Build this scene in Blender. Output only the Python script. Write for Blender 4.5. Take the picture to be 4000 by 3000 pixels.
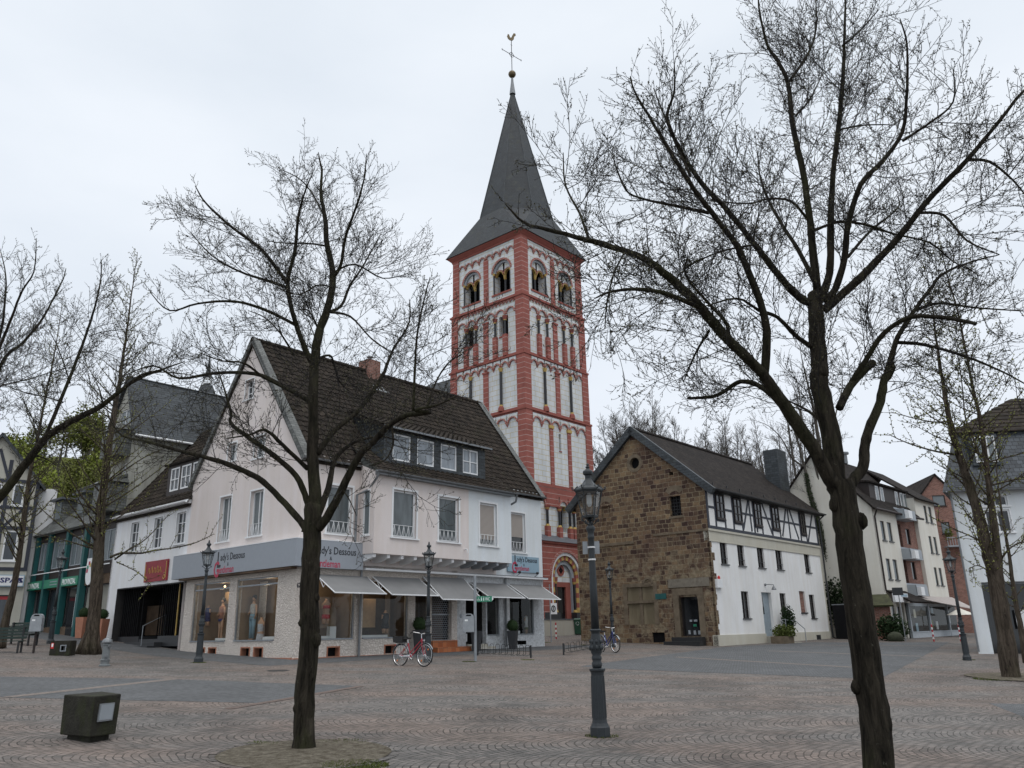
import bpy, math, random
from mathutils import Vector, Matrix
import mathutils.noise as mn
V = Vector
R = math.radians
PI = math.pi
scene = bpy.context.scene
col = scene.collection
for o in list(bpy.data.objects):
    bpy.data.objects.remove(o)

# ------------------------------------------------------------------ camera
EYE = V((0, 0, 1.6))
F_PX, PITCH, ROLL = 3150.0, R(17.1), R(-1.165)          # focal length in pixels of a 4000 x 3000 picture
_cp, _sp, _cr, _sr = math.cos(PITCH), math.sin(PITCH), math.cos(ROLL), math.sin(ROLL)
_Rt, _F, _U = V((1, 0, 0)), V((0, _cp, _sp)), V((0, -_sp, _cp))
RT = _Rt * _cr + _U * _sr
UP = _U * _cr - _Rt * _sr
cd = bpy.data.cameras.new('camera')
cam = bpy.data.objects.new('camera', cd)
col.objects.link(cam)
cd.sensor_width = 36.0
cd.lens = 36.0 * F_PX / 4000.0
cd.clip_start, cd.clip_end = 0.1, 2000
M = Matrix((RT, UP, -_F)).transposed().to_4x4()
M.translation = EYE
cam.matrix_world = M
scene.camera = cam

# ------------------------------------------------------------------ light: overcast afternoon
w = bpy.data.worlds.new('World')
scene.world = w
w.use_nodes = True
nt = w.node_tree
nt.nodes.clear()
def nn(t, k, **kw):
    n = t.nodes.new(k)
    for a, b in kw.items():
        setattr(n, a, b)
    return n
out = nn(nt, 'ShaderNodeOutputWorld')
bg = nn(nt, 'ShaderNodeBackground')
bg.inputs['Strength'].default_value = 1.06
tc = nn(nt, 'ShaderNodeTexCoord')
sep = nn(nt, 'ShaderNodeSeparateXYZ')
nt.links.new(tc.outputs['Generated'], sep.inputs[0])
grad = nn(nt, 'ShaderNodeValToRGB')
cr = grad.color_ramp
cr.elements[0].position, cr.elements[0].color = 0.0, (0.76, 0.825, 0.88, 1)
cr.elements[1].position, cr.elements[1].color = 1.0, (2.15, 2.16, 2.18, 1)
e = cr.elements.new(0.2); e.color = (0.795, 0.848, 0.925, 1)
e = cr.elements.new(0.68); e.color = (0.775, 0.828, 0.895, 1)
e = cr.elements.new(0.8); e.color = (1.75, 1.77, 1.8, 1)
nt.links.new(sep.outputs['Z'], grad.inputs[0])
mp = nn(nt, 'ShaderNodeMapping')
mp.inputs['Scale'].default_value = (1.0, 1.0, 2.6)
mp.inputs['Rotation'].default_value = (0.2, 0.35, 0.6)
nt.links.new(tc.outputs['Generated'], mp.inputs[0])
nz = nn(nt, 'ShaderNodeTexNoise')
nz.inputs['Scale'].default_value = 2.3
nz.inputs['Detail'].default_value = 6
nz.inputs['Roughness'].default_value = 0.5
nt.links.new(mp.outputs[0], nz.inputs['Vector'])
rr = nn(nt, 'ShaderNodeValToRGB')
rr.color_ramp.elements[0].position, rr.color_ramp.elements[0].color = 0.3, (0.90, 0.92, 0.94, 1)
rr.color_ramp.elements[1].position, rr.color_ramp.elements[1].color = 0.7, (1.05, 1.045, 1.04, 1)
nt.links.new(nz.outputs['Fac'], rr.inputs[0])
mx = nn(nt, 'ShaderNodeMix', data_type='RGBA', blend_type='MULTIPLY')
mx.inputs[0].default_value = 1.0
nt.links.new(grad.outputs[0], mx.inputs[6])
nt.links.new(rr.outputs[0], mx.inputs[7])
nt.links.new(mx.outputs[2], bg.inputs[0])
nt.links.new(bg.outputs[0], out.inputs[0])
sl = bpy.data.lights.new('sun', 'SUN')
sl.energy, sl.angle, sl.color = 0.5, R(25), (1.0, 0.97, 0.93)
sun = bpy.data.objects.new('sun', sl)
col.objects.link(sun)
sun.rotation_euler = (R(35), 0, R(25))
scene.view_settings.view_transform = 'Standard'
scene.view_settings.look = 'None'
scene.view_settings.exposure = 0.0
scene.view_settings.gamma = 1.0
scene.render.engine = 'CYCLES'
scene.cycles.max_bounces = 6
scene.cycles.transparent_max_bounces = 16

# ------------------------------------------------------------------ measuring helpers
def ray(px, py):
    d = _F * F_PX + RT * (px - 2000) - UP * (py - 1500)
    return d / d.y
def at(px, py, Y):
    return EYE + ray(px, py) * Y
def gz(x, y):
    yy = max(y, -30)
    g = -0.26 + .028 * yy - .023 * x + .035 * max(0, -x - 14) * (1 if y > 20 else max(0, y / 20))
    if y > 70: g -= .028 * (y - 70)
    return g
def gp(px, py):
    d = ray(px, py)
    t = 20.0
    for _ in range(60):
        P = EYE + d * t
        t += (P.z - gz(P.x, P.y)) / max(1e-3, (-d.z + .028 - .023 * d.x)) * .7
        t = min(t, 120)
    P = EYE + d * t
    return V((P.x, P.y, gz(P.x, P.y)))
class Wall:
    """vertical plane: u along the wall, o outward toward the square, z up"""
    def __init__(s, p, az, flip=False):
        s.o = V((p[0], p[1], 0)); a = R(az)
        s.u = V((math.sin(a), math.cos(a), 0)); s.n = V((s.u.y, -s.u.x, 0))
        if s.n.dot(s.o) > 0: s.n = -s.n
        if flip: s.n = -s.n
        s.right = V((0, 0, 1)).cross(s.n)
    def P(s, u, z, o=0.0): return s.o + s.u * u + s.n * o + V((0, 0, z))
    def uz(s, px, py, off=0.0):
        d = ray(px, py); o = s.o + s.n * off - EYE
        t = o.dot(s.n) / d.dot(s.n); P = EYE + d * t
        return (P - s.o).dot(s.u), P.z

# ------------------------------------------------------------------ mesh builder
class MB:
    def __init__(s): s.v = []; s.f = []
    def poly(s, pts):
        i = len(s.v); s.v.extend(V(p) for p in pts); s.f.append(tuple(range(i, i + len(pts)))); return s
    def quad(s, a, b, c, d): return s.poly((a, b, c, d))
    def hexa(s, p):     # p: 8 points, bottom 4 then top 4 (same order)
        i = len(s.v); s.v.extend(V(q) for q in p)
        for f in ((0, 3, 2, 1), (4, 5, 6, 7), (0, 1, 5, 4), (1, 2, 6, 5), (2, 3, 7, 6), (3, 0, 4, 7)):
            s.f.append(tuple(i + k for k in f))
        return s
    def box(s, x0, x1, y0, y1, z0, z1):
        return s.hexa([(x0, y0, z0), (x1, y0, z0), (x1, y1, z0), (x0, y1, z0), (x0, y0, z1), (x1, y0, z1), (x1, y1, z1), (x0, y1, z1)])
    def wb(s, W, u0, u1, z0, z1, o0, o1):      # box on a wall
        return s.hexa([W.P(u0, z0, o1), W.P(u1, z0, o1), W.P(u1, z0, o0), W.P(u0, z0, o0), W.P(u0, z1, o1), W.P(u1, z1, o1), W.P(u1, z1, o0), W.P(u0, z1, o0)])
    def beam(s, W, a, b, wd, o0, o1):          # straight timber between two (u,z) points
        a = V(a); b = V(b); d = (b - a).normalized(); n = V((-d.y, d.x)) * wd / 2
        q = [a - n, b - n, b + n, a + n]
        return s.hexa([W.P(k.x, k.y, o1) for k in q] + [W.P(k.x, k.y, o0) for k in q])
    def prism(s, W, pts, o0, o1):              # (u,z) outline extruded
        n = len(pts); i = len(s.v)
        s.v.extend(W.P(u, z, o1) for u, z in pts); s.v.extend(W.P(u, z, o0) for u, z in pts)
        s.f.append(tuple(i + k for k in range(n))); s.f.append(tuple(i + n + k for k in reversed(range(n))))
        for k in range(n):
            m = (k + 1) % n; s.f.append((i + k, i + m, i + n + m, i + n + k))
        return s
    def tube(s, pts, rad, n=6, cap=True):
        pts = [V(p) for p in pts]
        if not hasattr(rad, '__len__'): rad = [rad] * len(pts)
        i = len(s.v); ref = V((0.31, 0.2, 0.93)); a = None
        for k, p in enumerate(pts):
            t = (pts[min(k + 1, len(pts) - 1)] - pts[max(k - 1, 0)])
            if t.length < 1e-9: t = V((0, 0, 1))
            t.normalize()
            if a is None:
                a = t.cross(ref if abs(t.dot(ref)) < .95 else V((1, 0, 0))).normalized()
            else:
                a = (a - t * a.dot(t))
                if a.length < 1e-6: a = t.cross(V((1, 0, 0)))
                a.normalize()
            b = t.cross(a)
            for j in range(n):
                an = 2 * PI * j / n
                s.v.append(p + (a * math.cos(an) + b * math.sin(an)) * rad[k])
        for k in range(len(pts) - 1):
            for j in range(n):
                m = (j + 1) % n
                s.f.append((i + k * n + j, i + k * n + m, i + (k + 1) * n + m, i + (k + 1) * n + j))
        if cap:
            s.f.append(tuple(i + j for j in reversed(range(n))))
            s.f.append(tuple(i + (len(pts) - 1) * n + j for j in range(n)))
        return s
    def lathe(s, prof, c=(0, 0, 0), n=16, ph=0.0, flute=0.0):   # prof: (r, z)
        c = V(c); i = len(s.v)
        for r, z in prof:
            for j in range(n):
                an = 2 * PI * j / n + ph
                q = r * (1 - flute * (j % 2))
                s.v.append(c + V((q * math.cos(an), q * math.sin(an), z)))
        for k in range(len(prof) - 1):
            for j in range(n):
                m = (j + 1) % n
                s.f.append((i + k * n + j, i + k * n + m, i + (k + 1) * n + m, i + (k + 1) * n + j))
        s.f.append(tuple(i + j for j in reversed(range(n))))
        s.f.append(tuple(i + (len(prof) - 1) * n + j for j in range(n)))
        return s
    def ball(s, c, rx, ry=None, rz=None, n=12, m=8, jit=0, rnd=None):
        ry = ry or rx; rz = rz or rx; c = V(c); i = len(s.v)
        for k in range(m + 1):
            th = PI * k / m
            for j in range(n):
                an = 2 * PI * j / n
                q = 1 + (rnd.uniform(-jit, jit) if jit else 0)
                s.v.append(c + V((rx * q * math.sin(th) * math.cos(an), ry * q * math.sin(th) * math.sin(an), -rz * q * math.cos(th))))
        for k in range(m):
            for j in range(n):
                p = (j + 1) % n
                s.f.append((i + k * n + j, i + k * n + p, i + (k + 1) * n + p, i + (k + 1) * n + j))
        return s
    def split(s, name, m, parent, tol=.02, **kw):
        """one object per separate piece (pieces whose boxes touch stay together)"""
        n = len(s.v); pa = list(range(n))
        def fd(a):
            while pa[a] != a: pa[a] = pa[pa[a]]; a = pa[a]
            return a
        for f in s.f:
            for k in f[1:]: pa[fd(k)] = fd(f[0])
        bb = {}
        for i, p in enumerate(s.v):
            r = fd(i); b = bb.get(r)
            if b is None: bb[r] = [*p, *p]
            else:
                for k in range(3): b[k] = min(b[k], p[k]); b[k + 3] = max(b[k + 3], p[k])
        ks = list(bb); par = {k: k for k in ks}
        def f2(a):
            while par[a] != a: par[a] = par[par[a]]; a = par[a]
            return a
        for i in range(len(ks)):
            A = bb[ks[i]]
            for j in range(i):
                B = bb[ks[j]]
                if all(A[k] - tol <= B[k + 3] and B[k] - tol <= A[k + 3] for k in range(3)): par[f2(ks[i])] = f2(ks[j])
        gr = {}
        for f in s.f: gr.setdefault(f2(fd(f[0])), []).append(f)
        res = []
        for fs in gr.values():
            q = MB(); mp = {}
            for f in fs:
                for k in f:
                    if k not in mp: mp[k] = len(q.v); q.v.append(s.v[k])
                q.f.append(tuple(mp[k] for k in f))
            res.append(q.build(name, m, parent, **kw))
        return res
    def build(s, name, m, parent=None, smooth=False, uv=True):
        off = V((0, 0, 0)); q = parent
        while q is not None:
            off += q.location; q = q.parent
        me = bpy.data.meshes.new(name)
        me.from_pydata([tuple(p - off) for p in s.v], [], s.f)
        me.materials.append(m)
        if uv:
            lay = me.uv_layers.new(name='UVMap'); data = []
            Z = V((0, 0, 1))
            for p in me.polygons:
                n = p.normal
                if abs(n.z) > .985: t, b = V((1, 0, 0)), V((0, 1, 0))
                else:
                    t = Z.cross(n).normalized(); b = n.cross(t)
                    if (round(t.x, 3), round(t.y, 3)) < (0, 0): t = -t
                for li in p.loop_indices:
                    c = me.vertices[me.loops[li].vertex_index].co + off
                    data.extend((c.dot(t), c.dot(b)))
            lay.data.foreach_set('uv', data)
        if smooth:
            me.polygons.foreach_set('use_smooth', [True] * len(me.polygons))
        me.update()
        o = bpy.data.objects.new(name, me); col.objects.link(o)
        if parent is not None: o.parent = parent
        return o
def tag(o, label=None, cat=None, group=None, kind=None):
    if label: o['label'] = label
    if cat: o['category'] = cat
    if group: o['group'] = group
    if kind: o['kind'] = kind
    return o
def thing(name, loc, label, cat, group=None, rz=0.0):
    o = bpy.data.objects.new(name, None); col.objects.link(o)
    o.empty_display_size = .3
    o.location = loc; o.rotation_euler = (0, 0, rz)
    return tag(o, label, cat, group)
def kids(o): return [c for c in bpy.data.objects if c.parent == o]
def copy_tree(o, parent=None):
    c = o.copy(); col.objects.link(c); c.parent = parent
    for ch in kids(o): copy_tree(ch, c)
    return c
def wallface(mb, W, poly, ops=(), o=0.0, dep=.15):
    """flat wall with outline poly (convex, (u,z)); rectangular openings with reveals of depth dep"""
    us = sorted({p[0] for p in poly} | {q for a in ops for q in a[:2]})
    zs = sorted({p[1] for p in poly} | {q for a in ops for q in a[2:4]})
    area = sum(poly[i][0] * poly[(i + 1) % len(poly)][1] - poly[(i + 1) % len(poly)][0] * poly[i][1] for i in range(len(poly)))
    P = list(poly) if area > 0 else list(reversed(poly))
    def clip(pts):
        for i in range(len(P)):
            a, b = P[i], P[(i + 1) % len(P)]; out = []
            f = lambda q: (b[0] - a[0]) * (q[1] - a[1]) - (b[1] - a[1]) * (q[0] - a[0])
            for k in range(len(pts)):
                p, q = pts[k], pts[(k + 1) % len(pts)]; fp, fq = f(p), f(q)
                if fp >= -1e-9: out.append(p)
                if (fp > 1e-9 and fq < -1e-9) or (fp < -1e-9 and fq > 1e-9):
                    t = fp / (fp - fq); out.append((p[0] + (q[0] - p[0]) * t, p[1] + (q[1] - p[1]) * t))
            pts = out
            if len(pts) < 3: return []
        return pts
    sw = W.right.dot(W.u) > 0
    for i in range(len(us) - 1):
        for j in range(len(zs) - 1):
            cu, cz = (us[i] + us[i + 1]) / 2, (zs[j] + zs[j + 1]) / 2
            if any(a[0] < cu < a[1] and a[2] < cz < a[3] for a in ops): continue
            c = clip([(us[i], zs[j]), (us[i + 1], zs[j]), (us[i + 1], zs[j + 1]), (us[i], zs[j + 1])])
            if len(c) >= 3:
                q = [W.P(a, b, o) for a, b in c]
                mb.poly(q if sw else q[::-1])
    for a in ops:
        u0, u1, z0, z1 = a[:4]; d = a[4] if len(a) > 4 else dep
        c = [(u0, z0), (u1, z0), (u1, z1), (u0, z1)]
        for k in range(4):
            p, q = c[k], c[(k + 1) % 4]
            f = [W.P(p[0], p[1], o), W.P(q[0], q[1], o), W.P(q[0], q[1], o - d), W.P(p[0], p[1], o - d)]
            mb.poly(f[::-1] if sw else f)
def text(s, W, u, z, o, size, m, parent, bold=0.0, sx=1.0, name='lettering', shear=0.0, align='LEFT', depth=.004):
    c = bpy.data.curves.new(name, 'FONT'); c.body = s; c.size = size; c.offset = bold; c.shear = shear
    c.extrude = depth; c.align_x = align; c.resolution_u = 2
    t = bpy.data.objects.new(name, c); col.objects.link(t)
    dg = bpy.context.evaluated_depsgraph_get(); dg.update()
    me = bpy.data.meshes.new_from_object(t.evaluated_get(dg))
    bpy.data.objects.remove(t)
    me.materials.clear(); me.materials.append(m); me.name = name
    off = V((0, 0, 0)); q = parent
    while q is not None:
        off += q.location; q = q.parent
    for v in me.vertices:
        v.co = W.P(u, z, o) + W.right * v.co.x * sx + V((0, 0, v.co.y)) + W.n * v.co.z - off
    ob = bpy.data.objects.new(name, me); col.objects.link(ob)
    if parent is not None: ob.parent = parent
    return ob
# ------------------------------------------------------------------ materials
def lk(t, a, b): t.links.new(a, b)
class Mt:
    def __init__(s, name, rough=.85, metal=0.0, spec=None):
        s.m = bpy.data.materials.new(name); s.m.use_nodes = True
        s.t = s.m.node_tree; s.b = s.t.nodes['Principled BSDF']
        s.b.inputs['Roughness'].default_value = rough; s.b.inputs['Metallic'].default_value = metal
        if spec is not None: s.b.inputs['Specular IOR Level'].default_value = spec
        s.tc = s.t.nodes.new('ShaderNodeTexCoord')
    def coord(s, uv=True, scale=(1, 1, 1), rot=(0, 0, 0), loc=(0, 0, 0)):
        mp = s.t.nodes.new('ShaderNodeMapping')
        mp.inputs['Scale'].default_value = scale; mp.inputs['Rotation'].default_value = rot; mp.inputs['Location'].default_value = loc
        lk(s.t, s.tc.outputs['UV' if uv else 'Object'], mp.inputs[0]); return mp.outputs[0]
    def noise(s, scale, vec=None, detail=4, rough=.6, dist=0.0):
        n = s.t.nodes.new('ShaderNodeTexNoise'); n.inputs['Scale'].default_value = scale
        n.inputs['Detail'].default_value = detail; n.inputs['Roughness'].default_value = rough; n.inputs['Distortion'].default_value = dist
        lk(s.t, vec or s.tc.outputs['Object'], n.inputs['Vector']); return n.outputs['Fac']
    def ramp(s, fac, *st):
        r = s.t.nodes.new('ShaderNodeValToRGB'); e = r.color_ramp.elements
        while len(e) < len(st): e.new(.5)
        for k, (p, c) in enumerate(st):
            e[k].position = p; c = (c, c, c) if not hasattr(c, '__len__') else c; e[k].color = (*c, 1)
        lk(s.t, fac, r.inputs[0]); return r.outputs[0]
    def mix(s, fac, a, b, mode='MIX'):
        n = s.t.nodes.new('ShaderNodeMix'); n.data_type = 'RGBA'; n.blend_type = mode
        for k, x in ((0, fac), (6, a), (7, b)):
            if hasattr(x, 'is_linked') or hasattr(x, 'node'): lk(s.t, x, n.inputs[k])
            elif k == 0: n.inputs[0].default_value = x
            else: n.inputs[k].default_value = (*((x, x, x) if not hasattr(x, '__len__') else x), 1)
        return n.outputs[2]
    def math(s, op, a, b=None, c=None):
        n = s.t.nodes.new('ShaderNodeMath'); n.operation = op
        for k, x in enumerate((a, b, c)):
            if x is None: continue
            if hasattr(x, 'node'): lk(s.t, x, n.inputs[k])
            else: n.inputs[k].default_value = x
        return n.outputs[0]
    def brick(s, vec, w, h, mortar, c1, c2, cm, off=.5, bias=0.0, smooth=.1, freq=2):
        n = s.t.nodes.new('ShaderNodeTexBrick'); n.offset = off; n.offset_frequency = freq
        n.inputs['Scale'].default_value = 1; n.inputs['Brick Width'].default_value = w; n.inputs['Row Height'].default_value = h
        n.inputs['Mortar Size'].default_value = mortar; n.inputs['Mortar Smooth'].default_value = smooth; n.inputs['Bias'].default_value = bias
        for k, c in (('Color1', c1), ('Color2', c2), ('Mortar', cm)):
            n.inputs[k].default_value = (*c, 1)
        lk(s.t, vec, n.inputs['Vector']); return n
    def bump(s, h, strength=.4, dist=.02, prev=None):
        n = s.t.nodes.new('ShaderNodeBump'); n.inputs['Strength'].default_value = strength; n.inputs['Distance'].default_value = dist
        lk(s.t, h, n.inputs['Height'])
        if prev is not None: lk(s.t, prev, n.inputs['Normal'])
        lk(s.t, n.outputs[0], s.b.inputs['Normal']); return n.outputs[0]
    def col(s, c):
        if hasattr(c, 'node'): lk(s.t, c, s.b.inputs['Base Color'])
        else: s.b.inputs['Base Color'].default_value = (*c, 1)
        return s
def sc(c, k): return tuple(x * k for x in c)
def plain(name, c, rough=.6, metal=0.0, var=.12, nscale=6, bump=0.0, spec=None):
    s = Mt(name, rough, metal, spec)
    s.col(s.ramp(s.noise(nscale), (.3, sc(c, 1 - var)), (.7, sc(c, 1 + var))))
    if bump: s.bump(s.noise(nscale * 8), bump, .01)
    return s.m
def plaster(name, c, grain=60, bump=.25, stain=.05):
    s = Mt(name, .92, spec=.2)
    base = s.ramp(s.noise(.55, detail=5), (.3, sc(c, .94)), (.7, sc(c, 1.03)))
    st = s.ramp(s.noise(1.0, s.coord(True, (2.2, .22, 1)), detail=6), (.42, sc((1, .985, .96), 1 - stain)), (.62, 1.0))
    f = s.ramp(s.noise(35, detail=3), (.3, .95), (.7, 1.03))
    bl = s.ramp(s.noise(1.9, detail=8, rough=.75, dist=.8), (.60, 1.0), (.74, .86)); f = s.mix(1.0, f, bl, 'MULTIPLY')
    s.col(s.mix(1.0, s.mix(1.0, base, st, 'MULTIPLY'), f, 'MULTIPLY'))
    s.bump(s.noise(grain, detail=3), bump, .01)
    return s.m
def slate(name, c, w=.35, h=.16, c2=None):
    s = Mt(name, .55, spec=.35)
    v = s.coord(True)
    b = s.brick(v, w, h, .012, sc(c, .75), c2 or sc(c, 1.35), sc(c, .35), smooth=.3)
    n = s.ramp(s.noise(.8, detail=5), (.3, .75), (.7, 1.2))
    moss = s.ramp(s.noise(1.7, detail=6), (.55, 0.0), (.75, .35))
    s.col(s.mix(moss, s.mix(1.0, b.outputs[0], n, 'MULTIPLY'), (.075, .08, .05)))
    s.bump(b.outputs['Fac'], .7, -.02)
    return s.m
M_ = {}
M_['pink'] = plaster('pink_plaster', (.70, .64, .62))
M_['palewall'] = plaster('pale_blue_white_plaster', (.68, .72, .75))
M_['white'] = plaster('white_plaster', (.73, .74, .76))
M_['whiteb'] = plaster('white_house_plaster', (.80, .80, .80))
M_['cream'] = plaster('cream_plaster', (.53, .51, .44))
M_['creamwall'] = plaster('cream_facade', (.70, .68, .62))
M_['grey'] = plaster('grey_plaster', (.40, .40, .36), stain=.3)
M_['plinth'] = plaster('light_stone_retaining_wall', (.40, .385, .34), grain=30, bump=.5)
M_['wpaint'] = plain('white_paint', (.72, .73, .74), .45, var=.04)
M_['gpaint'] = plain('grey_paint', (.30, .33, .36), .5, var=.05)
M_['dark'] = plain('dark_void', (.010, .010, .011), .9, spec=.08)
M_['darkframe'] = plain('dark_metal_frame', (.03, .032, .035), .4)
M_['darkwood'] = plain('dark_brown_wood', (.022, .014, .012), .6)
M_['timber'] = plain('dark_blue_timber', (.022, .026, .04), .6, bump=.3)
M_['lead'] = plain('lead_sheet', (.10, .11, .125), .5, .2)
M_['zinc'] = plain('zinc_gutter', (.19, .20, .21), .5, .5)
M_['iron'] = plain('painted_cast_iron', (.026, .032, .037), .5, .1, bump=.15, spec=.5)
M_['ironb'] = plain('dark_iron', (.035, .036, .038), .5, .4)
M_['steel'] = plain('galvanised_steel', (.30, .32, .34), .45, .6)
M_['binlid'] = plain('grey_bin_plastic', (.27, .29, .31), .45)
M_['terra'] = plain('terracotta', (.36, .16, .10), .85, bump=.3)
M_['potblack'] = plain('dark_planter', (.03, .032, .036), .5)
M_['signgrey'] = plain('sign_grey', (.275, .30, .335), .5, var=.03)
M_['signblue'] = plain('sign_blue_grey', (.25, .36, .44), .5, var=.03)
M_['ink'] = plain('black_letters', (.012, .014, .02), .5)
M_['redink'] = plain('red_letters', (.38, .02, .06), .5)
M_['whiteink'] = plain('white_letters', (.75, .76, .76), .5)
M_['navy'] = plain('navy_letters', (.02, .025, .12), .5)
M_['redsign'] = plain('red_sign', (.24, .012, .022), .55, var=.2, nscale=3)
M_['gold'] = plain('gold_ornament', (.50, .34, .10), .5)
M_['goldball'] = plain('weathered_gilding', (.10, .075, .04), .4, .6)
M_['greenframe'] = plain('petrol_green_frame', (.012, .085, .085), .45)
M_['greensign'] = plain('green_sign', (.02, .20, .115), .45)
M_['redpaint'] = plain('red_white_post_red', (.38, .02, .03), .45)
M_['bikered'] = plain('red_bicycle_paint', (.32, .012, .03), .3, var=.04)
M_['bikeblue'] = plain('blue_bicycle_paint', (.02, .035, .20), .3, var=.04)
M_['chrome'] = plain('chrome', (.62, .62, .63), .25, .9)
M_['rubber'] = plain('black_rubber', (.018, .018, .018), .8)
M_['amber'] = plain('amber_reflector', (.65, .16, .02), .3)
M_['redrefl'] = plain('red_lamp', (.55, .02, .02), .3)
M_['greenbin'] = plain('dark_green_plastic', (.012, .055, .03), .5)
M_['benchgreen'] = plain('dark_green_bench', (.014, .03, .024), .5)
M_['skin'] = plain('mannequin_skin', (.45, .27, .17), .6)
M_['wood'] = plain('light_wood', (.42, .27, .14), .6)
M_['bark0'] = None
M_['awning'] = None
M_['yellow'] = plain('ochre_stone_paint', (.44, .30, .09), .8, var=.15)
M_['yellowpl'] = plain('yellow_plastic', (.6, .6, .02), .5)
M_['blackcol'] = plain('black_marble_column', (.015, .015, .018), .3)
M_['orangetile'] = None

def _mk():
    # cobbles laid in segmental arcs
    s = Mt('granite_setts', .82, spec=.3)
    v = s.coord(False, rot=(0, 0, R(-8)))
    sp = s.t.nodes.new('ShaderNodeSeparateXYZ'); lk(s.t, v, sp.inputs[0])
    wob = s.noise(.55, detail=1)
    yl = s.math('ADD', sp.outputs['Y'], s.math('MULTIPLY', wob, .5))
    lane = 1.45
    fr = s.math('SUBTRACT', s.math('FRACT', s.math('DIVIDE', yl, lane)), .5)
    bow = s.math('MULTIPLY', s.math('MULTIPLY', fr, fr), s.math('ADD', .7, s.math('MULTIPLY', s.noise(.5, detail=1), 1.5)))
    xx = s.math('ADD', s.math('SUBTRACT', sp.outputs['X'], bow), s.math('ADD', s.math('MULTIPLY', s.noise(1.1, detail=2), .22), s.math('MULTIPLY', s.noise(9.0, detail=2), .035)))
    cb = s.t.nodes.new('ShaderNodeCombineXYZ')
    lk(s.t, yl, cb.inputs[0]); lk(s.t, xx, cb.inputs[1])
    b = s.brick(cb.outputs[0], .115, .105, .010, (.134, .124, .114), (.190, .173, .160), (.074, .068, .060), smooth=.4, off=.5)
    b2 = s.brick(cb.outputs[0], .115, .105, .0, (.82, .80, .80), (1.18, 1.10, 1.06), (1, 1, 1), smooth=0, off=.5, bias=.1)
    zone = s.ramp(s.noise(.22, s.coord(False, (1, 2.2, 1)), detail=3), (.40, (.93, .97, 1.0)), (.60, (1.07, .98, .94)))
    dirt = s.ramp(s.noise(1.3, detail=6), (.3, .82), (.7, 1.12))
    c = s.mix(1.0, s.mix(1.0, s.mix(.6, b.outputs[0], b2.outputs[0], 'MULTIPLY'), zone, 'MULTIPLY'), dirt, 'MULTIPLY')
    # open, dark joints in patches
    gap = s.math('MULTIPLY', b.outputs['Fac'], s.ramp(s.noise(1.1, s.coord(False, (1, 1.6, 1)), detail=5), (.50, 0.0), (.62, .78)))
    c = s.mix(gap, c, (.025, .024, .02))
    spots = s.ramp(s.noise(4.5, detail=2), (.735, 0.0), (.75, .5)); c = s.mix(spots, c, (.30, .29, .27))
    st2 = s.ramp(s.noise(.35, detail=7, rough=.7, dist=.5), (.36, .72), (.5, 1.0)); c = s.mix(1.0, c, st2, 'MULTIPLY')
    s.col(c)
    h = s.math('ADD', s.math('MULTIPLY', b.outputs['Fac'], -1.0), s.math('MULTIPLY', s.noise(30, detail=3), .5))
    s.bump(h, .8, .02)
    M_['sett'] = s.m
    # fine grey setts
    s = Mt('grey_small_setts', .85, spec=.25)
    v = s.coord(False, rot=(0, 0, R(42)))
    b = s.brick(v, .10, .10, .008, (.082, .085, .089), (.120, .124, .128), (.048, .049, .05), smooth=.3)
    dirt = s.ramp(s.noise(.7, detail=6), (.3, .85), (.7, 1.12))
    s.col(s.mix(1.0, b.outputs[0], dirt, 'MULTIPLY')); s.bump(b.outputs['Fac'], .4, -.01)
    M_['greysett'] = s.m
    s = Mt('pink_strip_setts', .85, spec=.25)
    b = s.brick(s.coord(False, rot=(0, 0, R(42))), .12, .10, .008, (.165, .142, .125), (.215, .182, .16), (.09, .08, .07), smooth=.3)
    s.col(b.outputs[0]); s.bump(b.outputs['Fac'], .4, -.01)
    M_['pinkstrip'] = s.m
    M_['rowstrip'] = plain('dark_reddish_kerb_row', (.105, .075, .062), .85, var=.3, nscale=8)
    # soil
    s = Mt('sandy_soil', .95, spec=.1)
    c = s.ramp(s.noise(7, detail=12, rough=.85), (.40, (.055, .046, .032)), (.52, (.125, .110, .086)), (.62, (.20, .18, .145)))
    mo = s.ramp(s.noise(2.2, detail=6), (.66, 0.0), (.76, .5))
    s.col(s.mix(mo, c, (.06, .065, .028))); s.bump(s.noise(60, detail=4), .8, .02)
    M_['soil'] = s.m
    # roof pantiles
    s = Mt('dark_brown_pantiles', .9, spec=.12)
    n = s.ramp(s.noise(2.6, detail=7, rough=.7), (.3, (.015, .0135, .012)), (.52, (.029, .024, .020)), (.72, (.050, .041, .034)))
    t = s.brick(s.coord(True), .30, .33, .0, (.75, .75, .75), (1.3, 1.25, 1.2), (1, 1, 1), off=0, smooth=0)
    mo = s.ramp(s.noise(1.1, detail=8), (.56, 0.0), (.74, .35))
    s.col(s.mix(mo, s.mix(1.0, n, t.outputs[0], 'MULTIPLY'), (.055, .055, .03))); s.bump(s.noise(50), .3, .01)
    M_['tile'] = s.m
    s = Mt('flat_roof_tiles', .9, spec=.12)
    b = s.brick(s.coord(True), .20, .17, .014, (.020, .017, .016), (.040, .033, .029), (.008, .007, .007), smooth=.3)
    n = s.ramp(s.noise(1.2, detail=6), (.3, .75), (.7, 1.25))
    s.col(s.mix(1.0, b.outputs[0], n, 'MULTIPLY')); s.bump(b.outputs['Fac'], .9, -.03)
    M_['flattile'] = s.m
    M_['slate'] = slate('dark_slate', (.042, .049, .055))
    M_['slatelt'] = slate('weathered_slate', (.105, .11, .105), .3, .14)
    M_['spire'] = slate('spire_slate', (.015, .020, .025), .3, .18)
    # painted ashlar, white with ochre joints
    s = Mt('painted_white_ashlar', .9, spec=.2)
    v = s.coord(True)
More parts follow.
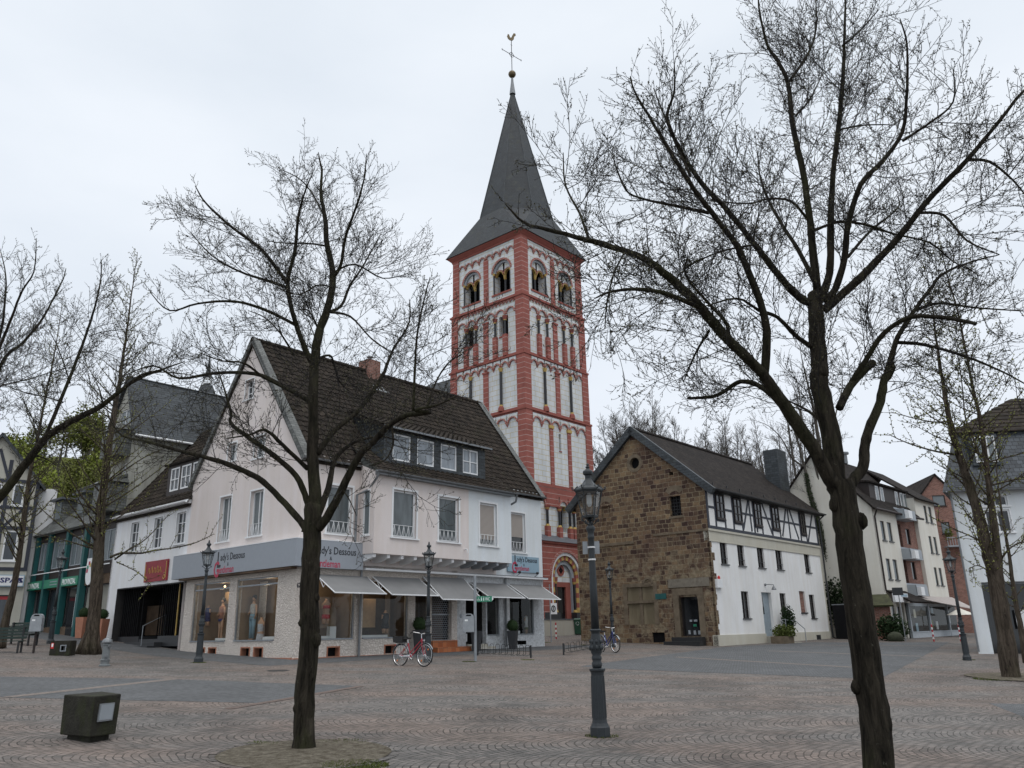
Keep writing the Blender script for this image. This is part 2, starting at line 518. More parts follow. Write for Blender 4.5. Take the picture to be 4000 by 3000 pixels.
    b = s.brick(v, .95, .42, .018, (.62, .64, .655), (.66, .675, .68), (.52, .42, .20), smooth=.1)
    n = s.ramp(s.noise(.9, detail=6), (.3, .9), (.7, 1.04))
    st = s.ramp(s.noise(1.0, s.coord(True, (1.8, .2, 1)), detail=6), (.4, .86), (.6, 1.0))
    s.col(s.mix(1.0, s.mix(1.0, b.outputs[0], n, 'MULTIPLY'), st, 'MULTIPLY')); s.bump(b.outputs['Fac'], .2, -.01)
    M_['ashlar'] = s.m
    # red painted stone with white joints
    s = Mt('red_painted_stone', .85, spec=.2)
    b = s.brick(s.coord(True), 60, .42, .014, (.285, .096, .078), (.315, .108, .088), (.52, .42, .38), smooth=.1)
    n = s.ramp(s.noise(1.3, detail=9, rough=.75), (.3, .74), (.7, 1.16))
    s.col(s.mix(1.0, b.outputs[0], n, 'MULTIPLY')); s.bump(s.noise(20), .2, .01)
    M_['redstone'] = s.m
    s = Mt('red_painted_moulding', .85, spec=.2)
    s.col(s.ramp(s.noise(1.3, detail=6), (.3, (.24, .078, .062)), (.7, (.305, .104, .084)))); s.bump(s.noise(20), .2, .01)
    M_['red'] = s.m
    s = Mt('red_arch_voussoirs', .85, spec=.2)
    b = s.brick(s.coord(True), .16, .16, .012, (.265, .080, .062), (.30, .098, .078), (.46, .35, .32), smooth=.1)
    s.col(b.outputs[0]); M_['redarch'] = s.m
    # brown rubble sandstone
    s = Mt('brown_sandstone_masonry', .9, spec=.15)
    v0 = s.coord(True)
    nzv = s.t.nodes.new('ShaderNodeTexNoise'); nzv.inputs['Scale'].default_value = 1.6; nzv.inputs['Detail'].default_value = 3
    lk(s.t, v0, nzv.inputs['Vector'])
    va = s.t.nodes.new('ShaderNodeVectorMath'); va.operation = 'MULTIPLY_ADD'
    va.inputs[1].default_value = (.22, .17, 0); lk(s.t, nzv.outputs['Color'], va.inputs[0]); lk(s.t, v0, va.inputs[2])
    b = s.brick(va.outputs[0], .40, .25, .020, (.058, .038, .034), (.20, .143, .094), (.25, .21, .155), smooth=.3, freq=2)
    b.squash = .72; b.squash_frequency = 3
    b2 = s.brick(va.outputs[0], .40, .25, .0, (.45, .36, .42), (1.30, 1.22, 1.12), (1, 1, 1), smooth=0, bias=0)
    b2.squash = .72; b2.squash_frequency = 3
    b2.inputs['Vector'].default_value
    big = s.ramp(s.noise(.45, detail=5), (.38, (.72, .64, .66)), (.6, (1.15, 1.12, 1.0)))
    fine = s.ramp(s.noise(9, detail=6, rough=.7), (.3, .72), (.7, 1.25))
    c = s.mix(1.0, s.mix(1.0, b.outputs[0], big, 'MULTIPLY'), fine, 'MULTIPLY')
    # smeared old mortar on the lower half
    sm = s.noise(1.5, v0, detail=8, rough=.7, dist=.6)
    low = s.t.nodes.new('ShaderNodeSeparateXYZ'); lk(s.t, v0, low.inputs[0])
    hmask = s.math('SMOOTH_MIN', 1.0, s.math('MAXIMUM', 0.0, s.math('DIVIDE', s.math('SUBTRACT', 6.6, low.outputs['Y']), 2.0)), .1)
    k = s.math('MULTIPLY', s.ramp(sm, (.48, 0.0), (.57, .8)), hmask)
    c = s.mix(k, c, s.ramp(s.noise(6, detail=6), (.3, (.14, .11, .07)), (.7, (.33, .275, .19))))
    s.col(c)
    n1 = s.bump(b.outputs['Fac'], .9, -.035); s.bump(s.noise(14, detail=5), .6, .03, n1)
    M_['stone'] = s.m
    s = Mt('dressed_sandstone', .9, spec=.15)
    s.col(s.ramp(s.noise(3, detail=7, rough=.7), (.3, (.10, .08, .058)), (.7, (.20, .16, .115)))); s.bump(s.noise(25, detail=4), .5, .02)
    M_['dressed'] = s.m
    # rough stucco
    s = Mt('rough_pink_stucco', .95, spec=.15)
    vo = s.t.nodes.new('ShaderNodeTexVoronoi'); vo.feature = 'DISTANCE_TO_EDGE'; vo.inputs['Scale'].default_value = 11
    wv = s.t.nodes.new('ShaderNodeVectorMath'); wv.operation = 'MULTIPLY_ADD'; wv.inputs[1].default_value = (.16,) * 3
    nv = s.t.nodes.new('ShaderNodeTexNoise'); nv.inputs['Scale'].default_value = 7; lk(s.t, s.tc.outputs['Object'], nv.inputs['Vector'])
    lk(s.t, nv.outputs['Color'], wv.inputs[0]); lk(s.t, s.tc.outputs['Object'], wv.inputs[2]); lk(s.t, wv.outputs[0], vo.inputs['Vector'])
    c = s.ramp(vo.outputs['Distance'], (.0, (.50, .44, .385)), (.10, (.70, .64, .585)))
    s.col(s.mix(1.0, c, s.ramp(s.noise(.8, detail=5), (.3, .9), (.7, 1.06)), 'MULTIPLY'))
    s.bump(s.ramp(vo.outputs['Distance'], (0, 0.0), (.22, 1.0)), .8, .03)
    M_['stucco'] = s.m
    s = Mt('rough_white_stucco', .95, spec=.15)
    s.col(s.ramp(s.noise(9, detail=6), (.35, (.44, .45, .46)), (.6, (.60, .62, .64)))); s.bump(s.noise(13, detail=4), 1.0, .05)
    M_['stuccow'] = s.m
    # brickwork
    s = Mt('red_brickwork', .9, spec=.15)
    b = s.brick(s.coord(True), .25, .08, .010, (.17, .07, .05), (.29, .135, .10), (.26, .22, .20), smooth=.1)
    s.col(s.mix(1.0, b.outputs[0], s.ramp(s.noise(.8, detail=5), (.3, .8), (.7, 1.1)), 'MULTIPLY')); s.bump(b.outputs['Fac'], .4, -.01)
    M_['brick'] = s.m
    s = Mt('orange_step_tiles', .6, spec=.3)
    b = s.brick(s.coord(True), .25, .25, .008, (.30, .09, .035), (.42, .15, .06), (.16, .09, .06), off=0)
    s.col(b.outputs[0]); M_['orangetile'] = s.m
    # canvas
    s = Mt('grey_awning_canvas', .9, spec=.1)
    wv = s.t.nodes.new('ShaderNodeTexWave'); wv.inputs['Scale'].default_value = 5; wv.bands_direction = 'X'; lk(s.t, s.coord(True), wv.inputs['Vector'])
    c = s.ramp(wv.outputs['Fac'], (.2, (.205, .205, .205)), (.8, (.23, .23, .228)))
    s.col(s.mix(1.0, c, s.ramp(s.noise(1.2, detail=5), (.3, .9), (.7, 1.05)), 'MULTIPLY'))
    M_['awning'] = s.m
    # bark
    def bark(name, c1, c2, lich):
        s = Mt(name, .95, spec=.1)
        n = s.noise(14, s.coord(False, (1, 1, .16)), detail=9, rough=.75, dist=.6)
        c = s.ramp(n, (.36, c1), (.5, sc(c2, .55)), (.66, c2))
        c = s.mix(s.ramp(s.noise(1.3, s.coord(False, (1, 1, .5)), detail=7, rough=.7), (.48, 0.0), (.66, lich)), c, (.060, .066, .030))
        c = s.mix(s.ramp(s.noise(11, detail=6, rough=.8), (.63, 0.0), (.67, .6)), c, (.15, .145, .12))
        s.col(c); n1 = s.bump(s.noise(3.5, s.coord(False, (1, 1, .3)), detail=4), .8, .08); s.bump(n, 1.0, .07, n1)
        return s.m
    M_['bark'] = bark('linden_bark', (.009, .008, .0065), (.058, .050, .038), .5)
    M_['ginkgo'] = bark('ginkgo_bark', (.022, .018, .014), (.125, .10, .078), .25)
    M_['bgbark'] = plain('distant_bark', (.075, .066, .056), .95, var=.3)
    M_['twig'] = plain('twig_bark', (.009, .0075, .007), .9, var=.2)
    M_['bud'] = plain('opening_buds', (.060, .056, .022), .8, var=.35, nscale=3)
    M_['budg'] = plain('yellow_green_buds', (.18, .19, .045), .8, var=.35, nscale=3)
    def foli(name, a, b):
        s = Mt(name, .8, spec=.2); s.col(s.ramp(s.noise(.5, detail=6), (.3, a), (.7, b))); return s.m
    M_['hillleaf'] = foli('spring_woodland_leaves', (.06, .072, .018), (.15, .165, .032))
    M_['hillleaf2'] = foli('fresh_green_leaves', (.10, .13, .020), (.22, .26, .04))
    M_['box'] = foli('clipped_box_leaves', (.010, .022, .008), (.030, .055, .018))
    M_['ivy'] = foli('ivy_leaves', (.008, .016, .006), (.030, .048, .016))
    M_['grassm'] = foli('moss_and_grass', (.045, .06, .012), (.10, .12, .03))
    M_['concrete'] = None
    s = Mt('mossy_dark_concrete', .9, spec=.2)
    c = s.ramp(s.noise(5, detail=7, rough=.7), (.3, (.016, .015, .012)), (.7, (.042, .040, .032)))
    m_ = s.ramp(s.noise(2.0, s.coord(True, (1.6, .8, 1)), detail=6), (.48, 0.0), (.66, .6))
    s.col(s.mix(m_, c, (.035, .042, .014))); s.bump(s.noise(30, detail=5), .6, .02)
    M_['concrete'] = s.m
    # glass: facade panes (dark room behind) and see-through shop glass
    def pane(name, c, rough=.06):
        s = Mt(name, rough, spec=.6)
        s.col(s.ramp(s.noise(2.5, s.coord(True, (1, .3, 1)), detail=2), (.35, sc(c, .7)), (.65, sc(c, 1.3))))
        return s.m
    M_['pane'] = pane('window_glass', (.035, .042, .05))
    M_['panegrey'] = pane('pale_curtained_glass', (.085, .10, .105), .12)
    M_['panelight'] = pane('net_curtained_glass', (.20, .225, .25), .15)
    M_['panedark'] = pane('dark_window_glass', (.012, .013, .015))
    s = Mt('curtained_window', .25, spec=.5)
    wv = s.t.nodes.new('ShaderNodeTexWave'); wv.inputs['Scale'].default_value = 4.5; wv.inputs['Distortion'].default_value = 2.5; wv.bands_direction = 'X'
    lk(s.t, s.coord(True, (1, .15, 1)), wv.inputs['Vector'])
    s.col(s.ramp(wv.outputs['Fac'], (.2, (.10, .12, .13)), (.8, (.19, .215, .225)))); M_['curtain'] = s.m
    def clear(name, tint, refl):
        m = bpy.data.materials.new(name); m.use_nodes = True; t = m.node_tree; t.nodes.clear()
        o = t.nodes.new('ShaderNodeOutputMaterial'); mx = t.nodes.new('ShaderNodeMixShader')
        tr = t.nodes.new('ShaderNodeBsdfTransparent'); tr.inputs[0].default_value = (*tint, 1)
        gl = t.nodes.new('ShaderNodeBsdfGlossy'); gl.inputs['Roughness'].default_value = .02
        lw = t.nodes.new('ShaderNodeLayerWeight'); lw.inputs[0].default_value = .5
        pw = t.nodes.new('ShaderNodeMath'); pw.operation = 'POWER'; pw.inputs[1].default_value = 3.5; lk(t, lw.outputs['Facing'], pw.inputs[0])
        ma = t.nodes.new('ShaderNodeMath'); ma.operation = 'MULTIPLY_ADD'; ma.inputs[1].default_value = .25; ma.inputs[2].default_value = refl; lk(t, pw.outputs[0], ma.inputs[0])
        lk(t, ma.outputs[0], mx.inputs[0]); lk(t, tr.outputs[0], mx.inputs[1]); lk(t, gl.outputs[0], mx.inputs[2]); lk(t, mx.outputs[0], o.inputs[0])
        return m
    M_['shopglass'] = clear('shop_glass', (.84, .86, .85), .035)
    M_['lampglass'] = clear('lantern_glass', (.86, .88, .88), .10)
    s = Mt('roller_shutter', .6, spec=.3)
    wv = s.t.nodes.new('ShaderNodeTexWave'); wv.inputs['Scale'].default_value = 6; wv.bands_direction = 'Y'; lk(s.t, s.coord(True), wv.inputs['Vector'])
    s.col(s.ramp(wv.outputs['Fac'], (.1, (.22, .19, .165)), (.6, (.40, .36, .33)))); s.bump(wv.outputs['Fac'], .4, .01); M_['shutter'] = s.m
    def lit(name, c, st):
        m = Mt(name, .6); m.col(c); m.b.inputs['Emission Color'].default_value = (*c, 1); m.b.inputs['Emission Strength'].default_value = st; return m.m
    M_['warmlamp'] = lit('warm_shop_lamp', (1.0, .62, .30), 5.0)
_mk()
# ------------------------------------------------------------------ ground
def clip_convex(pts, P):
    area = sum(P[i][0] * P[(i + 1) % len(P)][1] - P[(i + 1) % len(P)][0] * P[i][1] for i in range(len(P)))
    if area < 0: P = P[::-1]
    for i in range(len(P)):
        a, b = P[i], P[(i + 1) % len(P)]; out = []
        f = lambda q: (b[0] - a[0]) * (q[1] - a[1]) - (b[1] - a[1]) * (q[0] - a[0])
        for k in range(len(pts)):
            p, q = pts[k], pts[(k + 1) % len(pts)]; fp, fq = f(p), f(q)
            if fp >= 0: out.append(p)
            if (fp > 0 and fq < 0) or (fp < 0 and fq > 0):
                t = fp / (fp - fq); out.append((p[0] + (q[0] - p[0]) * t, p[1] + (q[1] - p[1]) * t))
        pts = out
        if len(pts) < 3: return []
    return pts
def sheet(name, P, h, m, step=2):
    P = [(p[0], p[1]) for p in P]; mb = MB()
    x0, x1 = min(p[0] for p in P), max(p[0] for p in P); y0, y1 = min(p[1] for p in P), max(p[1] for p in P)
    i0, i1 = int(math.floor(x0 / step)), int(math.ceil(x1 / step)); j0, j1 = int(math.floor(y0 / step)), int(math.ceil(y1 / step))
    for i in range(i0, i1):
        for j in range(j0, j1):
            c = clip_convex([(i * step, j * step), (i * step + step, j * step), (i * step + step, j * step + step), (i * step, j * step + step)], P)
            if len(c) >= 3: mb.poly([(x, y, gz(x, y) + h) for x, y in c])
    o = mb.build(name, m, uv=False); tag(o, kind='structure'); return o
mb = MB()
xs = [-600, -300, -200, -150, -120, -100, -90, -80] + list(range(-70, 71, 2)) + [80, 90, 100, 120, 150, 200, 300, 600]
ys = [-80, -60, -40] + list(range(-30, 101, 2)) + [110, 120, 140, 170, 200, 300, 500, 900]
for i, x in enumerate(xs):
    for y in ys: mb.v.append(V((x, y, gz(max(-60, min(60, x)), min(y, 200)))))
n = len(ys)
for i in range(len(xs) - 1):
    for j in range(n - 1): mb.f.append((i * n + j, (i + 1) * n + j, (i + 1) * n + j + 1, i * n + j + 1))
tag(mb.build('cobbled_square', M_['sett'], uv=False), kind='structure')
GA = [gp(-900, 2596), gp(633, 2652), gp(1400, 2680), gp(890, 2770), gp(54, 2726), gp(-900, 2690)]
sheet('grey_paving_field', GA, .004, M_['greysett'])
GB = [gp(2262, 2603), gp(2814, 2529), gp(3175, 2509), gp(3709, 2509), gp(3438, 2653), gp(2362, 2612)]
sheet('grey_paving_field', GB, .004, M_['greysett'])
GC = [gp(3862, 2748), gp(4800, 2762), gp(4800, 3110)]
sheet('grey_paving_field', GC, .004, M_['greysett'])
def strip(a, b, w, m='pinkstrip', h=.008):
    a, b = gp(*a), gp(*b); d = (b - a).to_2d().normalized(); nrm = V((-d.y, d.x)) * w / 2
    sheet('paving_strip', [a.to_2d() - nrm, b.to_2d() - nrm, b.to_2d() + nrm, a.to_2d() + nrm], h, M_[m])
strip((30, 2724), (690, 2652), .32)
strip((890, 2770), (1410, 2681), .2, 'rowstrip')
strip((2640, 2567), (3330, 2607), .35)
strip((3000, 2543), (3600, 2564), .35)
strip((3130, 2520), (3680, 2524), .35)
C0 = gp(1141, 2577)
L = Wall(C0, -49); Q = Wall(C0, 40.5)          # pink house: gable side and long side
sheet('pavement', [L.P(-2.2, 0, 0), L.P(30, 0, 0), L.P(30, 0, 2.4), L.P(-2.2, 0, 2.4)], .0045, M_['greysett'])
sheet('pavement', [Q.P(0, 0, 0), Q.P(17, 0, 0), Q.P(17, 0, 2.2), Q.P(0, 0, 2.2)], .0055, M_['greysett'])
def disc(name, c, r, h, m, n=40, jit=0.0, seed=1):
    rnd = random.Random(seed); mb = MB(); rr_ = [r * (1 + rnd.uniform(-jit, jit)) for _ in range(n)]
    ring = [V((c[0] + rr_[k] * math.cos(2 * PI * k / n), c[1] + rr_[k] * math.sin(2 * PI * k / n), 0)) for k in range(n)]
    for p in ring: p.z = gz(p.x, p.y) + h
    cc = V((c[0], c[1], gz(c[0], c[1]) + h + .02))
    for k in range(n): mb.poly((cc, ring[k], ring[(k + 1) % n]))
    return tag(mb.build(name, m, uv=False), kind='structure')
def kerbring(c, r, seed=1):
    rnd = random.Random(seed); mb = MB(); n = 44
    for k in range(n):
        a0, a1 = 2 * PI * (k + .04) / n, 2 * PI * (k + .96) / n; h = .010 + rnd.uniform(-.006, .006)
        q = []
        for (rr_, a) in ((r, a0), (r, a1), (r + .11, a1), (r + .11, a0)):
            x, y = c[0] + rr_ * math.cos(a), c[1] + rr_ * math.sin(a); q.append(V((x, y, gz(x, y) - .05)))
        mb.hexa(q + [p + V((0, 0, .05 + h)) for p in q])
    return tag(mb.build('tree_pit_kerb', M_['sett'], uv=False), kind='structure')
T1 = gp(1186, 2926); pit1 = gp(1193, 2944)
disc('tree_pit', pit1, 1.12, .012, M_['soil'], jit=.01); kerbring(pit1, 1.12)
T2 = V((7.22, 9.05, 0)); T2.z = gz(T2.x, T2.y)
T4 = gp(3953, 2650)
pit4 = T4 + V((.55, 0.1, 0)); disc('tree_pit', pit4, 1.6, .03, M_['soil'], jit=.02, seed=4); kerbring(pit4, 1.6, 4)
# manhole and gully
def flatring(name, c, r, m, label, cat):
    mb = MB(); n = 28
    for k in range(n):
        q = []
        for (rr_, a) in ((r - .05, k), (r - .05, k + 1), (r, k + 1), (r, k)):
            an = 2 * PI * a / n; x, y = c.x + rr_ * math.cos(an), c.y + rr_ * math.sin(an); q.append(V((x, y, gz(x, y) + .006)))
        mb.hexa([p - V((0, 0, .02)) for p in q] + q)
    for k in range(-3, 4):
        wdt = math.sqrt(max(0, (r - .06) ** 2 - (k * .08) ** 2)); x0, x1 = c.x - wdt, c.x + wdt; y = c.y + k * .08
        mb.hexa([V((x, yy, gz(x, yy) + h)) for h in (-.02, .004) for x, yy in ((x0, y - .03), (x1, y - .03), (x1, y + .03), (x0, y + .03))])
    return tag(mb.build(name, m), label, cat)
flatring('manhole_cover', gp(1085, 2620), .34, M_['ironb'], 'round iron manhole cover in the cobbles before the pink house', 'manhole cover')
c = gp(3835, 2642); mb = MB()
for k in range(9):
    x = c.x - .4 + k * .1
    mb.hexa([V((a, b, gz(a, b) + h)) for h in (-.02, .008) for a, b in ((x, c.y - .15), (x + .05, c.y - .15), (x + .05, c.y + .15), (x, c.y + .15))])
tag(mb.build('drain_grate', M_['ironb']), 'slotted iron drain grate in the cobbles at the right', 'drain grate')
# grass tufts and moss along walls and post feet
rnd = random.Random(5); mb = MB()
def tufts(cx, cy, r, n, h=.06):
    for _ in range(n):
        a, q = rnd.uniform(0, 2 * PI), r * math.sqrt(rnd.random()); x, y = cx + q * math.cos(a), cy + q * math.sin(a) * .8
        z = gz(x, y); b = rnd.uniform(0, PI); d = V((math.cos(b), math.sin(b), 0)) * .007; t = V((rnd.uniform(-.03, .03), rnd.uniform(-.03, .03), h * rnd.uniform(.4, 1)))
        p = V((x, y, z)); mb.poly((p - d, p + d, p + t))
tufts(pit1.x + .8, pit1.y - .8, .42, 1500, .035); tufts(pit1.x - .8, pit1.y + .75, .25, 300, .03); tufts(pit1.x + .3, pit1.y + .95, .35, 300, .03)
tufts(pit4.x - 1.2, pit4.y - .5, .6, 1500, .05); tufts(pit4.x, pit4.y - 1.2, .6, 1200, .05)
for (px, py) in ((775, 2589), (1832, 2585), (2350, 2876), (3785, 2578), (2060, 2578), (2285, 2520), (2550, 2510), (2630, 2512), (2135, 2510)):
    g = gp(px, py); tufts(g.x, g.y, .26, 260, .035)
tag(mb.build('grass_tufts', M_['grassm'], uv=False), 'small green grass and moss tufts in joints of the paving', 'grass', kind='stuff')
# ------------------------------------------------------------------ windows, roofs
def window(W, u0, u1, z0, z1, parent, dep=.15, o=0.0, fr='wpaint', glass='curtain', cols=1, rows=(), fw=.07, sill=True, trim=0.0, rail=False, trimmat=None, shutter=None, label=None, sillm=None):
    if u0 > u1: u0, u1 = u1, u0
    mb = MB(); a, b = o - dep, o - dep + .06
    mb.wb(W, u0, u0 + fw, z0, z1, a, b); mb.wb(W, u1 - fw, u1, z0, z1, a, b)
    mb.wb(W, u0 + fw, u1 - fw, z0, z0 + fw, a, b); mb.wb(W, u0 + fw, u1 - fw, z1 - fw, z1, a, b)
    for k in range(1, cols):
        u = u0 + (u1 - u0) * k / cols; mb.wb(W, u - fw * .4, u + fw * .4, z0 + fw, z1 - fw, a, b)
    for f in rows:
        z = z0 + (z1 - z0) * f; mb.wb(W, u0 + fw, u1 - fw, z - fw * .3, z + fw * .3, a + .003, b - .004)
    if trim:
        t = trim
        mb.wb(W, u0 - t, u0, z0, z1 + t, o - .02, o + .018); mb.wb(W, u1, u1 + t, z0, z1 + t, o - .02, o + .018); mb.wb(W, u0, u1, z1, z1 + t, o - .02, o + .018)
    w_ = mb.build('window', M_[fr], parent)
    if label: w_['label'] = label
    zt = z1 - fw
    if shutter:
        zt = z1 - fw - (z1 - z0 - 2 * fw) * shutter
        s = MB().wb(W, u0 + fw, u1 - fw, zt, z1 - fw, a + .02, b - .01); s.build('shutter', M_['shutter'], w_)
    if zt > z0 + fw + .02:
        MB().wb(W, u0 + fw, u1 - fw, z0 + fw, zt, a, a + .02).build('pane', M_[glass], w_)
    if sill:
        MB().wb(W, u0 - .06 - trim, u1 + .06 + trim, z0 - .06, z0, o - dep + .06, o + .07).build('sill', M_[sillm or fr], w_)
    if rail:
        r = MB(); zb, zh = z0 + .02, z0 + .50; q = o - .05
        for z in (zb + .03, zh): r.tube([W.P(u0 + .01, z, q), W.P(u1 - .01, z, q)], .011, 4)
        nn_ = 5
        for k in range(nn_):
            ua, ub = u0 + (u1 - u0) * k / nn_, u0 + (u1 - u0) * (k + 1) / nn_; um = (ua + ub) / 2
            r.tube([W.P(ua + .02, zb + .03, q), W.P(um, zh, q)], .010, 4); r.tube([W.P(um, zh, q), W.P(ub - .02, zb + .03, q)], .010, 4)
            r.tube([W.P(um, zb + .03, q), W.P(um, zh - .1, q)], .008, 4)
        r.build('window_railing', M_['wpaint'], w_)
    return w_
def px_rect(W, a, b, off=0.0):
    (u0, z0), (u1, z1) = W.uz(*a, off), W.uz(*b, off)
    return min(u0, u1), max(u0, u1), min(z0, z1), max(z0, z1)
def tile_rows(mb, P0, ud, sd, U, S, tw=.30, th=.33, amp=.028, lift=.035, rnd=None):
    """pantiled roof plane: courses with a wavy section, each lapping the one below"""
    ud, sd = V(ud).normalized(), V(sd).normalized(); n = ud.cross(sd)
    if n.z < 0: n = -n
    nt_, nr = max(1, round(U / tw)), max(1, round(S / th)); tw, th = U / nt_, S / nr; k = 4
    rnd = rnd or random.Random(1)
    prof = [amp * (math.sin(2 * PI * j / k + .6) + .35 * math.sin(4 * PI * j / k)) for j in range(k)]
    for r_ in range(nr):
        i = len(mb.v); cols = nt_ * k + 1
        for row, (s_, h) in enumerate(((r_ * th, 0.0), (r_ * th, lift), ((r_ + 1) * th, .004))):
            for c in range(cols):
                jz = .006 * mn.noise(V((c * .11, r_ * .9, 3.1)))
                mb.v.append(P0 + ud * (c * tw / k) + sd * s_ + n * (h + (prof[c % k] if row else 0) + jz))
        for row in (0, 1):
            for c in range(cols - 1):
                a = i + row * cols + c; mb.f.append((a, a + 1, a + cols + 1, a + cols))
def slab(mb, a, b, c, d, t):
    n = (V(b) - V(a)).cross(V(d) - V(a)).normalized()
    if n.z < 0: n = -n
    mb.hexa([V(p) - n * t for p in (a, b, c, d)] + [V(p) for p in (a, b, c, d)])
def gutter(mb, W, u0, u1, z, o, r=.065):
    n = 6
    for k in range(n):
        a0, a1 = PI + PI * k / n, PI + PI * (k + 1) / n
        q = [(o + r * math.cos(a), z + r * math.sin(a)) for a in (a0, a1)]; q2 = [(o + (r - .012) * math.cos(a), z + (r - .012) * math.sin(a)) for a in (a0, a1)]
        mb.hexa([W.P(u, zz, oo) for u in (u0, u1) for oo, zz in (q[0], q[1], q2[1], q2[0])])
def arch(mb, W, uc, z, r, th, o0, o1, n=10, a0=0.0, a1=PI):
    for k in range(n):
        t0, t1 = a0 + (a1 - a0) * k / n, a0 + (a1 - a0) * (k + 1) / n
        c = [(uc + q * math.cos(t), z + q * math.sin(t)) for q, t in ((r, t0), (r + th, t0), (r + th, t1), (r, t1))]
        mb.prism(W, c, o0, o1)
def arch_fill(mb, W, uc, z, r, ztop, o, n=10, u0=None, u1=None, dep=0.0):
    """wall above a round opening: fills between the half circle and the rectangle"""
    u0 = uc - r if u0 is None else u0; u1 = uc + r if u1 is None else u1
    pts = [(uc + r * math.cos(PI * k / n), z + r * math.sin(PI * k / n)) for k in range(n + 1)]
    for k in range(n):
        a, b = pts[k], pts[k + 1]
        mb.poly([W.P(a[0], a[1], o), W.P(b[0], b[1], o), W.P(b[0], ztop, o), W.P(a[0], ztop, o)])
        if dep: mb.poly([W.P(a[0], a[1], o), W.P(b[0], b[1], o), W.P(b[0], b[1], o - dep), W.P(a[0], a[1], o - dep)])
def fit_text(s, W, px, py, off, width, h, m, parent, bold=0.0, name='lettering', left=None, z=None):
    """lettering starting at the wall point seen at pixel px,py (or left,z) with a given width in metres"""
    if left is None:
        u, z = W.uz(px, py, off)
    else: u = left
    t = text(s, W, u, z, off, 1.0, m, None, bold, 1.0, name)
    xs_ = [(v.co - W.P(u, z, off)).dot(W.right) for v in t.data.vertices]; x0, w_ = min(xs_), max(xs_) - min(xs_)
    o_ = V((0, 0, 0)); q = parent
    while q is not None: o_ += q.location; q = q.parent
    for v in t.data.vertices:
        d = v.co - W.P(u, z, off)
        v.co = W.P(u, z, off) + W.right * ((d.dot(W.right) - x0) * width / w_) + V((0, 0, d.z * h / .72)) + W.n * d.dot(W.n) - o_
    t.parent = parent; return t
def leafblob(mb, c, rx, ry, rz, n, size, rnd, shell=.55):
    c = V(c)
    for _ in range(n):
        while True:
            d = V((rnd.uniform(-1, 1), rnd.uniform(-1, 1), rnd.uniform(-1, 1)))
            if .01 < d.length < 1: break
        d = d.normalized() * (shell + (1 - shell) * rnd.random()) * (1 + .18 * mn.noise(V((d.x * 3 + c.x, d.y * 3 + c.y, d.z * 3))))
        p = c + V((d.x * rx, d.y * ry, d.z * rz)); s_ = size * rnd.uniform(.6, 1.3)
        a = V((rnd.uniform(-1, 1), rnd.uniform(-1, 1), rnd.uniform(-1, 1))).normalized(); b = a.cross(V((rnd.uniform(-1, 1), rnd.uniform(-1, 1), rnd.uniform(-1, 1)))).normalized()
        mb.poly((p - a * s_, p + b * s_ * .6, p + a * s_, p - b * s_ * .6))
# ------------------------------------------------------------------ pink corner house
z1 = lambda x, y: (x * .8439, 1300 + y * .8439)
z2 = lambda x, y: (700 + x * .8439, 1300 + y * .8439)
z3 = lambda x, y: (1400 + x * .8439, 1300 + y * .8439)
s2 = lambda x, y: (700 + x * .3316, 2100 + y * .3316)
s3 = lambda x, y: (1200 + x * .3316, 2100 + y * .3316)
s4 = lambda x, y: (1700 + x * .3316, 2100 + y * .3316)
H = thing('corner_house', (C0.x, C0.y, .6), 'pale pink corner house with brown pantile roof, grey shop sign and five grey awnings', 'house')
HW, HL, EV, AP = 8.6, 14.75, 8.5, 14.28; SLP = (AP - EV) / (HW / 2)
E2 = Wall(Q.P(HL, 0), -49, flip=True); E2.n = Q.u.copy(); E2.right = V((0, 0, 1)).cross(E2.n)
Bk = Wall(L.P(HW, 0), 40.5); Bk.n = -Q.n; Bk.right = V((0, 0, 1)).cross(Bk.n)
gw = [px_rect(L, z2(303, 315), z2(350, 208)), px_rect(L, z2(222, 600), z2(268, 505)), px_rect(L, z2(345, 585), z2(398, 470)), px_rect(L, z2(175, 970), z2(245, 752)), px_rect(L, z2(318, 945), z2(393, 722))]
mb = MB()
wallface(mb, L, [(0, 4.3), (HW, 4.3), (HW, EV), (HW / 2, AP), (0, EV)], gw, dep=.22)
wallface(mb, Q, [(0, 4.3), (2.8, 4.3), (2.8, EV), (0, EV)], [(1.25, 2.45, 5.46, 7.38)], dep=.18)
BO = 1.0
bw = [(3.79, 5.07), (6.40, 7.62), (9.0, 10.17)]
wallface(mb, Q, [(2.8, 4.7), (8.27, 4.7), (8.27, 8.0), (2.8, 8.0)], [(a, b, 5.41, 7.36) for a, b in bw[:2]], o=BO, dep=.18)
S1 = Wall(Q.P(2.8, 0), -49.5); S1.u = Q.n.copy(); S1.n = -Q.u.copy(); S1.right = V((0, 0, 1)).cross(S1.n)
wallface(mb, S1, [(0, 4.7), (BO, 4.7), (BO, 8.0), (0, 8.4)], [(.3, .72, 5.45, 7.3)], dep=.06)
wallface(mb, E2, [(0, .3), (HW, .3), (HW, EV), (HW / 2, AP), (0, EV)])
wallface(mb, Bk, [(0, .3), (HL, .3), (HL, EV), (0, EV)])
mb.build('pink_wall', M_['pink'], H)
mb = MB()
wallface(mb, Q, [(8.27, 4.7), (11.2, 4.7), (11.2, 8.0), (8.27, 8.0)], [(9.0, 10.17, 5.41, 7.36)], o=BO, dep=.18)
S2 = Wall(Q.P(11.2, 0), -49.5); S2.u = Q.n.copy(); S2.n = Q.u.copy(); S2.right = V((0, 0, 1)).cross(S2.n)
wallface(mb, S2, [(0, 4.7), (BO, 4.7), (BO, 8.0), (0, 8.4)])
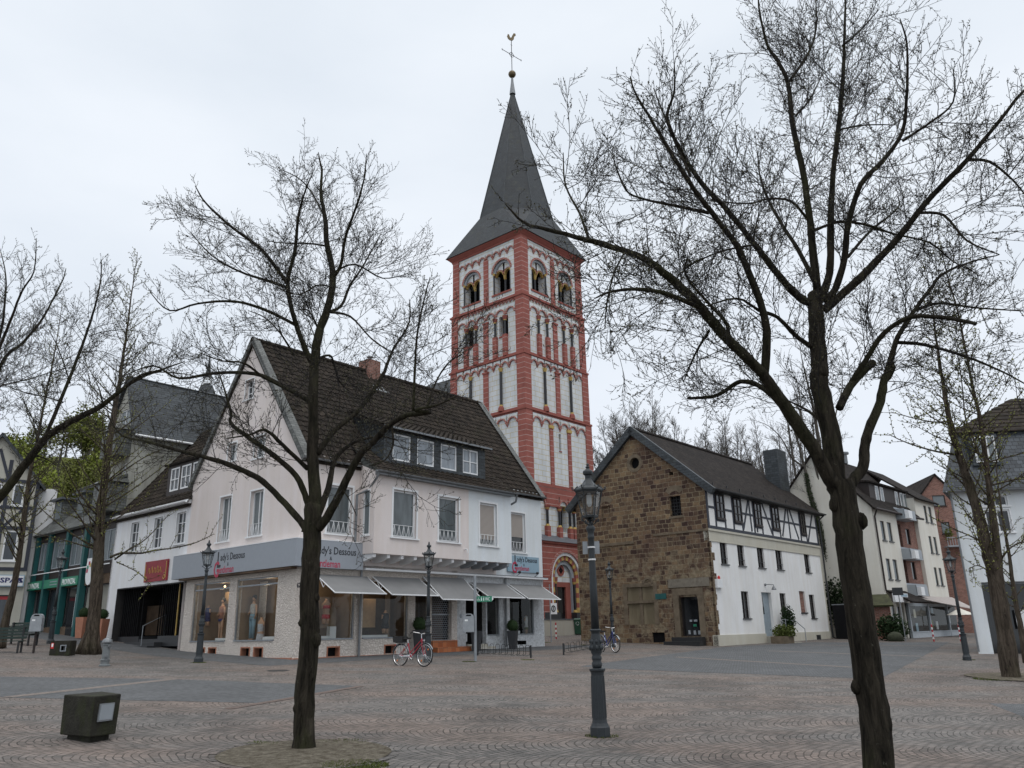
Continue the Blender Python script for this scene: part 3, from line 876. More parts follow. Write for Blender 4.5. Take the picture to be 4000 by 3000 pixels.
wallface(mb, Q, [(11.2, 4.19), (HL, 4.19), (HL, EV), (11.2, EV)], [(12.2, 13.44, 5.38, 7.34)], dep=.18)
mb.build('pale_blue_white_wall', M_['palewall'], H)
mb = MB()   # underside of the bay and the band behind its brackets
mb.poly([Q.P(2.8, 4.7, 0), Q.P(11.2, 4.7, 0), Q.P(11.2, 4.7, BO), Q.P(2.8, 4.7, BO)])
wallface(mb, Q, [(2.8, 4.1), (11.2, 4.1), (11.2, 4.7), (2.8, 4.7)])
mb.build('bay_underside', M_['pink'], H)
for k in range(12):
    u = 2.93 + k * .735; mb = MB(); w_ = .075
    mb.prism(Wall_side := type('W', (), {'P': staticmethod(lambda a, z, o, u=u: Q.P(u + o, z, a))}), [(0, 4.42), (.35, 4.42), (.92, 4.56), (.92, 4.698), (0, 4.698)], -w_, w_)
    mb.build('bay_bracket', M_['wpaint'] if k < 8 else M_['gpaint'], H)
# ground floor, rough stucco
sw1 = px_rect(L, s2(118, 1230), s2(600, 510)); sw2 = px_rect(L, s2(630, 1225), s2(1165, 455))
lw_ = [(sw1[0], sw1[1], 1.46, 3.86), (sw2[0], sw2[1], 1.46, 3.86)]
vents = [(5.35, 6.0, .93, 1.25), (6.25, 6.85, .98, 1.25), (2.84, 3.52, .86, 1.25), (1.93, 2.6, .83, 1.25)]
rw_ = [(.62, 2.78, 1.46, 3.75), (3.18, 5.61, 1.46, 3.75), (6.01, 6.86, 1.46, 3.75), (6.98, 8.2, 1.32, 3.5)]
mb = MB()
wallface(mb, L, [(0, .5), (8.36, .5), (8.36, 4.3), (0, 4.3)], lw_ + vents, dep=.25)
wallface(mb, Q, [(0, .5), (8.55, .5), (8.55, 4.3), (0, 4.3)], rw_ + [(1.51, 2.13, .84, 1.22), (4.34, 4.96, .86, 1.22)], dep=.25)
mb.build('ground_floor_wall', M_['stucco'], H)
mb = MB()
wallface(mb, Q, [(8.55, .5), (HL, .5), (HL, 4.19), (8.55, 4.19)], [(9.1, 10.45, 1.12, 3.6), (10.53, 11.4, 1.47, 3.5), (12.14, 13.95, 1.47, 3.5), (12.66, 13.29, 1.02, 1.2)], dep=.25)
mb.build('white_stucco_wall', M_['stuccow'], H)
def vent(W, a, m='terra'):
    u0, u1, z0, z1 = a; mb = MB(); t = .05
    mb.wb(W, u0, u0 + t, z0, z1, -.25, .02); mb.wb(W, u1 - t, u1, z0, z1, -.25, .02); mb.wb(W, u0 + t, u1 - t, z1 - t, z1, -.25, .02)
    mb.wb(W, u0 + t, u1 - t, z0, z1 - t, -.30, -.25)
    f = mb.build('cellar_vent', M_[m], H)
    MB().wb(W, u0 + t, u1 - t, z0 + .02, z1 - t, -.24, -.22).build('grille', M_['dark'], f)
for a in vents: vent(L, a)
vent(Q, (1.51, 2.13, .84, 1.22)); vent(Q, (4.34, 4.96, .86, 1.22)); vent(Q, (12.66, 13.29, 1.02, 1.2), 'dark')
# orange-pink plinth line
mb = MB(); mb.wb(L, 0.02, 8.36, .5, .86, 0, .03); mb.wb(Q, 0, 6.9, .5, .84, 0, .03); mb.build('plinth', M_['terra'], H)
# windows
for k, g in enumerate(gw):
    window(L, *g, H, dep=.2, cols=2, rows=(.34, .67) if k == 0 else (), glass='pane' if k == 0 else 'curtain', trim=.07 if k else .05, rail=k > 2, fw=.06)
window(Q, 1.25, 2.45, 5.46, 7.38, H, dep=.16, trim=.09, rail=True, glass='panegrey')
for k, (a, b) in enumerate(bw):
    window(Q, a, b, 5.41, 7.36, H, dep=.16, o=BO, trim=.09, rail=True, glass='panegrey', shutter=.88 if k == 2 else None, fw=.08, trimmat=None)
window(Q, 12.2, 13.44, 5.38, 7.34, H, dep=.16, trim=.07, rail=True, glass='panedark', shutter=.62, cols=1)
window(S1, .3, .72, 5.45, 7.3, H, dep=.06, sill=True, glass='curtain', fw=.05)
# shop windows with display boxes behind see-through glass
def shopwin(W, a, back, dep=1.3, transom=None, cols=1, parent=H):
    u0, u1, z0, z1 = a; e = .006
    mb = MB(); t = .05
    mb.wb(W, u0, u0 + t, z0, z1, -.12, -.05); mb.wb(W, u1 - t, u1, z0, z1, -.12, -.05); mb.wb(W, u0 + t, u1 - t, z0, z0 + t, -.12, .03); mb.wb(W, u0 + t, u1 - t, z1 - t, z1, -.12, -.05)
    if transom: mb.wb(W, u0 + t, u1 - t, transom - .03, transom + .03, -.12, -.04)
    for k in range(1, cols):
        u = u0 + (u1 - u0) * k / cols; mb.wb(W, u - .02, u + .02, z0 + t, z1 - t, -.11, -.06)
    f = mb.build('shop_window', M_['steel'], parent)
    g = MB(); g.quad(W.P(u0 + t, z0 + t, -.09), W.P(u1 - t, z0 + t, -.09), W.P(u1 - t, z1 - t, -.09), W.P(u0 + t, z1 - t, -.09)); g.build('pane', M_['shopglass'], f)
    b = MB(); d0 = -.255
    b.wb(W, u0, u1, z0 - .05, z0 + .02, -dep, d0); b.wb(W, u0 - .04, u0, z0, z1, -dep, d0); b.wb(W, u1, u1 + .04, z0, z1, -dep, d0); b.wb(W, u0 - .04, u1 + .04, z0, z1, -dep - .05, -dep); b.wb(W, u0, u1, z1, z1 + .04, -dep, d0)
    b.build('display_niche', M_[back], f)
    return f
M_['beige'] = plain('beige_display_wall', (.26, .19, .13), .8, var=.15, nscale=2)
M_['brownint'] = plain('brown_shop_interior', (.10, .065, .04), .8, var=.4, nscale=2)
M_['blackint'] = plain('dark_shop_interior', (.022, .02, .02), .8, var=.4, nscale=2)
f1 = shopwin(L, lw_[0], 'beige', transom=3.58); f2 = shopwin(L, lw_[1], 'beige', transom=3.58)
g1 = shopwin(Q, rw_[0], 'beige'); g2 = shopwin(Q, rw_[1], 'brownint'); g3 = shopwin(Q, rw_[2], 'brownint', .7)
g4 = shopwin(Q, (10.53, 11.4, 1.47, 3.5), 'blackint'); g5 = shopwin(Q, (12.14, 13.95, 1.47, 3.5), 'blackint')
def panel(W, u0, u1, z0, z1, o, m, par, name='display_panel', t=.03): return MB().wb(W, u0, u1, z0, z1, o - t, o).build(name, M_[m], par)
a0, a1 = lw_[1][0], lw_[1][1]
panel(L, a0 + .05, a0 + .95, 1.7, 3.35, -.95, 'wood', f2); panel(L, a0 + .95, a0 + 1.25, 1.5, 3.8, -1.0, 'brownint', f2); panel(L, a0 + .15, a0 + .5, 1.9, 2.9, -.6, 'skin', f2); panel(L, a0 + .1, a0 + 1.5, 1.5, 1.62, -.45, 'wpaint', f2, t=.4)
panel(L, a1 - .6, a1 - .1, 1.5, 3.8, -1.0, 'stucco', f2)
a0, a1 = lw_[0][0], lw_[0][1]
panel(L, a0 + .2, a0 + 1.9, 3.0, 3.5, -.9, 'wood', f1); panel(L, a0 + .1, a0 + .9, 1.55, 3.0, -1.0, 'brownint', f1); panel(L, a0 + .1, a0 + 1.6, 1.5, 1.6, -.45, 'wpaint', f1, t=.4)
panel(Q, .7, 1.5, 1.5, 3.1, -.9, 'wood', g1); panel(Q, 1.75, 2.5, 1.9, 2.7, -.8, 'beige', g1); panel(Q, .7, 2.0, 1.5, 1.6, -.5, 'wpaint', g1, t=.35); panel(Q, 2.0, 2.3, 1.5, 1.95, -.5, 'wpaint', g1, t=.2)
panel(Q, 3.3, 4.6, 1.9, 3.05, -.9, 'wood', g2); panel(Q, 3.5, 4.9, 1.5, 1.6, -.45, 'wpaint', g2, t=.35); panel(Q, 5.05, 5.3, 1.5, 3.4, -.8, 'beige', g2); panel(Q, 6.1, 6.3, 2.3, 2.75, -.4, 'skin', g3); panel(Q, 6.1, 6.35, 1.8, 2.0, -.4, 'beige', g3)
panel(Q, 10.7, 10.85, 1.6, 3.0, -.6, 'redink', g4); panel(Q, 11.1, 11.25, 1.7, 3.3, -.7, 'wood', g4); panel(Q, 12.35, 12.7, 2.2, 2.6, -.8, 'beige', g5)
for (W_, u, z, par) in ((L, lw_[0][0] + .6, 3.72, f1), (L, lw_[0][0] + 1.6, 3.72, f1), (L, lw_[1][0] + .7, 3.3, f2), (Q, 4.0, 3.3, g2), (Q, 9.8, 3.25, H), (Q, 1.2, 3.4, g1)):
    MB().ball(W_.P(u, z, -.7), .045, n=8, m=6).build('spotlight', M_['warmlamp'], par)
for W_, u in ((L, (lw_[0][0] + lw_[0][1]) / 2), (L, (lw_[1][0] + lw_[1][1]) / 2), (Q, 1.7), (Q, 4.3)):
    pl = bpy.data.lights.new('shop_light', 'POINT'); pl.energy, pl.shadow_soft_size, pl.color = (9 if W_ is L else 6), .12, (1.0, .80, .56)
    ob = bpy.data.objects.new('shop_light', pl); col.objects.link(ob); ob.location = W_.P(u, 3.45, -.55)
# shop entrance on the right and the shuttered doorway with orange tiled steps
mb = MB(); mb.wb(Q, 9.06, 9.1, 1.1, 3.6, -1.8, -.25); mb.wb(Q, 10.45, 10.5, 1.1, 3.6, -1.8, -.25); mb.wb(Q, 9.0, 10.6, 1.1, 3.6, -1.9, -1.8); mb.wb(Q, 9.0, 10.5, 3.6, 3.65, -1.9, -.25)
e_ = mb.build('shop_entrance', M_['blackint'], H)
for k, (u, z, m) in enumerate(((9.3, 1.5, 'wpaint'), (9.5, 1.45, 'grassm'), (9.7, 1.6, 'terra'), (9.9, 1.42, 'wpaint'), (10.1, 2.3, 'redink'), (9.95, 1.9, 'signblue'))):
    MB().wb(Q, u, u + .12, z - .2, z + .15, -.9, -.8).build('shop_goods', M_[m], e_)
mb = MB(); mb.wb(Q, 9.12, 10.45, .95, 1.12, -.3, .1); mb.wb(Q, 9.0, 10.6, .9, 1.0, .1, .45); mb.build('doorstep', M_['plinth'], H)
mb = MB(); uu = 6.98
for r_ in range(24):
    z = 1.34 + r_ * .09
    mb.wb(Q, 6.98, 8.2, z, z + .018, -.20, -.18)
    for c_ in range(10):
        u = 6.98 + (c_ + .5 * (r_ % 2)) * .125
        if u < 8.19: mb.wb(Q, u, u + .014, z + .018, z + .09, -.198, -.182)
mb.wb(Q, 6.98, 8.2, 2.38, 2.44, -.205, -.17); dr = mb.build('roller_grille_door', M_['steel'], H)
MB().wb(Q, 6.98, 8.2, 1.3, 3.5, -.6, -.55).build('door_backing', M_['brownint'], dr)
mb = MB(); mb.wb(Q, 6.95, 8.45, .5, 1.31, -.2, .12); mb.wb(Q, 6.95, 9.05, .5, 1.04, .12, .42); mb.build('tiled_steps', M_['orangetile'], H)
MB().wb(Q, 8.72, 8.82, 2.25, 2.42, 0, .03).build('doorbell', M_['gpaint'], H)
# sign boxes
z0s, z1s = 4.12, 5.13
mb = MB(); mb.wb(L, -.34, 9.1, z0s, z1s, .0, .34); sb = mb.build('fascia_sign', M_['signgrey'], H)
MB().wb(L, -.345, 9.1, z1s, z1s + .03, .0, .35).build('white_edging', M_['wpaint'], sb)
mb = MB(); mb.wb(Q, .003, 2.85, z0s - .03, z1s, .0, .338); sb2 = mb.build('fascia_sign', M_['signgrey'], H)
MB().wb(Q, .01, 2.855, z1s, z1s + .03, .0, .345).build('white_edging', M_['wpaint'], sb2)
MB().wb(L, 0, 8.5, 4.04, z0s - .002, .02, .30).build('sign_soffit', M_['brownint'], H)
def logo(W, ul, z, off, k, par):   # ul: wall coordinate of the left edge, k: width of the upper line
    s = 1 if W.right.dot(W.u) > 0 else -1; m1, m2 = M_['ink'], M_['redink']
    fit_text('L', W, 0, 0, off, k * .13, k * .30, m1, par, .02, left=ul + s * k * .11, z=z - k * .12)
    fit_text("ady's Dessous", W, 0, 0, off, k * .86, k * .135, m1, par, .012, left=ul + s * k * .22, z=z)
    fit_text('&', W, 0, 0, off, k * .05, k * .07, m1, par, .0, left=ul + s * k * .48, z=z - k * .11)
    fit_text('G', W, 0, 0, off + .002, k * .19, k * .30, m2, par, .02, left=ul, z=z - k * .30)
    fit_text('entleman', W, 0, 0, off, k * .52, k * .135, m2, par, .012, left=ul + s * k * .20, z=z - k * .235)
ul, zl = L.uz(*s2(415, 280), .345); ur, _ = L.uz(*s2(770, 230), .345)
logo(L, ul, L.uz(*s2(495, 272), .345)[1], .342, abs(ul - ur) / 1.08, sb)
ur2, zr2 = Q.uz(*s3(575, 215), .34); ul2, _ = Q.uz(*s3(140, 195), .34); k_ = (ur2 - ul2) / .84
logo(Q, ur2 - k_ * 1.08, zr2, .340, k_, sb2)
bs = MB().wb(Q, 11.95, 14.35, 4.42, 5.19, .02, .10).build('wall_sign', M_['signblue'], H)
ul3, _ = Q.uz(*s4(905, 340), .1); ur3, zr3 = Q.uz(*s4(1200, 300), .1)
logo(Q, ul3, zr3, .102, (ur3 - ul3) / 1.08, bs)
for px_, py_ in ((1000, 400), (1210, 420)):
    u, z = Q.uz(*s4(px_, py_), .45); sp_ = MB(); sp_.tube([Q.P(u - .1, 4.18, .25), Q.P(u, 4.3, .42)], .012, 5); sp_.ball(Q.P(u, 4.38, .42), .08, .08, .07, 8, 6); sp_.build('sign_spotlight', M_['ironb'], H)
text('62', L, *L.uz(*s2(1388, 588)), .012, .24, M_['ink'], H, .01, name='house_number')
# ledge over the awnings
mb = MB(); mb.wb(Q, 3.0, HL, 4.10, 4.18, .0, .34); mb.build('ledge', M_['wpaint'], H)
MB().wb(Q, 8.4, HL + .02, 4.182, 4.2, .0, .36).build('lead_flashing', M_['lead'], H)
# awnings
for k, (a, b, zt, zb) in enumerate(((.82, 3.25, 3.86, 3.14), (3.6, 6.1, 3.88, 3.12), (6.4, 8.85, 3.98, 2.98), (9.3, 11.72, 3.82, 3.12), (12.02, 14.45, 3.82, 3.10))):
    o1 = 1.28; mb = MB()
    n = 8
    for i in range(n):
        t0, t1 = i / n, (i + 1) / n
        sag = lambda t: -.03 * math.sin(PI * t)
        za, zc = zt + (zb - zt) * t0 + sag(t0), zt + (zb - zt) * t1 + sag(t1)
        mb.hexa([Q.P(a, za - .008, .1 + (o1 - .1) * t0), Q.P(b, za - .008, .1 + (o1 - .1) * t0), Q.P(b, zc - .008, .1 + (o1 - .1) * t1), Q.P(a, zc - .008, .1 + (o1 - .1) * t1),
                 Q.P(a, za, .1 + (o1 - .1) * t0), Q.P(b, za, .1 + (o1 - .1) * t0), Q.P(b, zc, .1 + (o1 - .1) * t1), Q.P(a, zc, .1 + (o1 - .1) * t1)])
    aw = mb.build('awning', M_['awning'], H)
    MB().wb(Q, a - .03, b + .03, zb - .03, zb + .02, o1, o1 + .05).build('front_bar', M_['wpaint'], aw)
    for u in (a - .02, b + .02):
        r_ = MB(); r_.tube([Q.P(u, zt - .02, .08), Q.P(u, (zt + zb) / 2 - .01, .68), Q.P(u, zb, o1)], .022, 6)
        r_.tube([Q.P(u, zt - .18, .06), Q.P(u, zt - .2, .35), Q.P(u, (zt + zb) / 2 - .14, .58), Q.P(u, (zt + zb) / 2 - .02, .7)], .018, 6)
        r_.build('awning_arm', M_['wpaint'], aw)
# roof: front slope, flared foot over the bay, back slope
mb = MB(); up = (V((0, 0, SLP)) - Q.n); SD = up.normalized(); Sl = (HW / 2) * math.hypot(1, SLP)
sl0 = .62                        # flare meets the slope this far in
tile_rows(mb, Q.P(-.12, EV - .22, .16), Q.u, SD, 3.0, Sl + .27)
tile_rows(mb, Q.P(11.2, EV - .22, .16), Q.u, SD, HL - 11.2 + .12, Sl + .27)
zf = 9.32; off_ = (zf - EV) / SLP
tile_rows(mb, Q.P(2.88, zf, -off_), Q.u, SD, 8.32, Sl - off_ * math.hypot(1, SLP))
fl = (V((0, 0, zf - 7.98)) - Q.n * (1.25 + off_)); tile_rows(mb, Q.P(2.68, 7.98, 1.25), Q.u, fl.normalized(), 8.64, fl.length + .05)
rf = mb.build('roof', M_['tile'], H)
mb = MB(); slab(mb, Bk.P(-.12, EV - .2, .15), Bk.P(HL + .12, EV - .2, .15), Bk.P(HL + .12, AP, -HW / 2), Bk.P(-.12, AP, -HW / 2), .1)
slab(mb, Q.P(-.1, EV - .32, .12), Q.P(HL + .1, EV - .32, .12), Q.P(HL + .1, AP - .1, -HW / 2), Q.P(-.1, AP - .1, -HW / 2), .08)
mb.build('roof_underlay', M_['tile'], rf)
mb = MB(); n = int(HL / .38)
for k in range(n):
    c_ = Q.P(-.1 + (k + .5) * (HL + .2) / n, AP + .02, -HW / 2); mb.tube([c_ - Q.u * .2, c_ + Q.u * .2], [.13, .11], 7)
mb.build('ridge_tiles', M_['tile'], rf)
mb = MB()      # slated verges
for W_, uo, sgn in ((L, .0, 1), (E2, .0, 1)):
    for (a, b) in (((-.18, EV - .28), (HW / 2, AP + .04)), ((HW + .18, EV - .28), (HW / 2, AP + .04))):
        mb.beam(W_, (a[0], a[1]), (b[0], b[1]), .20, 0.0, .14)
mb.split('slate_verge', M_['slatelt'], rf)
mb = MB()      # broad slate strip on the roof along the gable
nrm_ = Q.u.cross(SD); nrm_ = nrm_ if nrm_.z > 0 else -nrm_
for u_ in (-.13, HL - .24):
    p = Q.P(u_, EV - .25, .18) + nrm_ * .075; mb.hexa([p, p + Q.u * .36, p + Q.u * .36 + SD * (Sl + .28), p + SD * (Sl + .28)] + [q + nrm_ * .03 for q in (p, p + Q.u * .36, p + Q.u * .36 + SD * (Sl + .28), p + SD * (Sl + .28))])
mb.split('slate_verge', M_['slatelt'], rf)
# shed dormer with four windows
dw = [(4.2, 5.25), (5.62, 6.68), (7.08, 8.12), (8.52, 9.58)]; do = .4
mb = MB(); wallface(mb, Q, [(3.7, 8.5), (10.05, 8.5), (10.05, 10.12), (3.7, 10.12)], [(a, b, 8.76, 9.93) for a, b in dw], o=do, dep=.14)
mb.poly([Q.P(10.05, 8.5, do), Q.P(10.05, 10.12, do), Q.P(10.05, 11.2, -2.0), Q.P(10.05, 8.9, -.4)]); mb.poly([Q.P(3.7, 8.5, do), Q.P(3.7, 10.12, do), Q.P(3.7, 11.2, -2.0), Q.P(3.7, 8.9, -.4)])
dm = mb.build('dormer', M_['slate'], H)
for k, (a, b) in enumerate(dw): window(Q, a, b, 8.76, 9.93, H, dep=.10, o=do, cols=2 if k == 3 else 1, rows=(.5,) if k == 3 else (), glass='panelight', fw=.07, sill=False)
mb = MB(); sh = (V((0, 0, 11.25 - 10.1)) - Q.n * 2.65); tile_rows(mb, Q.P(3.5, 10.13, .65), Q.u, sh.normalized(), 6.75, sh.length)
slab(mb, Q.P(3.5, 10.12, .65), Q.P(10.25, 10.12, .65), Q.P(10.25, 11.24, -2.0), Q.P(3.5, 11.24, -2.0), .10); mb.build('dormer_roof', M_['tile'], dm)
MB().wb(Q, 3.48, 10.27, 10.06, 10.14, .652, .69).build('dormer_fascia', M_['zinc'], dm)
# gutters and pipes
mb = MB(); gutter(mb, Q, 2.6, 11.4, 7.98, 1.34); gutter(mb, Q, -.15, 2.65, EV - .2, .24); gutter(mb, Q, 11.2, HL + .15, EV - .2, .24)
mb.wb(Q, 2.78, 11.22, 7.84, 8.02, BO + .002, 1.27)
mb.split('gutter', M_['zinc'], H)
mb = MB(); mb.tube([Q.P(2.72, 7.92, 1.3), Q.P(2.72, 7.75, 1.25), Q.P(2.86, 7.3, .55), Q.P(2.95 - .35, 7.1, .12), Q.P(2.6, 5.15, .1)], .05, 8); mb.tube([Q.P(2.98, 4.1, .1), Q.P(2.98, .75, .1)], .05, 8)
mb.tube([Q.P(11.3, 7.9, 1.32), Q.P(11.34, 7.6, 1.2), Q.P(11.34, 7.5, .9)], .05, 8); mb.tube([Q.P(11.75, 4.1, .1), Q.P(11.75, .95, .1)], .05, 8)
mb.split('downpipe', M_['zinc'], H)
mb = MB()
for u in (2.86, 11.22): mb.hexa([Q.P(u + d, z, o) for d in (-.02, .02) for z, o in ((7.9, 1.22), (8.0, 1.22), (zf, -off_), (EV - .3, 0))])
mb.split('bay_cheek', M_['slatelt'], H)
mb = MB(); co = -HW / 2 - .1
mb.wb(Q, 6.3, 7.05, AP - .9, AP + .62, co - .4, co + .4); ch = mb.build('chimney', M_['brick'], rf)
mb = MB(); mb.lathe([(.10, AP + .62), (.10, AP + .8), (.16, AP + .84), (.16, AP + .88), (.03, AP + .95)], Q.P(6.67, 0, co), 10); mb.build('chimney_pot', M_['zinc'], rf)
slab(m_ := MB(), Q.P(6.15, AP - 1.15, co + 1.0), Q.P(7.2, AP - 1.15, co + 1.0), Q.P(7.2, AP - .55, co + .45), Q.P(6.15, AP - .55, co + .45), .02); m_.build('chimney_flashing', M_['zinc'], rf)
for (u, z, o) in ((1.7, 5.2, .1), (8.0, 5.15, 1.05)):
    MB().tube([Q.P(u, z, o - .04), Q.P(u, z, o + .1), Q.P(u + .02, z - .16, o + .12)], .03, 6).build('wall_lamp', M_['wpaint'], H)
# ------------------------------------------------------------------ buildings left of the pink house
q4 = lambda x, y: (400 + x * .3013, 1400 + y * .3013)
q7 = lambda x, y: (x * .2411, 2200 + y * .2411)
q3 = lambda x, y: (x * .3014, 1700 + y * .3014)
def backbox(mb, W, u0, u1, z0, z1, d, skip=0):     # other three walls of a block
    for a, b in ((W.P(u0, 0, 0), W.P(u0, 0, -d)), (W.P(u0, 0, -d), W.P(u1, 0, -d)), (W.P(u1, 0, -d), W.P(u1, 0, 0)))[skip:]:
        mb.poly([a + V((0, 0, z0)), b + V((0, 0, z0)), b + V((0, 0, z1)), a + V((0, 0, z1))])
# white shop with the red sign
p = L.P(12.4, 1.3); S = thing('shop_building', p, 'white shop building with red sign and black glass entrance beside the pink house', 'shop')
ea = 7.64; A0, A1 = 8.62, 16.15
ops = [(9.0, 9.85, 5.75, 7.18), (11.2, 12.05, 5.72, 7.17), (13.65, 14.5, 5.72, 7.18)]
mb = MB(); wallface(mb, L, [(A0, 4.03), (A1, 4.03), (A1, ea), (A0, ea)], ops, dep=.14, o=-.02)
wallface(mb, L, [(15.3, .8), (A1, .8), (A1, 4.03), (15.3, 4.03)], o=-.02)
G1 = Wall(L.P(A1, 0), 41); G1.n = L.u.copy(); G1.right = V((0, 0, 1)).cross(G1.n)
rz_, rd = 12.9, 4.3
wallface(mb, G1, [(0, .8), (2 * rd, .8), (2 * rd, ea), (rd, rz_), (0, ea)])
mb.build('wall', M_['white'], S)
for a in ops: window(L, *a, S, dep=.12, o=-.02, cols=2, rows=(.33, .66), trim=.06, glass='pane', fw=.05)
mb = MB(); SDs = (V((0, 0, rz_ - ea)) - L.n * rd); tile_rows(mb, L.P(A0 - .1, ea - .1, .18), L.u, SDs.normalized(), A1 - A0 + .25, SDs.length + .2)
slab(mb, L.P(A0, ea - .1, -2 * rd), L.P(A1 + .1, ea - .1, -2 * rd), L.P(A1 + .1, rz_, -rd), L.P(A0, rz_, -rd), .1)
slab(mb, L.P(A0, ea - .25, .12), L.P(A1 + .1, ea - .25, .12), L.P(A1 + .1, rz_ - .12, -rd), L.P(A0, rz_ - .12, -rd), .06)
mb.build('roof', M_['tile'], S)
mb = MB(); gutter(mb, L, A0, A1 + .2, ea - .05, .26, .07); mb.wb(L, A0, A1, ea - .14, ea + .03, 0, .18); mb.build('gutter', M_['wpaint'], S)
dz0, dz1, dd = 8.42, 9.55, -.35
mb = MB(); wallface(mb, L, [(8.45, 8.2), (11.9, 8.2), (11.9, 9.75), (8.45, 9.75)], [(8.55, 9.45, dz0, dz1), (9.65, 10.55, dz0, dz1), (10.75, 11.6, dz0, dz1)], o=dd, dep=.1)
mb.poly([L.P(11.9, 8.2, dd), L.P(11.9, 9.75, dd), L.P(11.9, 9.9, -2.0), L.P(11.9, 8.2, -1)]); dm = mb.build('dormer', M_['darkwood'], S)
slab(m_ := MB(), L.P(8.4, 9.78, dd + .15), L.P(12.1, 9.78, dd + .15), L.P(12.1, 10.6, -2.3), L.P(8.4, 10.6, -2.3), .1); m_.build('dormer_roof', M_['flattile'], dm)
for a, b in ((8.55, 9.45), (9.65, 10.55), (10.75, 11.6)): window(L, a, b, dz0, dz1, S, dep=.06, o=dd, cols=2, rows=(.5,), glass='pane', fw=.07, sill=False)
# ground floor: recessed black shopfront
mb = MB(); mb.wb(L, 8.4, 15.3, .9, 4.02, -2.5, -2.4); mb.wb(L, 15.27, 15.32, .9, 4.02, -2.4, -.03); mb.wb(L, A0 - .2, 15.27, 3.98, 4.025, -2.4, -.03); e_ = mb.build('shopfront', M_['blackint'], S)
for k in range(34):
    u = 8.75 + k * .19
    if 11.3 < u < 12.9: continue
    MB().wb(L, u, u + .035, 1.75, 4.0, -.35 - .9 * (1 if 10.9 < u < 13.4 else 0), -.30 - .9 * (1 if 10.9 < u < 13.4 else 0)).build('mullion', M_['dark'], e_) if k % 2 else MB().wb(L, u, u + .05, 1.75, 4.0, -.34, -.30).build('mullion', M_['gold' if k in (4,) else 'dark'], e_)
for (u0, u1) in ((8.7, 11.1), (13.0, 15.2)):
    MB().wb(L, u0, u1, 1.3, 1.75, -1.6, -.28).build('shopfront_base', M_['darkframe'], e_)
    MB().wb(L, u0 + .2, u1 - .2, 1.8, 3.2, -1.55, -1.5).build('display_panel', M_['brownint'], e_)
MB().wb(L, 11.6, 12.5, 1.8, 3.95, -2.3, -2.25).build('glass_door', M_['panedark'], e_)
MB().wb(L, 11.85, 12.15, 2.9, 3.3, -2.24, -2.22).build('notice', M_['gpaint'], e_)
mb = MB(); mb.wb(L, 11.0, 13.6, .9, 1.62, -2.4, -.3); mb.wb(L, 10.6, 13.6, .9, 1.48, -.3, .1); mb.wb(L, 10.4, 13.6, .8, 1.33, .1, .5); mb.build('steps', M_['darkframe'], S)
mb = MB(); mb.tube([L.P(11.4, 1.3, .3), L.P(11.4, 2.2, .3), L.P(11.8, 2.7, -.9), L.P(11.8, 1.7, -.9)], .02, 6); mb.build('handrail', M_['steel'], S)
rs = MB().wb(L, 10.15, 12.38, 4.17, 5.12, .0, .06).build('red_sign', M_['redsign'], S)
mb = MB()
for pts in ([(10.25, 5.03), (10.25, 4.3)], [(12.28, 5.0), (12.28, 4.35)]): mb.tube([L.P(u, z, .07) for u, z in pts], .018, 5)
for uc, zc in ((10.38, 4.33), (12.18, 4.33)): mb.tube([L.P(uc + .09 * math.cos(a), zc + .09 * math.sin(a), .07) for a in [k * .6 for k in range(12)]], .018, 5)
for k in range(5): mb.tube([L.P(10.7 + k * .28, 4.55, .07), L.P(10.78 + k * .28, 4.8 + .06 * (k % 2), .07), L.P(10.9 + k * .28, 4.58, .07)], .014, 4)
mb.split('gold_scrollwork', M_['gold'], rs)
# tall grey building with slate roof
B0, B1, zr = 16.2, 19.6, 15.55
N = thing('apartment_building', L.P(17.8, 1.6), 'tall grey rendered building with slate roof and slate-clad bays behind the white shop', 'building')
NS = Wall(L.P(B0, 0), 41); NS.n = -L.u; NS.right = V((0, 0, 1)).cross(NS.n)
mb = MB(); wallface(mb, L, [(B0, 1), (B1, 1), (B1, 12.3), (17.5, zr), (B0, 12.3)], [(16.85, 18.2, 12.35, 13.7), (16.6, 17.1, 9.5, 10.6), (17.6, 18.6, 7.0, 8.2)], o=-.3, dep=.12)
wallface(mb, NS, [(.3, 1), (15, 1), (15, 12.3), (.3, 12.3)])
mb.poly([L.P(B1, 1, -.3), L.P(B1, 12.3, -.3), L.P(B1, 12.3, -15), L.P(B1, 1, -15)])
wallface(mb, Wall_b := Wall(L.P(0, 0, -15), -49), [(B0, 1), (B1, 1), (B1, 12.3), (17.5, zr), (B0, 12.3)])
mb.build('wall', M_['grey'], N)
for a in ((16.85, 18.2, 12.35, 13.7), (16.6, 17.1, 9.5, 10.6), (17.6, 18.6, 7.0, 8.2)): window(L, *a, N, dep=.1, o=-.3, cols=2, glass='curtain', fw=.06)
mb = MB(); slab(mb, L.P(B0 - .35, 12.05, -.1), L.P(B0 - .35, 12.05, -15.3), L.P(17.5, zr + .1, -15.3), L.P(17.5, zr + .1, -.1), .12)
slab(mb, L.P(B1 + .3, 12.05, -.1), L.P(B1 + .3, 12.05, -15.3), L.P(17.5, zr + .1, -15.3), L.P(17.5, zr + .1, -.1), .12)
mb.build('roof', M_['slate'], N)
mb = MB()
for d in (3, 7.5, 10.5, 5.2, 1.4): 
    c = L.P(B0 + .1 + (d % 2) * .3, 12.45 + (d % 2) * .75, -d); mb.tube([c, c + V((0, 0, .18)) - L.u * .12], [.07, .04], 4)
mb.split('snow_guard', M_['wpaint'], N)
mb = MB(); mb.tube([NS.P(.2, 11.98, .42), NS.P(15, 11.98, .42)], .07, 6); mb.build('gutter', M_['wpaint'], N)
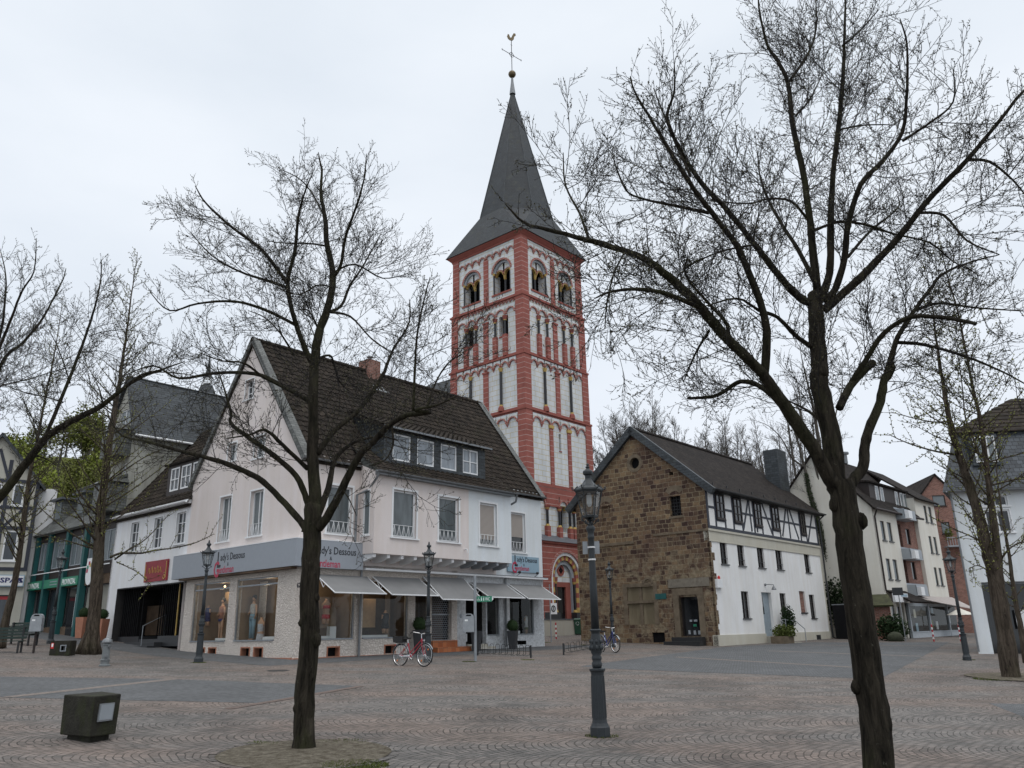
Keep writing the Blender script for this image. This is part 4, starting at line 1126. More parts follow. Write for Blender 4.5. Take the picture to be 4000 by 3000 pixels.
for (u0, u1, za, zb, o, par) in ((16.35, 18.1, 10.9, 12.3, .55, 0), (16.1, 17.9, 7.95, 9.45, .7, 0)):
    m_ = MB(); m_.wb(L, u0, u1, za, zb, -.3, o); by = m_.build('slate_bay', M_['slatelt'], N)
    m_ = MB(); m_.hexa([L.P(u0 - .15, zb, o + .15), L.P(u1 + .15, zb, o + .15), L.P(u1 + .15, zb, -.3), L.P(u0 - .15, zb, -.3), L.P(u0 + .3, zb + .35, o - .3), L.P(u1 - .3, zb + .35, o - .3), L.P(u1 - .3, zb + .35, -.3), L.P(u0 + .3, zb + .35, -.3)])
    m_.build('bay_roof', M_['slatelt'], by); m_ = MB(); m_.wb(L, u0 + .5, u0 + 1.2, za + .35, zb - .15, o, o + .03); m_.build('pane', M_['curtain'], by)
# insurance office with petrol green frame
O = thing('office_building', L.P(23, 1.8), 'low office with petrol green frames, slate mansard and green signs left of the ginkgo trunk', 'building')
P0_, P1_ = 16.2, 27.65
bays = [(16.35, 19.55), (19.85, 22.0), (22.3, 24.55), (24.85, 26.5)]
ops = []
for a, b in bays: ops += [(a, b, 5.55, 7.15)]
mb = MB(); wallface(mb, L, [(P0_, 4.9), (P1_, 4.9), (P1_, 7.6), (P0_, 7.6)], ops, o=-.08, dep=.12)
mb.build('upper_wall', M_['darkwood'], O)
for a, b in bays:
    window(L, a, b, 5.55, 7.15, O, dep=.1, o=-.08, fr='gpaint', cols=3 if b - a < 3 else 4, glass='curtain', fw=.06, sill=False)
    window(L, a, b, 2.35, 4.4, O, dep=.2, o=-.15, fr='darkframe', cols=2, glass='pane', fw=.08, sill=False)
mb = MB()
for u in (P1_ - .35, 26.5, 24.55, 22.0, 19.55): mb.wb(L, u, u + .30, 1.6, 7.75, -.2, .12)
mb.split('green_column', M_['greenframe'], O)
mb = MB(); mb.wb(L, P0_, P1_, 1.3, 2.35, -.35, -.12); mb.wb(L, P0_, P1_, 4.4, 4.9, -.35, -.1); mb.build('base_wall', M_['brownint'], O)
MB().wb(L, 19.9, 21.2, 1.75, 4.35, -.12, -.08).build('glass_door', M_['panedark'], O)
MB().wb(L, 19.6, 22.3, 1.5, 1.82, -.2, .55).build('doorstep', M_['plinth'], O)
MB().wb(L, 20.0, 20.35, 2.3, 4.0, -.075, -.06).build('poster', M_['wpaint'], O)
for (a, b, s_) in ((24.85, 27.3, 1), (22.3, 24.5, 2), (19.85, 22.0, 1)):
    sg = MB().wb(L, a, b, 4.46, 4.93, -.05, .16).build('green_sign', M_['greensign'], O)
    if s_ == 1: fit_text('PROVINZIAL', L, 0, 0, .165, (b - a) * .84, .30, M_['whiteink'], sg, .012, left=b - .12, z=4.54)
    else:
        m_ = MB()
        for z in (4.76, 4.60): m_.wb(L, a + .3, b - .9, z, z + .05, .16, .168)
        m_.build('small_print', M_['gpaint'], sg)
MB().wb(L, P0_, P1_, 5.3, 5.35, .12, .16).build('cornice_rail', M_['wpaint'], O)
mb = MB(); wallface(mb, L, [(P0_, 7.6), (P1_, 7.6), (P1_, 7.65), (P0_, 7.65)])
slab(mb, L.P(P0_, 7.6, .25), L.P(P1_ + .1, 7.6, .25), L.P(P1_ + .1, 10.3, -2.2), L.P(P0_, 10.3, -2.2), .15)
slab(mb, L.P(P0_, 10.3, -2.2), L.P(P1_ + .1, 10.3, -2.2), L.P(P1_ + .1, 10.8, -7), L.P(P0_, 10.8, -7), .15)
mb.build('mansard_roof', M_['slatelt'], O)
mb = MB(); backbox(mb, L, P0_ + .05, P1_, .8, 7.6, 7); mb.poly([L.P(P1_, 7.6, 0), L.P(P1_, 7.6, -7), L.P(P1_, 10.7, -7), L.P(P1_, 10.2, -2.2)]); mb.build('side_wall', M_['white'], O)
for u0, u1 in ((24.6, 26.0), (21.4, 22.7)):
    m_ = MB(); m_.wb(L, u0, u1, 8.3, 9.6, -2.4, -.35); d_ = m_.build('dormer', M_['slatelt'], O)
    m_ = MB(); m_.wb(L, u0 - .2, u1 + .2, 9.6, 9.72, -2.5, -.1); m_.build('dormer_roof', M_['lead'], d_)
    m_ = MB(); m_.wb(L, u0 + .25, u1 - .25, 8.5, 9.5, -.345, -.32); m_.build('pane', M_['curtain'], d_)
mb = MB(); slab(mb, L.P(16.0, 9.5, .75), L.P(20.2, 9.5, .75), L.P(19.3, 10.9, -2.2), L.P(16.9, 10.9, -2.2), .15); mb.build('hipped_slate_roof', M_['slatelt'], O)
# oval shop sign with a coat of arms
pc = L.uz(*q7(1450, 160), .5); ov = MB()
pts = [(pc[0] + .42 * math.cos(a), pc[1] - .05 + .55 * math.sin(a)) for a in [PI + PI * k / 12 for k in range(13)]] + [(pc[0] + .42, pc[1] + .75), (pc[0] - .42, pc[1] + .75)]
ov.prism(L, pts, .46, .52); t = thing('hanging_sign', L.P(pc[0], pc[1] - .6, .5), 'white round-ended shop sign with small coloured crest behind the ginkgo trunk', 'sign')
ov.build('sign_board', M_['wpaint'], t)
for (du, dz, m) in ((-.22, .45, 'signblue'), (.1, .5, 'redink'), (-.05, .4, 'gold'), (.25, .3, 'greensign'), (.28, .12, 'redink')): MB().wb(L, pc[0] + du - .09, pc[0] + du + .09, pc[1] + dz - .09, pc[1] + dz + .09, .522, .53).build('crest', M_[m], t)
MB().tube([L.P(pc[0], pc[1] + .74, .5), L.P(pc[0], pc[1] + .74, -.1)], .02, 5).build('bracket', M_['ironb'], t)
# half timbered house closing the corner
Tm = Wall(L.P(26.3, 0), 60)
F_ = thing('half_timbered_house', Tm.P(-3, 1.9), 'half-timbered gabled house with blue shop sign at the left edge', 'house')
ue0, ue1, uc_, zc_, ze_ = -5.1, -.5, -2.81, 13.4, 10.8
wn = [(-1.9, -1.2, 6.1, 7.85), (-3.5, -2.8, 6.1, 7.85), (-4.8, -4.1, 6.1, 7.85), (-1.85, -1.25, 9.3, 10.6), (-3.1, -2.4, 9.3, 10.6), (-4.4, -3.8, 9.3, 10.6)]
mb = MB(); wallface(mb, Tm, [(ue0, 1.5), (ue1, 1.5), (ue1, ze_), (uc_, zc_), (ue0, ze_)], wn + [(-4.9, -.95, 2.5, 4.2)], dep=.15)
mb.poly([Tm.P(ue1, 1.5, 0), Tm.P(ue1, ze_, 0), Tm.P(ue1, ze_, -8), Tm.P(ue1, 1.5, -8)]); mb.poly([Tm.P(ue0, 1.5, 0), Tm.P(ue0, ze_, 0), Tm.P(ue0, ze_, -8), Tm.P(ue0, 1.5, -8)])
mb.build('wall', plaster('cream_grey_infill', (.46, .45, .40)), F_)
for a in wn: window(Tm, *a, F_, dep=.08, glass='pane', fw=.09, cols=1)
window(Tm, -4.9, -.95, 2.5, 4.2, F_, dep=.14, fr='darkframe', cols=3, glass='pane')
mb = MB()
for u in (ue1 - .1, -2.15, -3.75, ue0 + .1, -1.0): mb.beam(Tm, (u, 5.6), (u, ze_ + (1.2 if -3.5 < u < -1.2 else 0)), .2, 0, .03)
for z in (5.65, 8.0, 9.2, 10.75): mb.beam(Tm, (ue0, z), (ue1, z), .2, 0, .034)
for a, b in (((-2.1, 8.0), (-1.1, 9.2)), ((-3.7, 8.0), (-4.9, 9.2)), ((-2.15, 10.8), (-2.81, 12.6)), ((-3.4, 10.8), (-2.9, 12.6)), ((-3.75, 5.7), (-4.9, 7.9))): mb.beam(Tm, a, b, .16, 0, .028)
mb.build('timber_frame', M_['timber'], F_)
mb = MB(); slab(mb, Tm.P(ue1 + .35, ze_ - .4, .3), Tm.P(ue1 + .35, ze_ - .4, -8), Tm.P(uc_, zc_ + .15, -8), Tm.P(uc_, zc_ + .15, .3), .14); slab(mb, Tm.P(ue0 - .35, ze_ - .4, .3), Tm.P(ue0 - .35, ze_ - .4, -8), Tm.P(uc_, zc_ + .15, -8), Tm.P(uc_, zc_ + .15, .3), .14)
mb.build('roof', M_['slate'], F_)
sg = MB().wb(Tm, -5.0, -.56, 4.66, 5.32, .02, .18).build('shop_sign', M_['signblue'], F_)
MB().wb(Tm, -4.95, -.61, 4.71, 5.27, .18, .19).build('sign_face', M_['wpaint'], sg)
u_, z_ = Tm.uz(*q7(0, 310), .2)
fit_text('SPAR', Tm, 0, 0, .195, 1.15, .27, M_['navy'], sg, .03, left=u_ - .02, z=z_); fit_text('S', Tm, 0, 0, .195, .26, .27, M_['navy'], sg, .03, left=Tm.uz(*q7(285, 310), .2)[0], z=z_)
MB().wb(Tm, -4.85, -1.0, 3.95, 4.15, -.12, -.10).build('red_banner', M_['redpaint'], F_)
X = MB(); X.wb(Tm, ue1 + .003, .46, 1.5, 10.5, -6, -.6); X.build('side_extension', M_['white'], F_)
# church lantern turret far behind
p = at(807, 1530, 95); t = thing('church_turret', (p.x, p.y, p.z - 3), 'small slate church turret with white open lantern above the grey roof ridge', 'turret')
mb = MB(); k = 95 / 3150.
R0 = 33 * k
mb.lathe([(R0 * 1.15, p.z - 3), (R0 * 1.12, p.z - .4), (R0 * .98, p.z + .1), (R0 * .72, p.z + .7), (R0 * .4, p.z + 1.0)], (p.x, p.y, 0), 8, flute=0); mb.build('dome', M_['slate'], t)
zl0, zl1 = p.z + .98, p.z + 1.75
for j in range(8):
    a = 2 * PI * j / 8 + .39; c = V((p.x + .46 * math.cos(a), p.y + .46 * math.sin(a), 0)); m_ = MB().tube([c + V((0, 0, zl0)), c + V((0, 0, zl1))], .065, 5); m_.build('lantern_post', M_['wpaint'], t)
mb = MB(); mb.lathe([(.52, zl0 - .03), (.52, zl0 + .05)], (p.x, p.y, 0), 8); mb.lathe([(.52, zl1 - .12), (.52, zl1)], (p.x, p.y, 0), 8); mb.build('lantern_ring', M_['wpaint'], t)
mb = MB(); mb.lathe([(.66, zl1), (.40, zl1 + .45), (.24, zl1 + 1.2), (.02, zl1 + 3.2)], (p.x, p.y, 0), 8); mb.build('spirelet', M_['slate'], t)
# ------------------------------------------------------------------ church tower
KC = at(1740 + 740 * .4218, 1400 + 455 * .4218, 60); KC.z = 0
ua, va = Wall(KC, 41.3), Wall(KC, -48.7)
CT = KC + ua.u * 4.1 + va.u * 4.1
CH = thing('church_tower', (CT.x, CT.y, 2.4), 'tall red and white Romanesque church tower with slate spire and weathercock', 'church tower')
def face(hw, k):   # four faces, u from -hw..hw to the viewer's right
    d = [va.u * -1, ua.u * -1, va.u, ua.u][k]          # outward normals: 0 = right-hand face (TR), 1 = left-hand face (TL)
    W = Wall(CT + d * hw, 0); W.n = d.copy(); W.right = V((0, 0, 1)).cross(d); W.u = W.right.copy(); return W
secs = [(12.3, 18.15, 4.17), (18.15, 22.7, 4.10), (22.7, 27.75, 4.04), (27.75, 32.95, 3.96)]
shaft, quoin, strings, arches, cols_, caps = MB(), MB(), MB(), MB(), MB(), MB()
darkm, louv, goldm, voids = MB(), MB(), MB(), MB()
qw = .72; RO = .10
def round_top(W, uc, z, r, ztop, u0, u1): arch_fill(shaft, W, uc, z, r, ztop, 0, 8, u0, u1)
for si, (za, zb, hw) in enumerate(secs):
    for k in range(4):
        W = face(hw, k); ops = []
        if si == 3: ops = [(sgn * 1.75 - .98, sgn * 1.75 + .98, 28.5, 30.5, .75) for sgn in (-1, 1)]
        if si == 2 and k == 1: ops = [(-2.45, -1.45, 24.6, 26.35, .5), (1.45, 2.45, 24.6, 26.35, .5)]
        if si == 0: ops = [(-.14, .14, 15.3, 16.7, .4)] if k == 0 else []
        if si == 1 and k == 1: ops = [(-2.0, -1.86, 19.6, 21.2, .4)]
        if k < 2 and si == 3:
            # upper part of belfry openings is round: build the wall with taller holes and fill above the arch
            tall = [(a, b, c, 31.5) + (.75,) for a, b, c, d, e in ops]
            mbv = MB(); wallface(shaft, W, [(-hw, za), (hw, za), (hw, zb), (-hw, zb)], [t[:4] + (.001,) for t in tall])
            for a, b, c, d, e in tall:
                uc = (a + b) / 2; r = .98
                arch_fill(shaft, W, uc, 30.5, r, 31.5, 0, 12)
                # outer recess of .28, then the tympanum with twin openings
                n = 12
                for j in range(n):
                    t0, t1 = PI * j / n, PI * (j + 1) / n
                    pts = [(uc + r * math.cos(t), 30.5 + r * math.sin(t)) for t in (t0, t1)]
                    shaft.poly([W.P(pts[0][0], pts[0][1], 0), W.P(pts[1][0], pts[1][1], 0), W.P(pts[1][0], pts[1][1], -.28), W.P(pts[0][0], pts[0][1], -.28)])
                for (x, y) in ((a, c), (b, c)): shaft.poly([W.P(x, c, 0), W.P(x, 30.5, 0), W.P(x, 30.5, -.9), W.P(x, c, -.9)])
                shaft.poly([W.P(a, c, 0), W.P(b, c, 0), W.P(b, c, -.9), W.P(a, c, -.9)])
                # tympanum plate
                for h in (-1, 1):
                    arch_fill(shaft, W, uc + h * .49, 30.25, .40, 31.5, -.28, 8, uc + h * .49 - .49, uc + h * .49 + .49)
                    arch(goldm, W, uc + h * .49, 30.25, .37, .05, -.5, -.24, 8)
                    arch(arches, W, uc + h * .49, 30.25, .46, .07, -.28, -.22, 8)
                arch(arches, W, uc, 30.5, .98, .17, -.1, .05, 12)
                arch(cols_m := MB(), W, uc, 30.5, .80, .15, -.28, -.12, 12); cols_m.build('arch_roll', M_['gpaint'], CH)
                cols_.tube([W.P(uc, 28.5, -.5), W.P(uc, 29.85, -.5)], .11, 8); goldm.tube([W.P(uc, 29.8, -.5), W.P(uc, 29.95, -.45), W.P(uc, 30.27, -.4)], [.10, .12, .15], 6)
                for s_ in (-1, 1):
                    cols_.tube([W.P(uc + s_ * .93, 28.55, -.06), W.P(uc + s_ * .93, 30.35, -.06)], .07, 6); goldm.tube([W.P(uc + s_ * .93, 30.3, -.06), W.P(uc + s_ * .93, 30.5, -.06)], [.08, .12], 6)
                strings.wb(W, a - .12, b + .12, 28.38, 28.52, -.9, .08)
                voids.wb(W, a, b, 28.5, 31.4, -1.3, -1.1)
                for j in range(9): louv.hexa([W.P(u, z, o) for u, z, o in ((a, 28.6 + j * .26, -.85), (b, 28.6 + j * .26, -.85), (b, 28.72 + j * .26, -1.08), (a, 28.72 + j * .26, -1.08), (a, 28.63 + j * .26, -.85), (b, 28.63 + j * .26, -.85), (b, 28.75 + j * .26, -1.08), (a, 28.75 + j * .26, -1.08))])
        else:
            wallface(shaft, W, [(-hw, za), (hw, za), (hw, zb), (-hw, zb)], ops)
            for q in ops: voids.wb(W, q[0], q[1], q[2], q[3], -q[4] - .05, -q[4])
        if k > 1: 
            quoin.wb(W, -hw - RO, -hw + qw, za, zb, 0, RO); quoin.wb(W, hw - qw, hw, za, zb, 0, RO); continue
        # corner lesenes and the central one
        quoin.wb(W, -hw - RO, -hw + qw, za, zb, 0, RO) if k == 0 else quoin.wb(W, -hw, -hw + qw, za, zb, 0, RO + .002)
        quoin.wb(W, hw - qw, hw + (0 if k == 0 else -.0), za, zb, 0, RO + (.002 if k else 0))
        inner = hw - qw
        def frieze(a, b, n, ztop, cols_at=(), proj=RO - .01, ladder=True):
            w_ = (b - a) / n; r = w_ / 2
            # white field above the arches, standing proud like the lesenes
            zs_ = ztop - r - .16
            for i in range(n):
                uc = a + w_ * (i + .5)
                arch_fill(fieldm, W, uc, zs_, r - .07, ztop, proj, 8, uc - r, uc + r, dep=proj)
                arch(arches, W, uc, zs_, r - .14, .12, 0, proj + .035, 8)
            for i in range(n + 1):
                u = a + w_ * i
                if 0 < i < n and i not in cols_at:
                    arches.hexa([W.P(u - .03, zs_ - .24, 0), W.P(u + .03, zs_ - .24, 0), W.P(u + .03, zs_ - .24, proj * .4), W.P(u - .03, zs_ - .24, proj * .4), W.P(u - .11, zs_ + .02, 0), W.P(u + .11, zs_ + .02, 0), W.P(u + .11, zs_ + .02, proj + .03), W.P(u - .11, zs_ + .02, proj + .03)][:8])
            return zs_, w_
        fieldm = MB()
        if si == 3:
            quoin.wb(W, -.25, .25, za, zb - .95, 0, RO); 
            for a, b in ((-inner, -.0), (0, inner)): frieze(a + .0, b, 4, zb - .35)
        if si == 2:
            quoin.wb(W, -.26, .26, za, 26.1, 0, RO); caps.wb(W, -.32, .32, 26.1, 26.25, 0, RO + .06)
            for a, b in ((-inner, 0), (0, inner)):
                zs_, w_ = frieze(a, b, 3, 27.15, (1, 2))
                for i in (1, 2):
                    u = a + w_ * i
                    quoin.wb(W, u - .2, u + .2, za + .1, 24.65, 0, .26); cols_.tube([W.P(u, 24.65, .12), W.P(u, 25.95, .12)], .095, 8)
                    caps.tube([W.P(u, 25.9, .12), W.P(u, 26.25, .12)], [.12, .24], 6)
                    goldm.tube([W.P(u, 25.86, .12), W.P(u, 25.93, .12)], .13, 6)
            # zigzag
            n = 34; zz = MB(); st = 2 * inner / n
            for i in range(n):
                u0_, u1_ = -inner + i * st, -inner + (i + 1) * st; zA, zB = (27.35, 27.6) if i % 2 else (27.6, 27.35)
                arches.beam(W, (u0_, zA), (u1_, zB), .055, 0, RO)
            if k == 1:
                for uc in (-1.95, 1.95):
                    cols_.tube([W.P(uc + .3, 24.65, -.3), W.P(uc + .3, 25.9, -.3)], .07, 8); goldm.tube([W.P(uc + .1, 26.1, -.2), W.P(uc + .1, 26.35, -.1)], [.12, .22], 6)
                    strings.wb(W, uc - .5, uc + .5, 24.5, 24.62, -.4, .06)
        if si == 1:
            quoin.wb(W, -.26, .26, za, 21.75, 0, RO); caps.wb(W, -.33, .33, 21.75, 21.9, 0, RO + .06)
            for a, b in ((-inner, 0), (0, inner)):
                zs_, w_ = frieze(a, b, 4, 22.55, (2,)); u = (a + b) / 2
                cols_.tube([W.P(u, 18.75, .11), W.P(u, 21.6, .11)], .11, 8); caps.tube([W.P(u, 18.25, .11), W.P(u, 18.55, .11), W.P(u, 18.7, .11)], [.26, .24, .15], 6)
                goldm.tube([W.P(u, 18.68, .11), W.P(u, 18.8, .11)], [.16, .13], 6); goldm.tube([W.P(u, 21.55, .11), W.P(u, 21.85, .11)], [.12, .2], 6)
        if si == 0:
            pw = 2 * inner / 3
            for i in range(3):
                a = -inner + pw * i; frieze(a, a + pw, 2, 17.85)
                if i:
                    quoin.wb(W, a - .2, a + .2, za, 16.95, 0, RO); goldm.wb(W, a - .27, a + .27, 16.95, 17.2, 0, RO + .06)
        fieldm.build('arch_frieze_field', M_['ashlar'], CH)
        strings.wb(W, -.16, .16, 15.22, 15.3, -.1, .05) if si == 0 and k == 0 else None
for z, hw in ((12.3, 4.24), (18.15, 4.22), (22.7, 4.16), (27.75, 4.10)):
    c = [CT + ua.u * a * (hw + .1) + va.u * b * (hw + .1) for a, b in ((-1, -1), (1, -1), (1, 1), (-1, 1))]
    strings.hexa([p + V((0, 0, z - .10)) for p in c] + [p + V((0, 0, z + .06)) for p in c])
    c = [CT + ua.u * a * (hw - .02) + va.u * b * (hw - .02) for a, b in ((-1, -1), (1, -1), (1, 1), (-1, 1))]
    strings.hexa([p + V((0, 0, z - .22)) for p in c] + [p + V((0, 0, z + .18)) for p in c])
for (zq, h1, h2) in ((32.95, 4.06, 4.1), (33.1, 4.12, 4.3), (33.3, 4.32, 4.42)):
    c1 = [CT + ua.u * a * h1 + va.u * b * h1 for a, b in ((-1, -1), (1, -1), (1, 1), (-1, 1))]; c2 = [CT + ua.u * a * h2 + va.u * b * h2 for a, b in ((-1, -1), (1, -1), (1, 1), (-1, 1))]
    strings.hexa([p + V((0, 0, zq)) for p in c1] + [p + V((0, 0, zq + .2)) for p in c2])
# lower storey: red arcade zone, then the porch
hw = 4.2; W0 = face(hw, 0); W1 = face(hw, 1)
mb = MB()
for k in range(4): wallface(mb, face(hw, k), [(-hw, 1.5), (hw, 1.5), (hw, 12.2), (-hw, 12.2)], [(-.55, .5, 8.9, 10.9, .5)] if k == 0 else ())
mb.build('lower_wall', M_['ashlar'], CH)
lw2 = MB(); cxs = [-3.35, -2.15, -.85, .75, 1.25, 2.5, 3.6]
lw2.wb(W0, -hw - .08, -hw + .6, 1.5, 12.2, 0, .1); lw2.wb(W0, hw - .6, hw + .08, 1.5, 12.2, 0, .1); lw2.wb(W0, -hw, hw, 11.55, 12.21, 0, .11)
lw2.wb(W1, hw - .6, hw, 1.5, 12.2, 0, .1); lw2.wb(W1, -hw, -hw + .6, 1.5, 12.2, 0, .1)
for uc, r in ((-2.75, .62), (-1.5, .0), (0, .62), (2.6, .62)):
    if r: arch_fill(lw2, W0, uc, 10.75, r - .1, 11.56, .11, 10, uc - r, uc + r, dep=.11); arch(arches, W0, uc, 10.75, r - .12, .12, 0, .13, 10)
lw2.wb(W0, -2.13, -.62, 10.75, 11.56, 0, .11); lw2.wb(W0, .62, 1.98, 10.75, 11.56, 0, .11)
lw2.split('arcade_wall', M_['redstone'], CH)
for u in (-3.35, -2.13, -.66, .66, 1.2, 2.0, 3.3):
    cols_.tube([W0.P(u, 9.35, .16), W0.P(u, 10.45, .16)], .10, 8); quoin.wb(W0, u - .2, u + .2, 8.3, 9.2, 0, .3); goldm.tube([W0.P(u, 9.2, .16), W0.P(u, 9.36, .16)], [.18, .12], 6)
    caps.tube([W0.P(u, 10.42, .16), W0.P(u, 10.75, .16)], [.12, .24], 6); goldm.tube([W0.P(u, 10.5, .16), W0.P(u, 10.58, .16)], [.15, .18], 6)
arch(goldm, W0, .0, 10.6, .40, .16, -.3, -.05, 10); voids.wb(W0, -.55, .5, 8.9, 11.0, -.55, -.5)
# porch: projecting red block with the stepped round portal
po = .9; pu0, pu1 = -3.7, 2.6
PM = MB(); wz = 7.95; uc = -.95; rO = 2.3; zsp = 5.55
wallface(PM, W0, [(pu0, 1.6), (pu1, 1.6), (pu1, wz), (pu0, wz)], [(uc - 1.85, uc + 1.85, 2.4, wz - .35, .001)], o=po)
arch_fill(PM, W0, uc, 5.4, 1.85, wz - .35, po, 16, dep=.9)
PM.poly([W0.P(uc - 1.85, 2.4, po), W0.P(uc - 1.85, 5.4, po), W0.P(uc - 1.85, 5.4, po - .9), W0.P(uc - 1.85, 2.4, po - .9)]); PM.poly([W0.P(uc + 1.85, 2.4, po), W0.P(uc + 1.85, 5.4, po), W0.P(uc + 1.85, 5.4, po - .9), W0.P(uc + 1.85, 2.4, po - .9)])
for u in (pu0, pu1): PM.poly([W0.P(u, 1.6, po), W0.P(u, wz, po), W0.P(u, wz, 0), W0.P(u, 1.6, 0)])
PM.build('porch_wall', M_['redstone'], CH)
mb = MB(); arch(mb, W0, uc, 5.4, 1.85, .2, po, po + .05, 18); mb.build('porch_hood', M_['redarch'], CH)
mb = MB(); arch(mb, W0, uc, 5.4, 1.62, .23, po - .2, po - .06, 18); mb.wb(W0, uc - 1.85, uc - 1.62, 2.4, 5.4, po - .2, po - .06); mb.wb(W0, uc + 1.62, uc + 1.85, 2.4, 5.4, po - .2, po - .06); mb.build('portal_roll', M_['wpaint'], CH)
vy, vr = MB(), MB(); n = 17
for j in range(n): arch(vy if j % 2 else vr, W0, uc, 5.4, 1.28, .345, po - .32, po - .17, 1, PI * j / n, PI * (j + 1) / n)
for j in range(7):
    for s_ in (-1, 1): (vr if j % 2 else vy).wb(W0, uc + s_ * 1.28, uc + s_ * 1.625, 2.9 + j * .357, 2.9 + (j + 1) * .357, po - .32, po - .17) if s_ > 0 else (vr if j % 2 else vy).wb(W0, uc - 1.625, uc - 1.28, 2.9 + j * .357, 2.9 + (j + 1) * .357, po - .32, po - .17)
vy.build('yellow_voussoirs', M_['yellow'], CH); vr.build('red_voussoirs', M_['red'], CH)
mb = MB(); arch(mb, W0, uc, 5.4, .98, .30, po - .5, po - .32, 16); mb.wb(W0, uc - 1.28, uc - .98, 2.9, 5.4, po - .5, po - .32); mb.wb(W0, uc + .98, uc + 1.28, 2.9, 5.4, po - .5, po - .32); mb.build('inner_roll', M_['gpaint'], CH)
mb = MB()
mb.prism(W0, [(uc - .98, 5.1)] + [(uc + .98 * math.cos(PI * j / 14), 5.4 + .98 * math.sin(PI * j / 14)) for j in range(15)] + [(uc - .98, 5.4)][:0], po - .62, po - .52); mb.wb(W0, uc - .98, uc + .98, 5.1, 5.4, po - .62, po - .5201); mb.build('tympanum', M_['ashlar'], CH)
mb = MB(); mb.tube([W0.P(uc - .15, 5.95, po - .54), W0.P(uc - .15, 5.95, po - .47)], .42, 20); ro = mb.build('rosette', M_['red'], CH)
mb = MB()
for a in range(4): mb.tube([W0.P(uc - .15 + .13 * math.cos(a * PI / 2), 5.95 + .13 * math.sin(a * PI / 2), po - .5), W0.P(uc - .15 + .13 * math.cos(a * PI / 2), 5.95 + .13 * math.sin(a * PI / 2), po - .455)], .11, 10)
mb.build('quatrefoil', M_['dark'], ro)
mb = MB(); mb.wb(W0, uc - .98, uc - .62, 2.4, 5.1, po - .65, po - .5); mb.wb(W0, uc + .42, uc + .98, 2.4, 5.1, po - .65, po - .5); mb.wb(W0, uc - .62, uc + .42, 4.75, 5.1, po - .65, po - .5); mb.build('door_frame', M_['red'], CH)
dd_ = MB().wb(W0, uc - .62, uc + .42, 2.42, 4.75, po - .75, po - .68).build('door', M_['panedark'], CH)
for s_ in (-1, 1):
    u = uc + s_ * 1.13; cols_.tube([W0.P(u, 3.1, po - .25), W0.P(u, 4.95, po - .25)], .10, 8); goldm.tube([W0.P(u, 2.92, po - .25), W0.P(u, 3.1, po - .25)], [.17, .12], 8); goldm.tube([W0.P(u, 4.95, po - .25), W0.P(u, 5.12, po - .25)], [.12, .16], 8); caps.tube([W0.P(u, 5.12, po - .25), W0.P(u, 5.4, po - .25)], [.16, .2], 6)
mb = MB(); mb.wb(W0, pu0, uc - .98, 1.6, 2.9, po, po + .02); mb.wb(W0, uc + .98, pu1, 1.6, 2.9, po - .6, po + .02); mb.split('dark_plinth', M_['darkframe'], CH)
mb = MB(); mb.hexa([W0.P(pu0 - .15, wz, po + .2), W0.P(pu1 + .15, wz, po + .2), W0.P(pu1 + .15, wz, 0), W0.P(pu0 - .15, wz, 0), W0.P(pu0 + .1, wz + .6, .02), W0.P(pu1 - .1, wz + .6, .02), W0.P(pu1 - .1, wz + .6, 0), W0.P(pu0 + .1, wz + .6, 0)]); mb.build('porch_roof', M_['lead'], CH)
MB().wb(W0, pu0 - .08, pu1 + .08, wz - .14, wz - .002, po, po + .12).build('porch_cornice', M_['red'], CH)
shaft.build('shaft', M_['ashlar'], CH); quoin.split('lesene', M_['redstone'], CH); strings.split('string_course', M_['red'], CH); arches.split('arch_frieze', M_['redarch'], CH)
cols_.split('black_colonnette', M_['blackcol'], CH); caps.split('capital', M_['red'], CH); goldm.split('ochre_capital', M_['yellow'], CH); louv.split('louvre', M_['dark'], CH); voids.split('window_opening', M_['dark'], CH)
# spire
c4 = [CT + ua.u * a * 4.48 + va.u * b * 4.48 + V((0, 0, 33.42)) for a, b in ((-1, -1), (1, -1), (1, 1), (-1, 1))]
zk, ap, sd_ = 36.9, 3.2, 1.38
oc = []
for a, b in ((-1, -1), (1, -1), (1, 1), (-1, 1)):
    pq = [CT + ua.u * a * ap + va.u * b * sd_ + V((0, 0, zk)), CT + ua.u * a * sd_ + va.u * b * ap + V((0, 0, zk))]
    oc.append(pq)
top = CT + V((0, 0, 51.6)); mb = MB()
def nar(p, t): return top + (p - top) * t
for i in range(4):
    j = (i + 1) % 4; ci, cj = c4[i], c4[j]
    # side face between corner i and j
    side = 1 if i % 2 == 0 else 0
    a = oc[i][1] if i % 2 == 0 else oc[i][0]; b = oc[j][1] if i % 2 == 0 else oc[j][0]
    mb.poly((ci, cj, b, a)); mb.poly((a, b, nar(b, .03), nar(a, .03)))
    mb.poly((ci, oc[i][0], oc[i][1])); mb.poly((oc[i][0], oc[i][1], nar(oc[i][1], .03), nar(oc[i][0], .03)))
mb.poly(c4); mb.build('spire', M_['spire'], CH)
mb = MB()
for i in range(4):
    for p in oc[i]: mb.tube([p, nar(p, .04)], [.045, .03], 4)
mb.build('spire_hips', M_['slate'], CH)
mb = MB(); mb.lathe([(.30, 50.9), (.13, 52.3), (.10, 52.75)], (CT.x, CT.y, 0), 8); mb.build('lead_cap', M_['zinc'], CH)
MB().ball((CT.x, CT.y, 53.2), .37, n=16, m=12).build('gilded_ball', M_['goldball'], CH, smooth=True)
d_ = V((.92, .1, -.25)).normalized(); mb = MB(); c_ = V((CT.x, CT.y, 0)); Z_ = lambda z: c_ + V((0, 0, z))
mb.tube([Z_(53.4), Z_(57.1)], .035, 6)
cz = Z_(55.45); ax_ = V((.86, .2, -.47)).normalized()
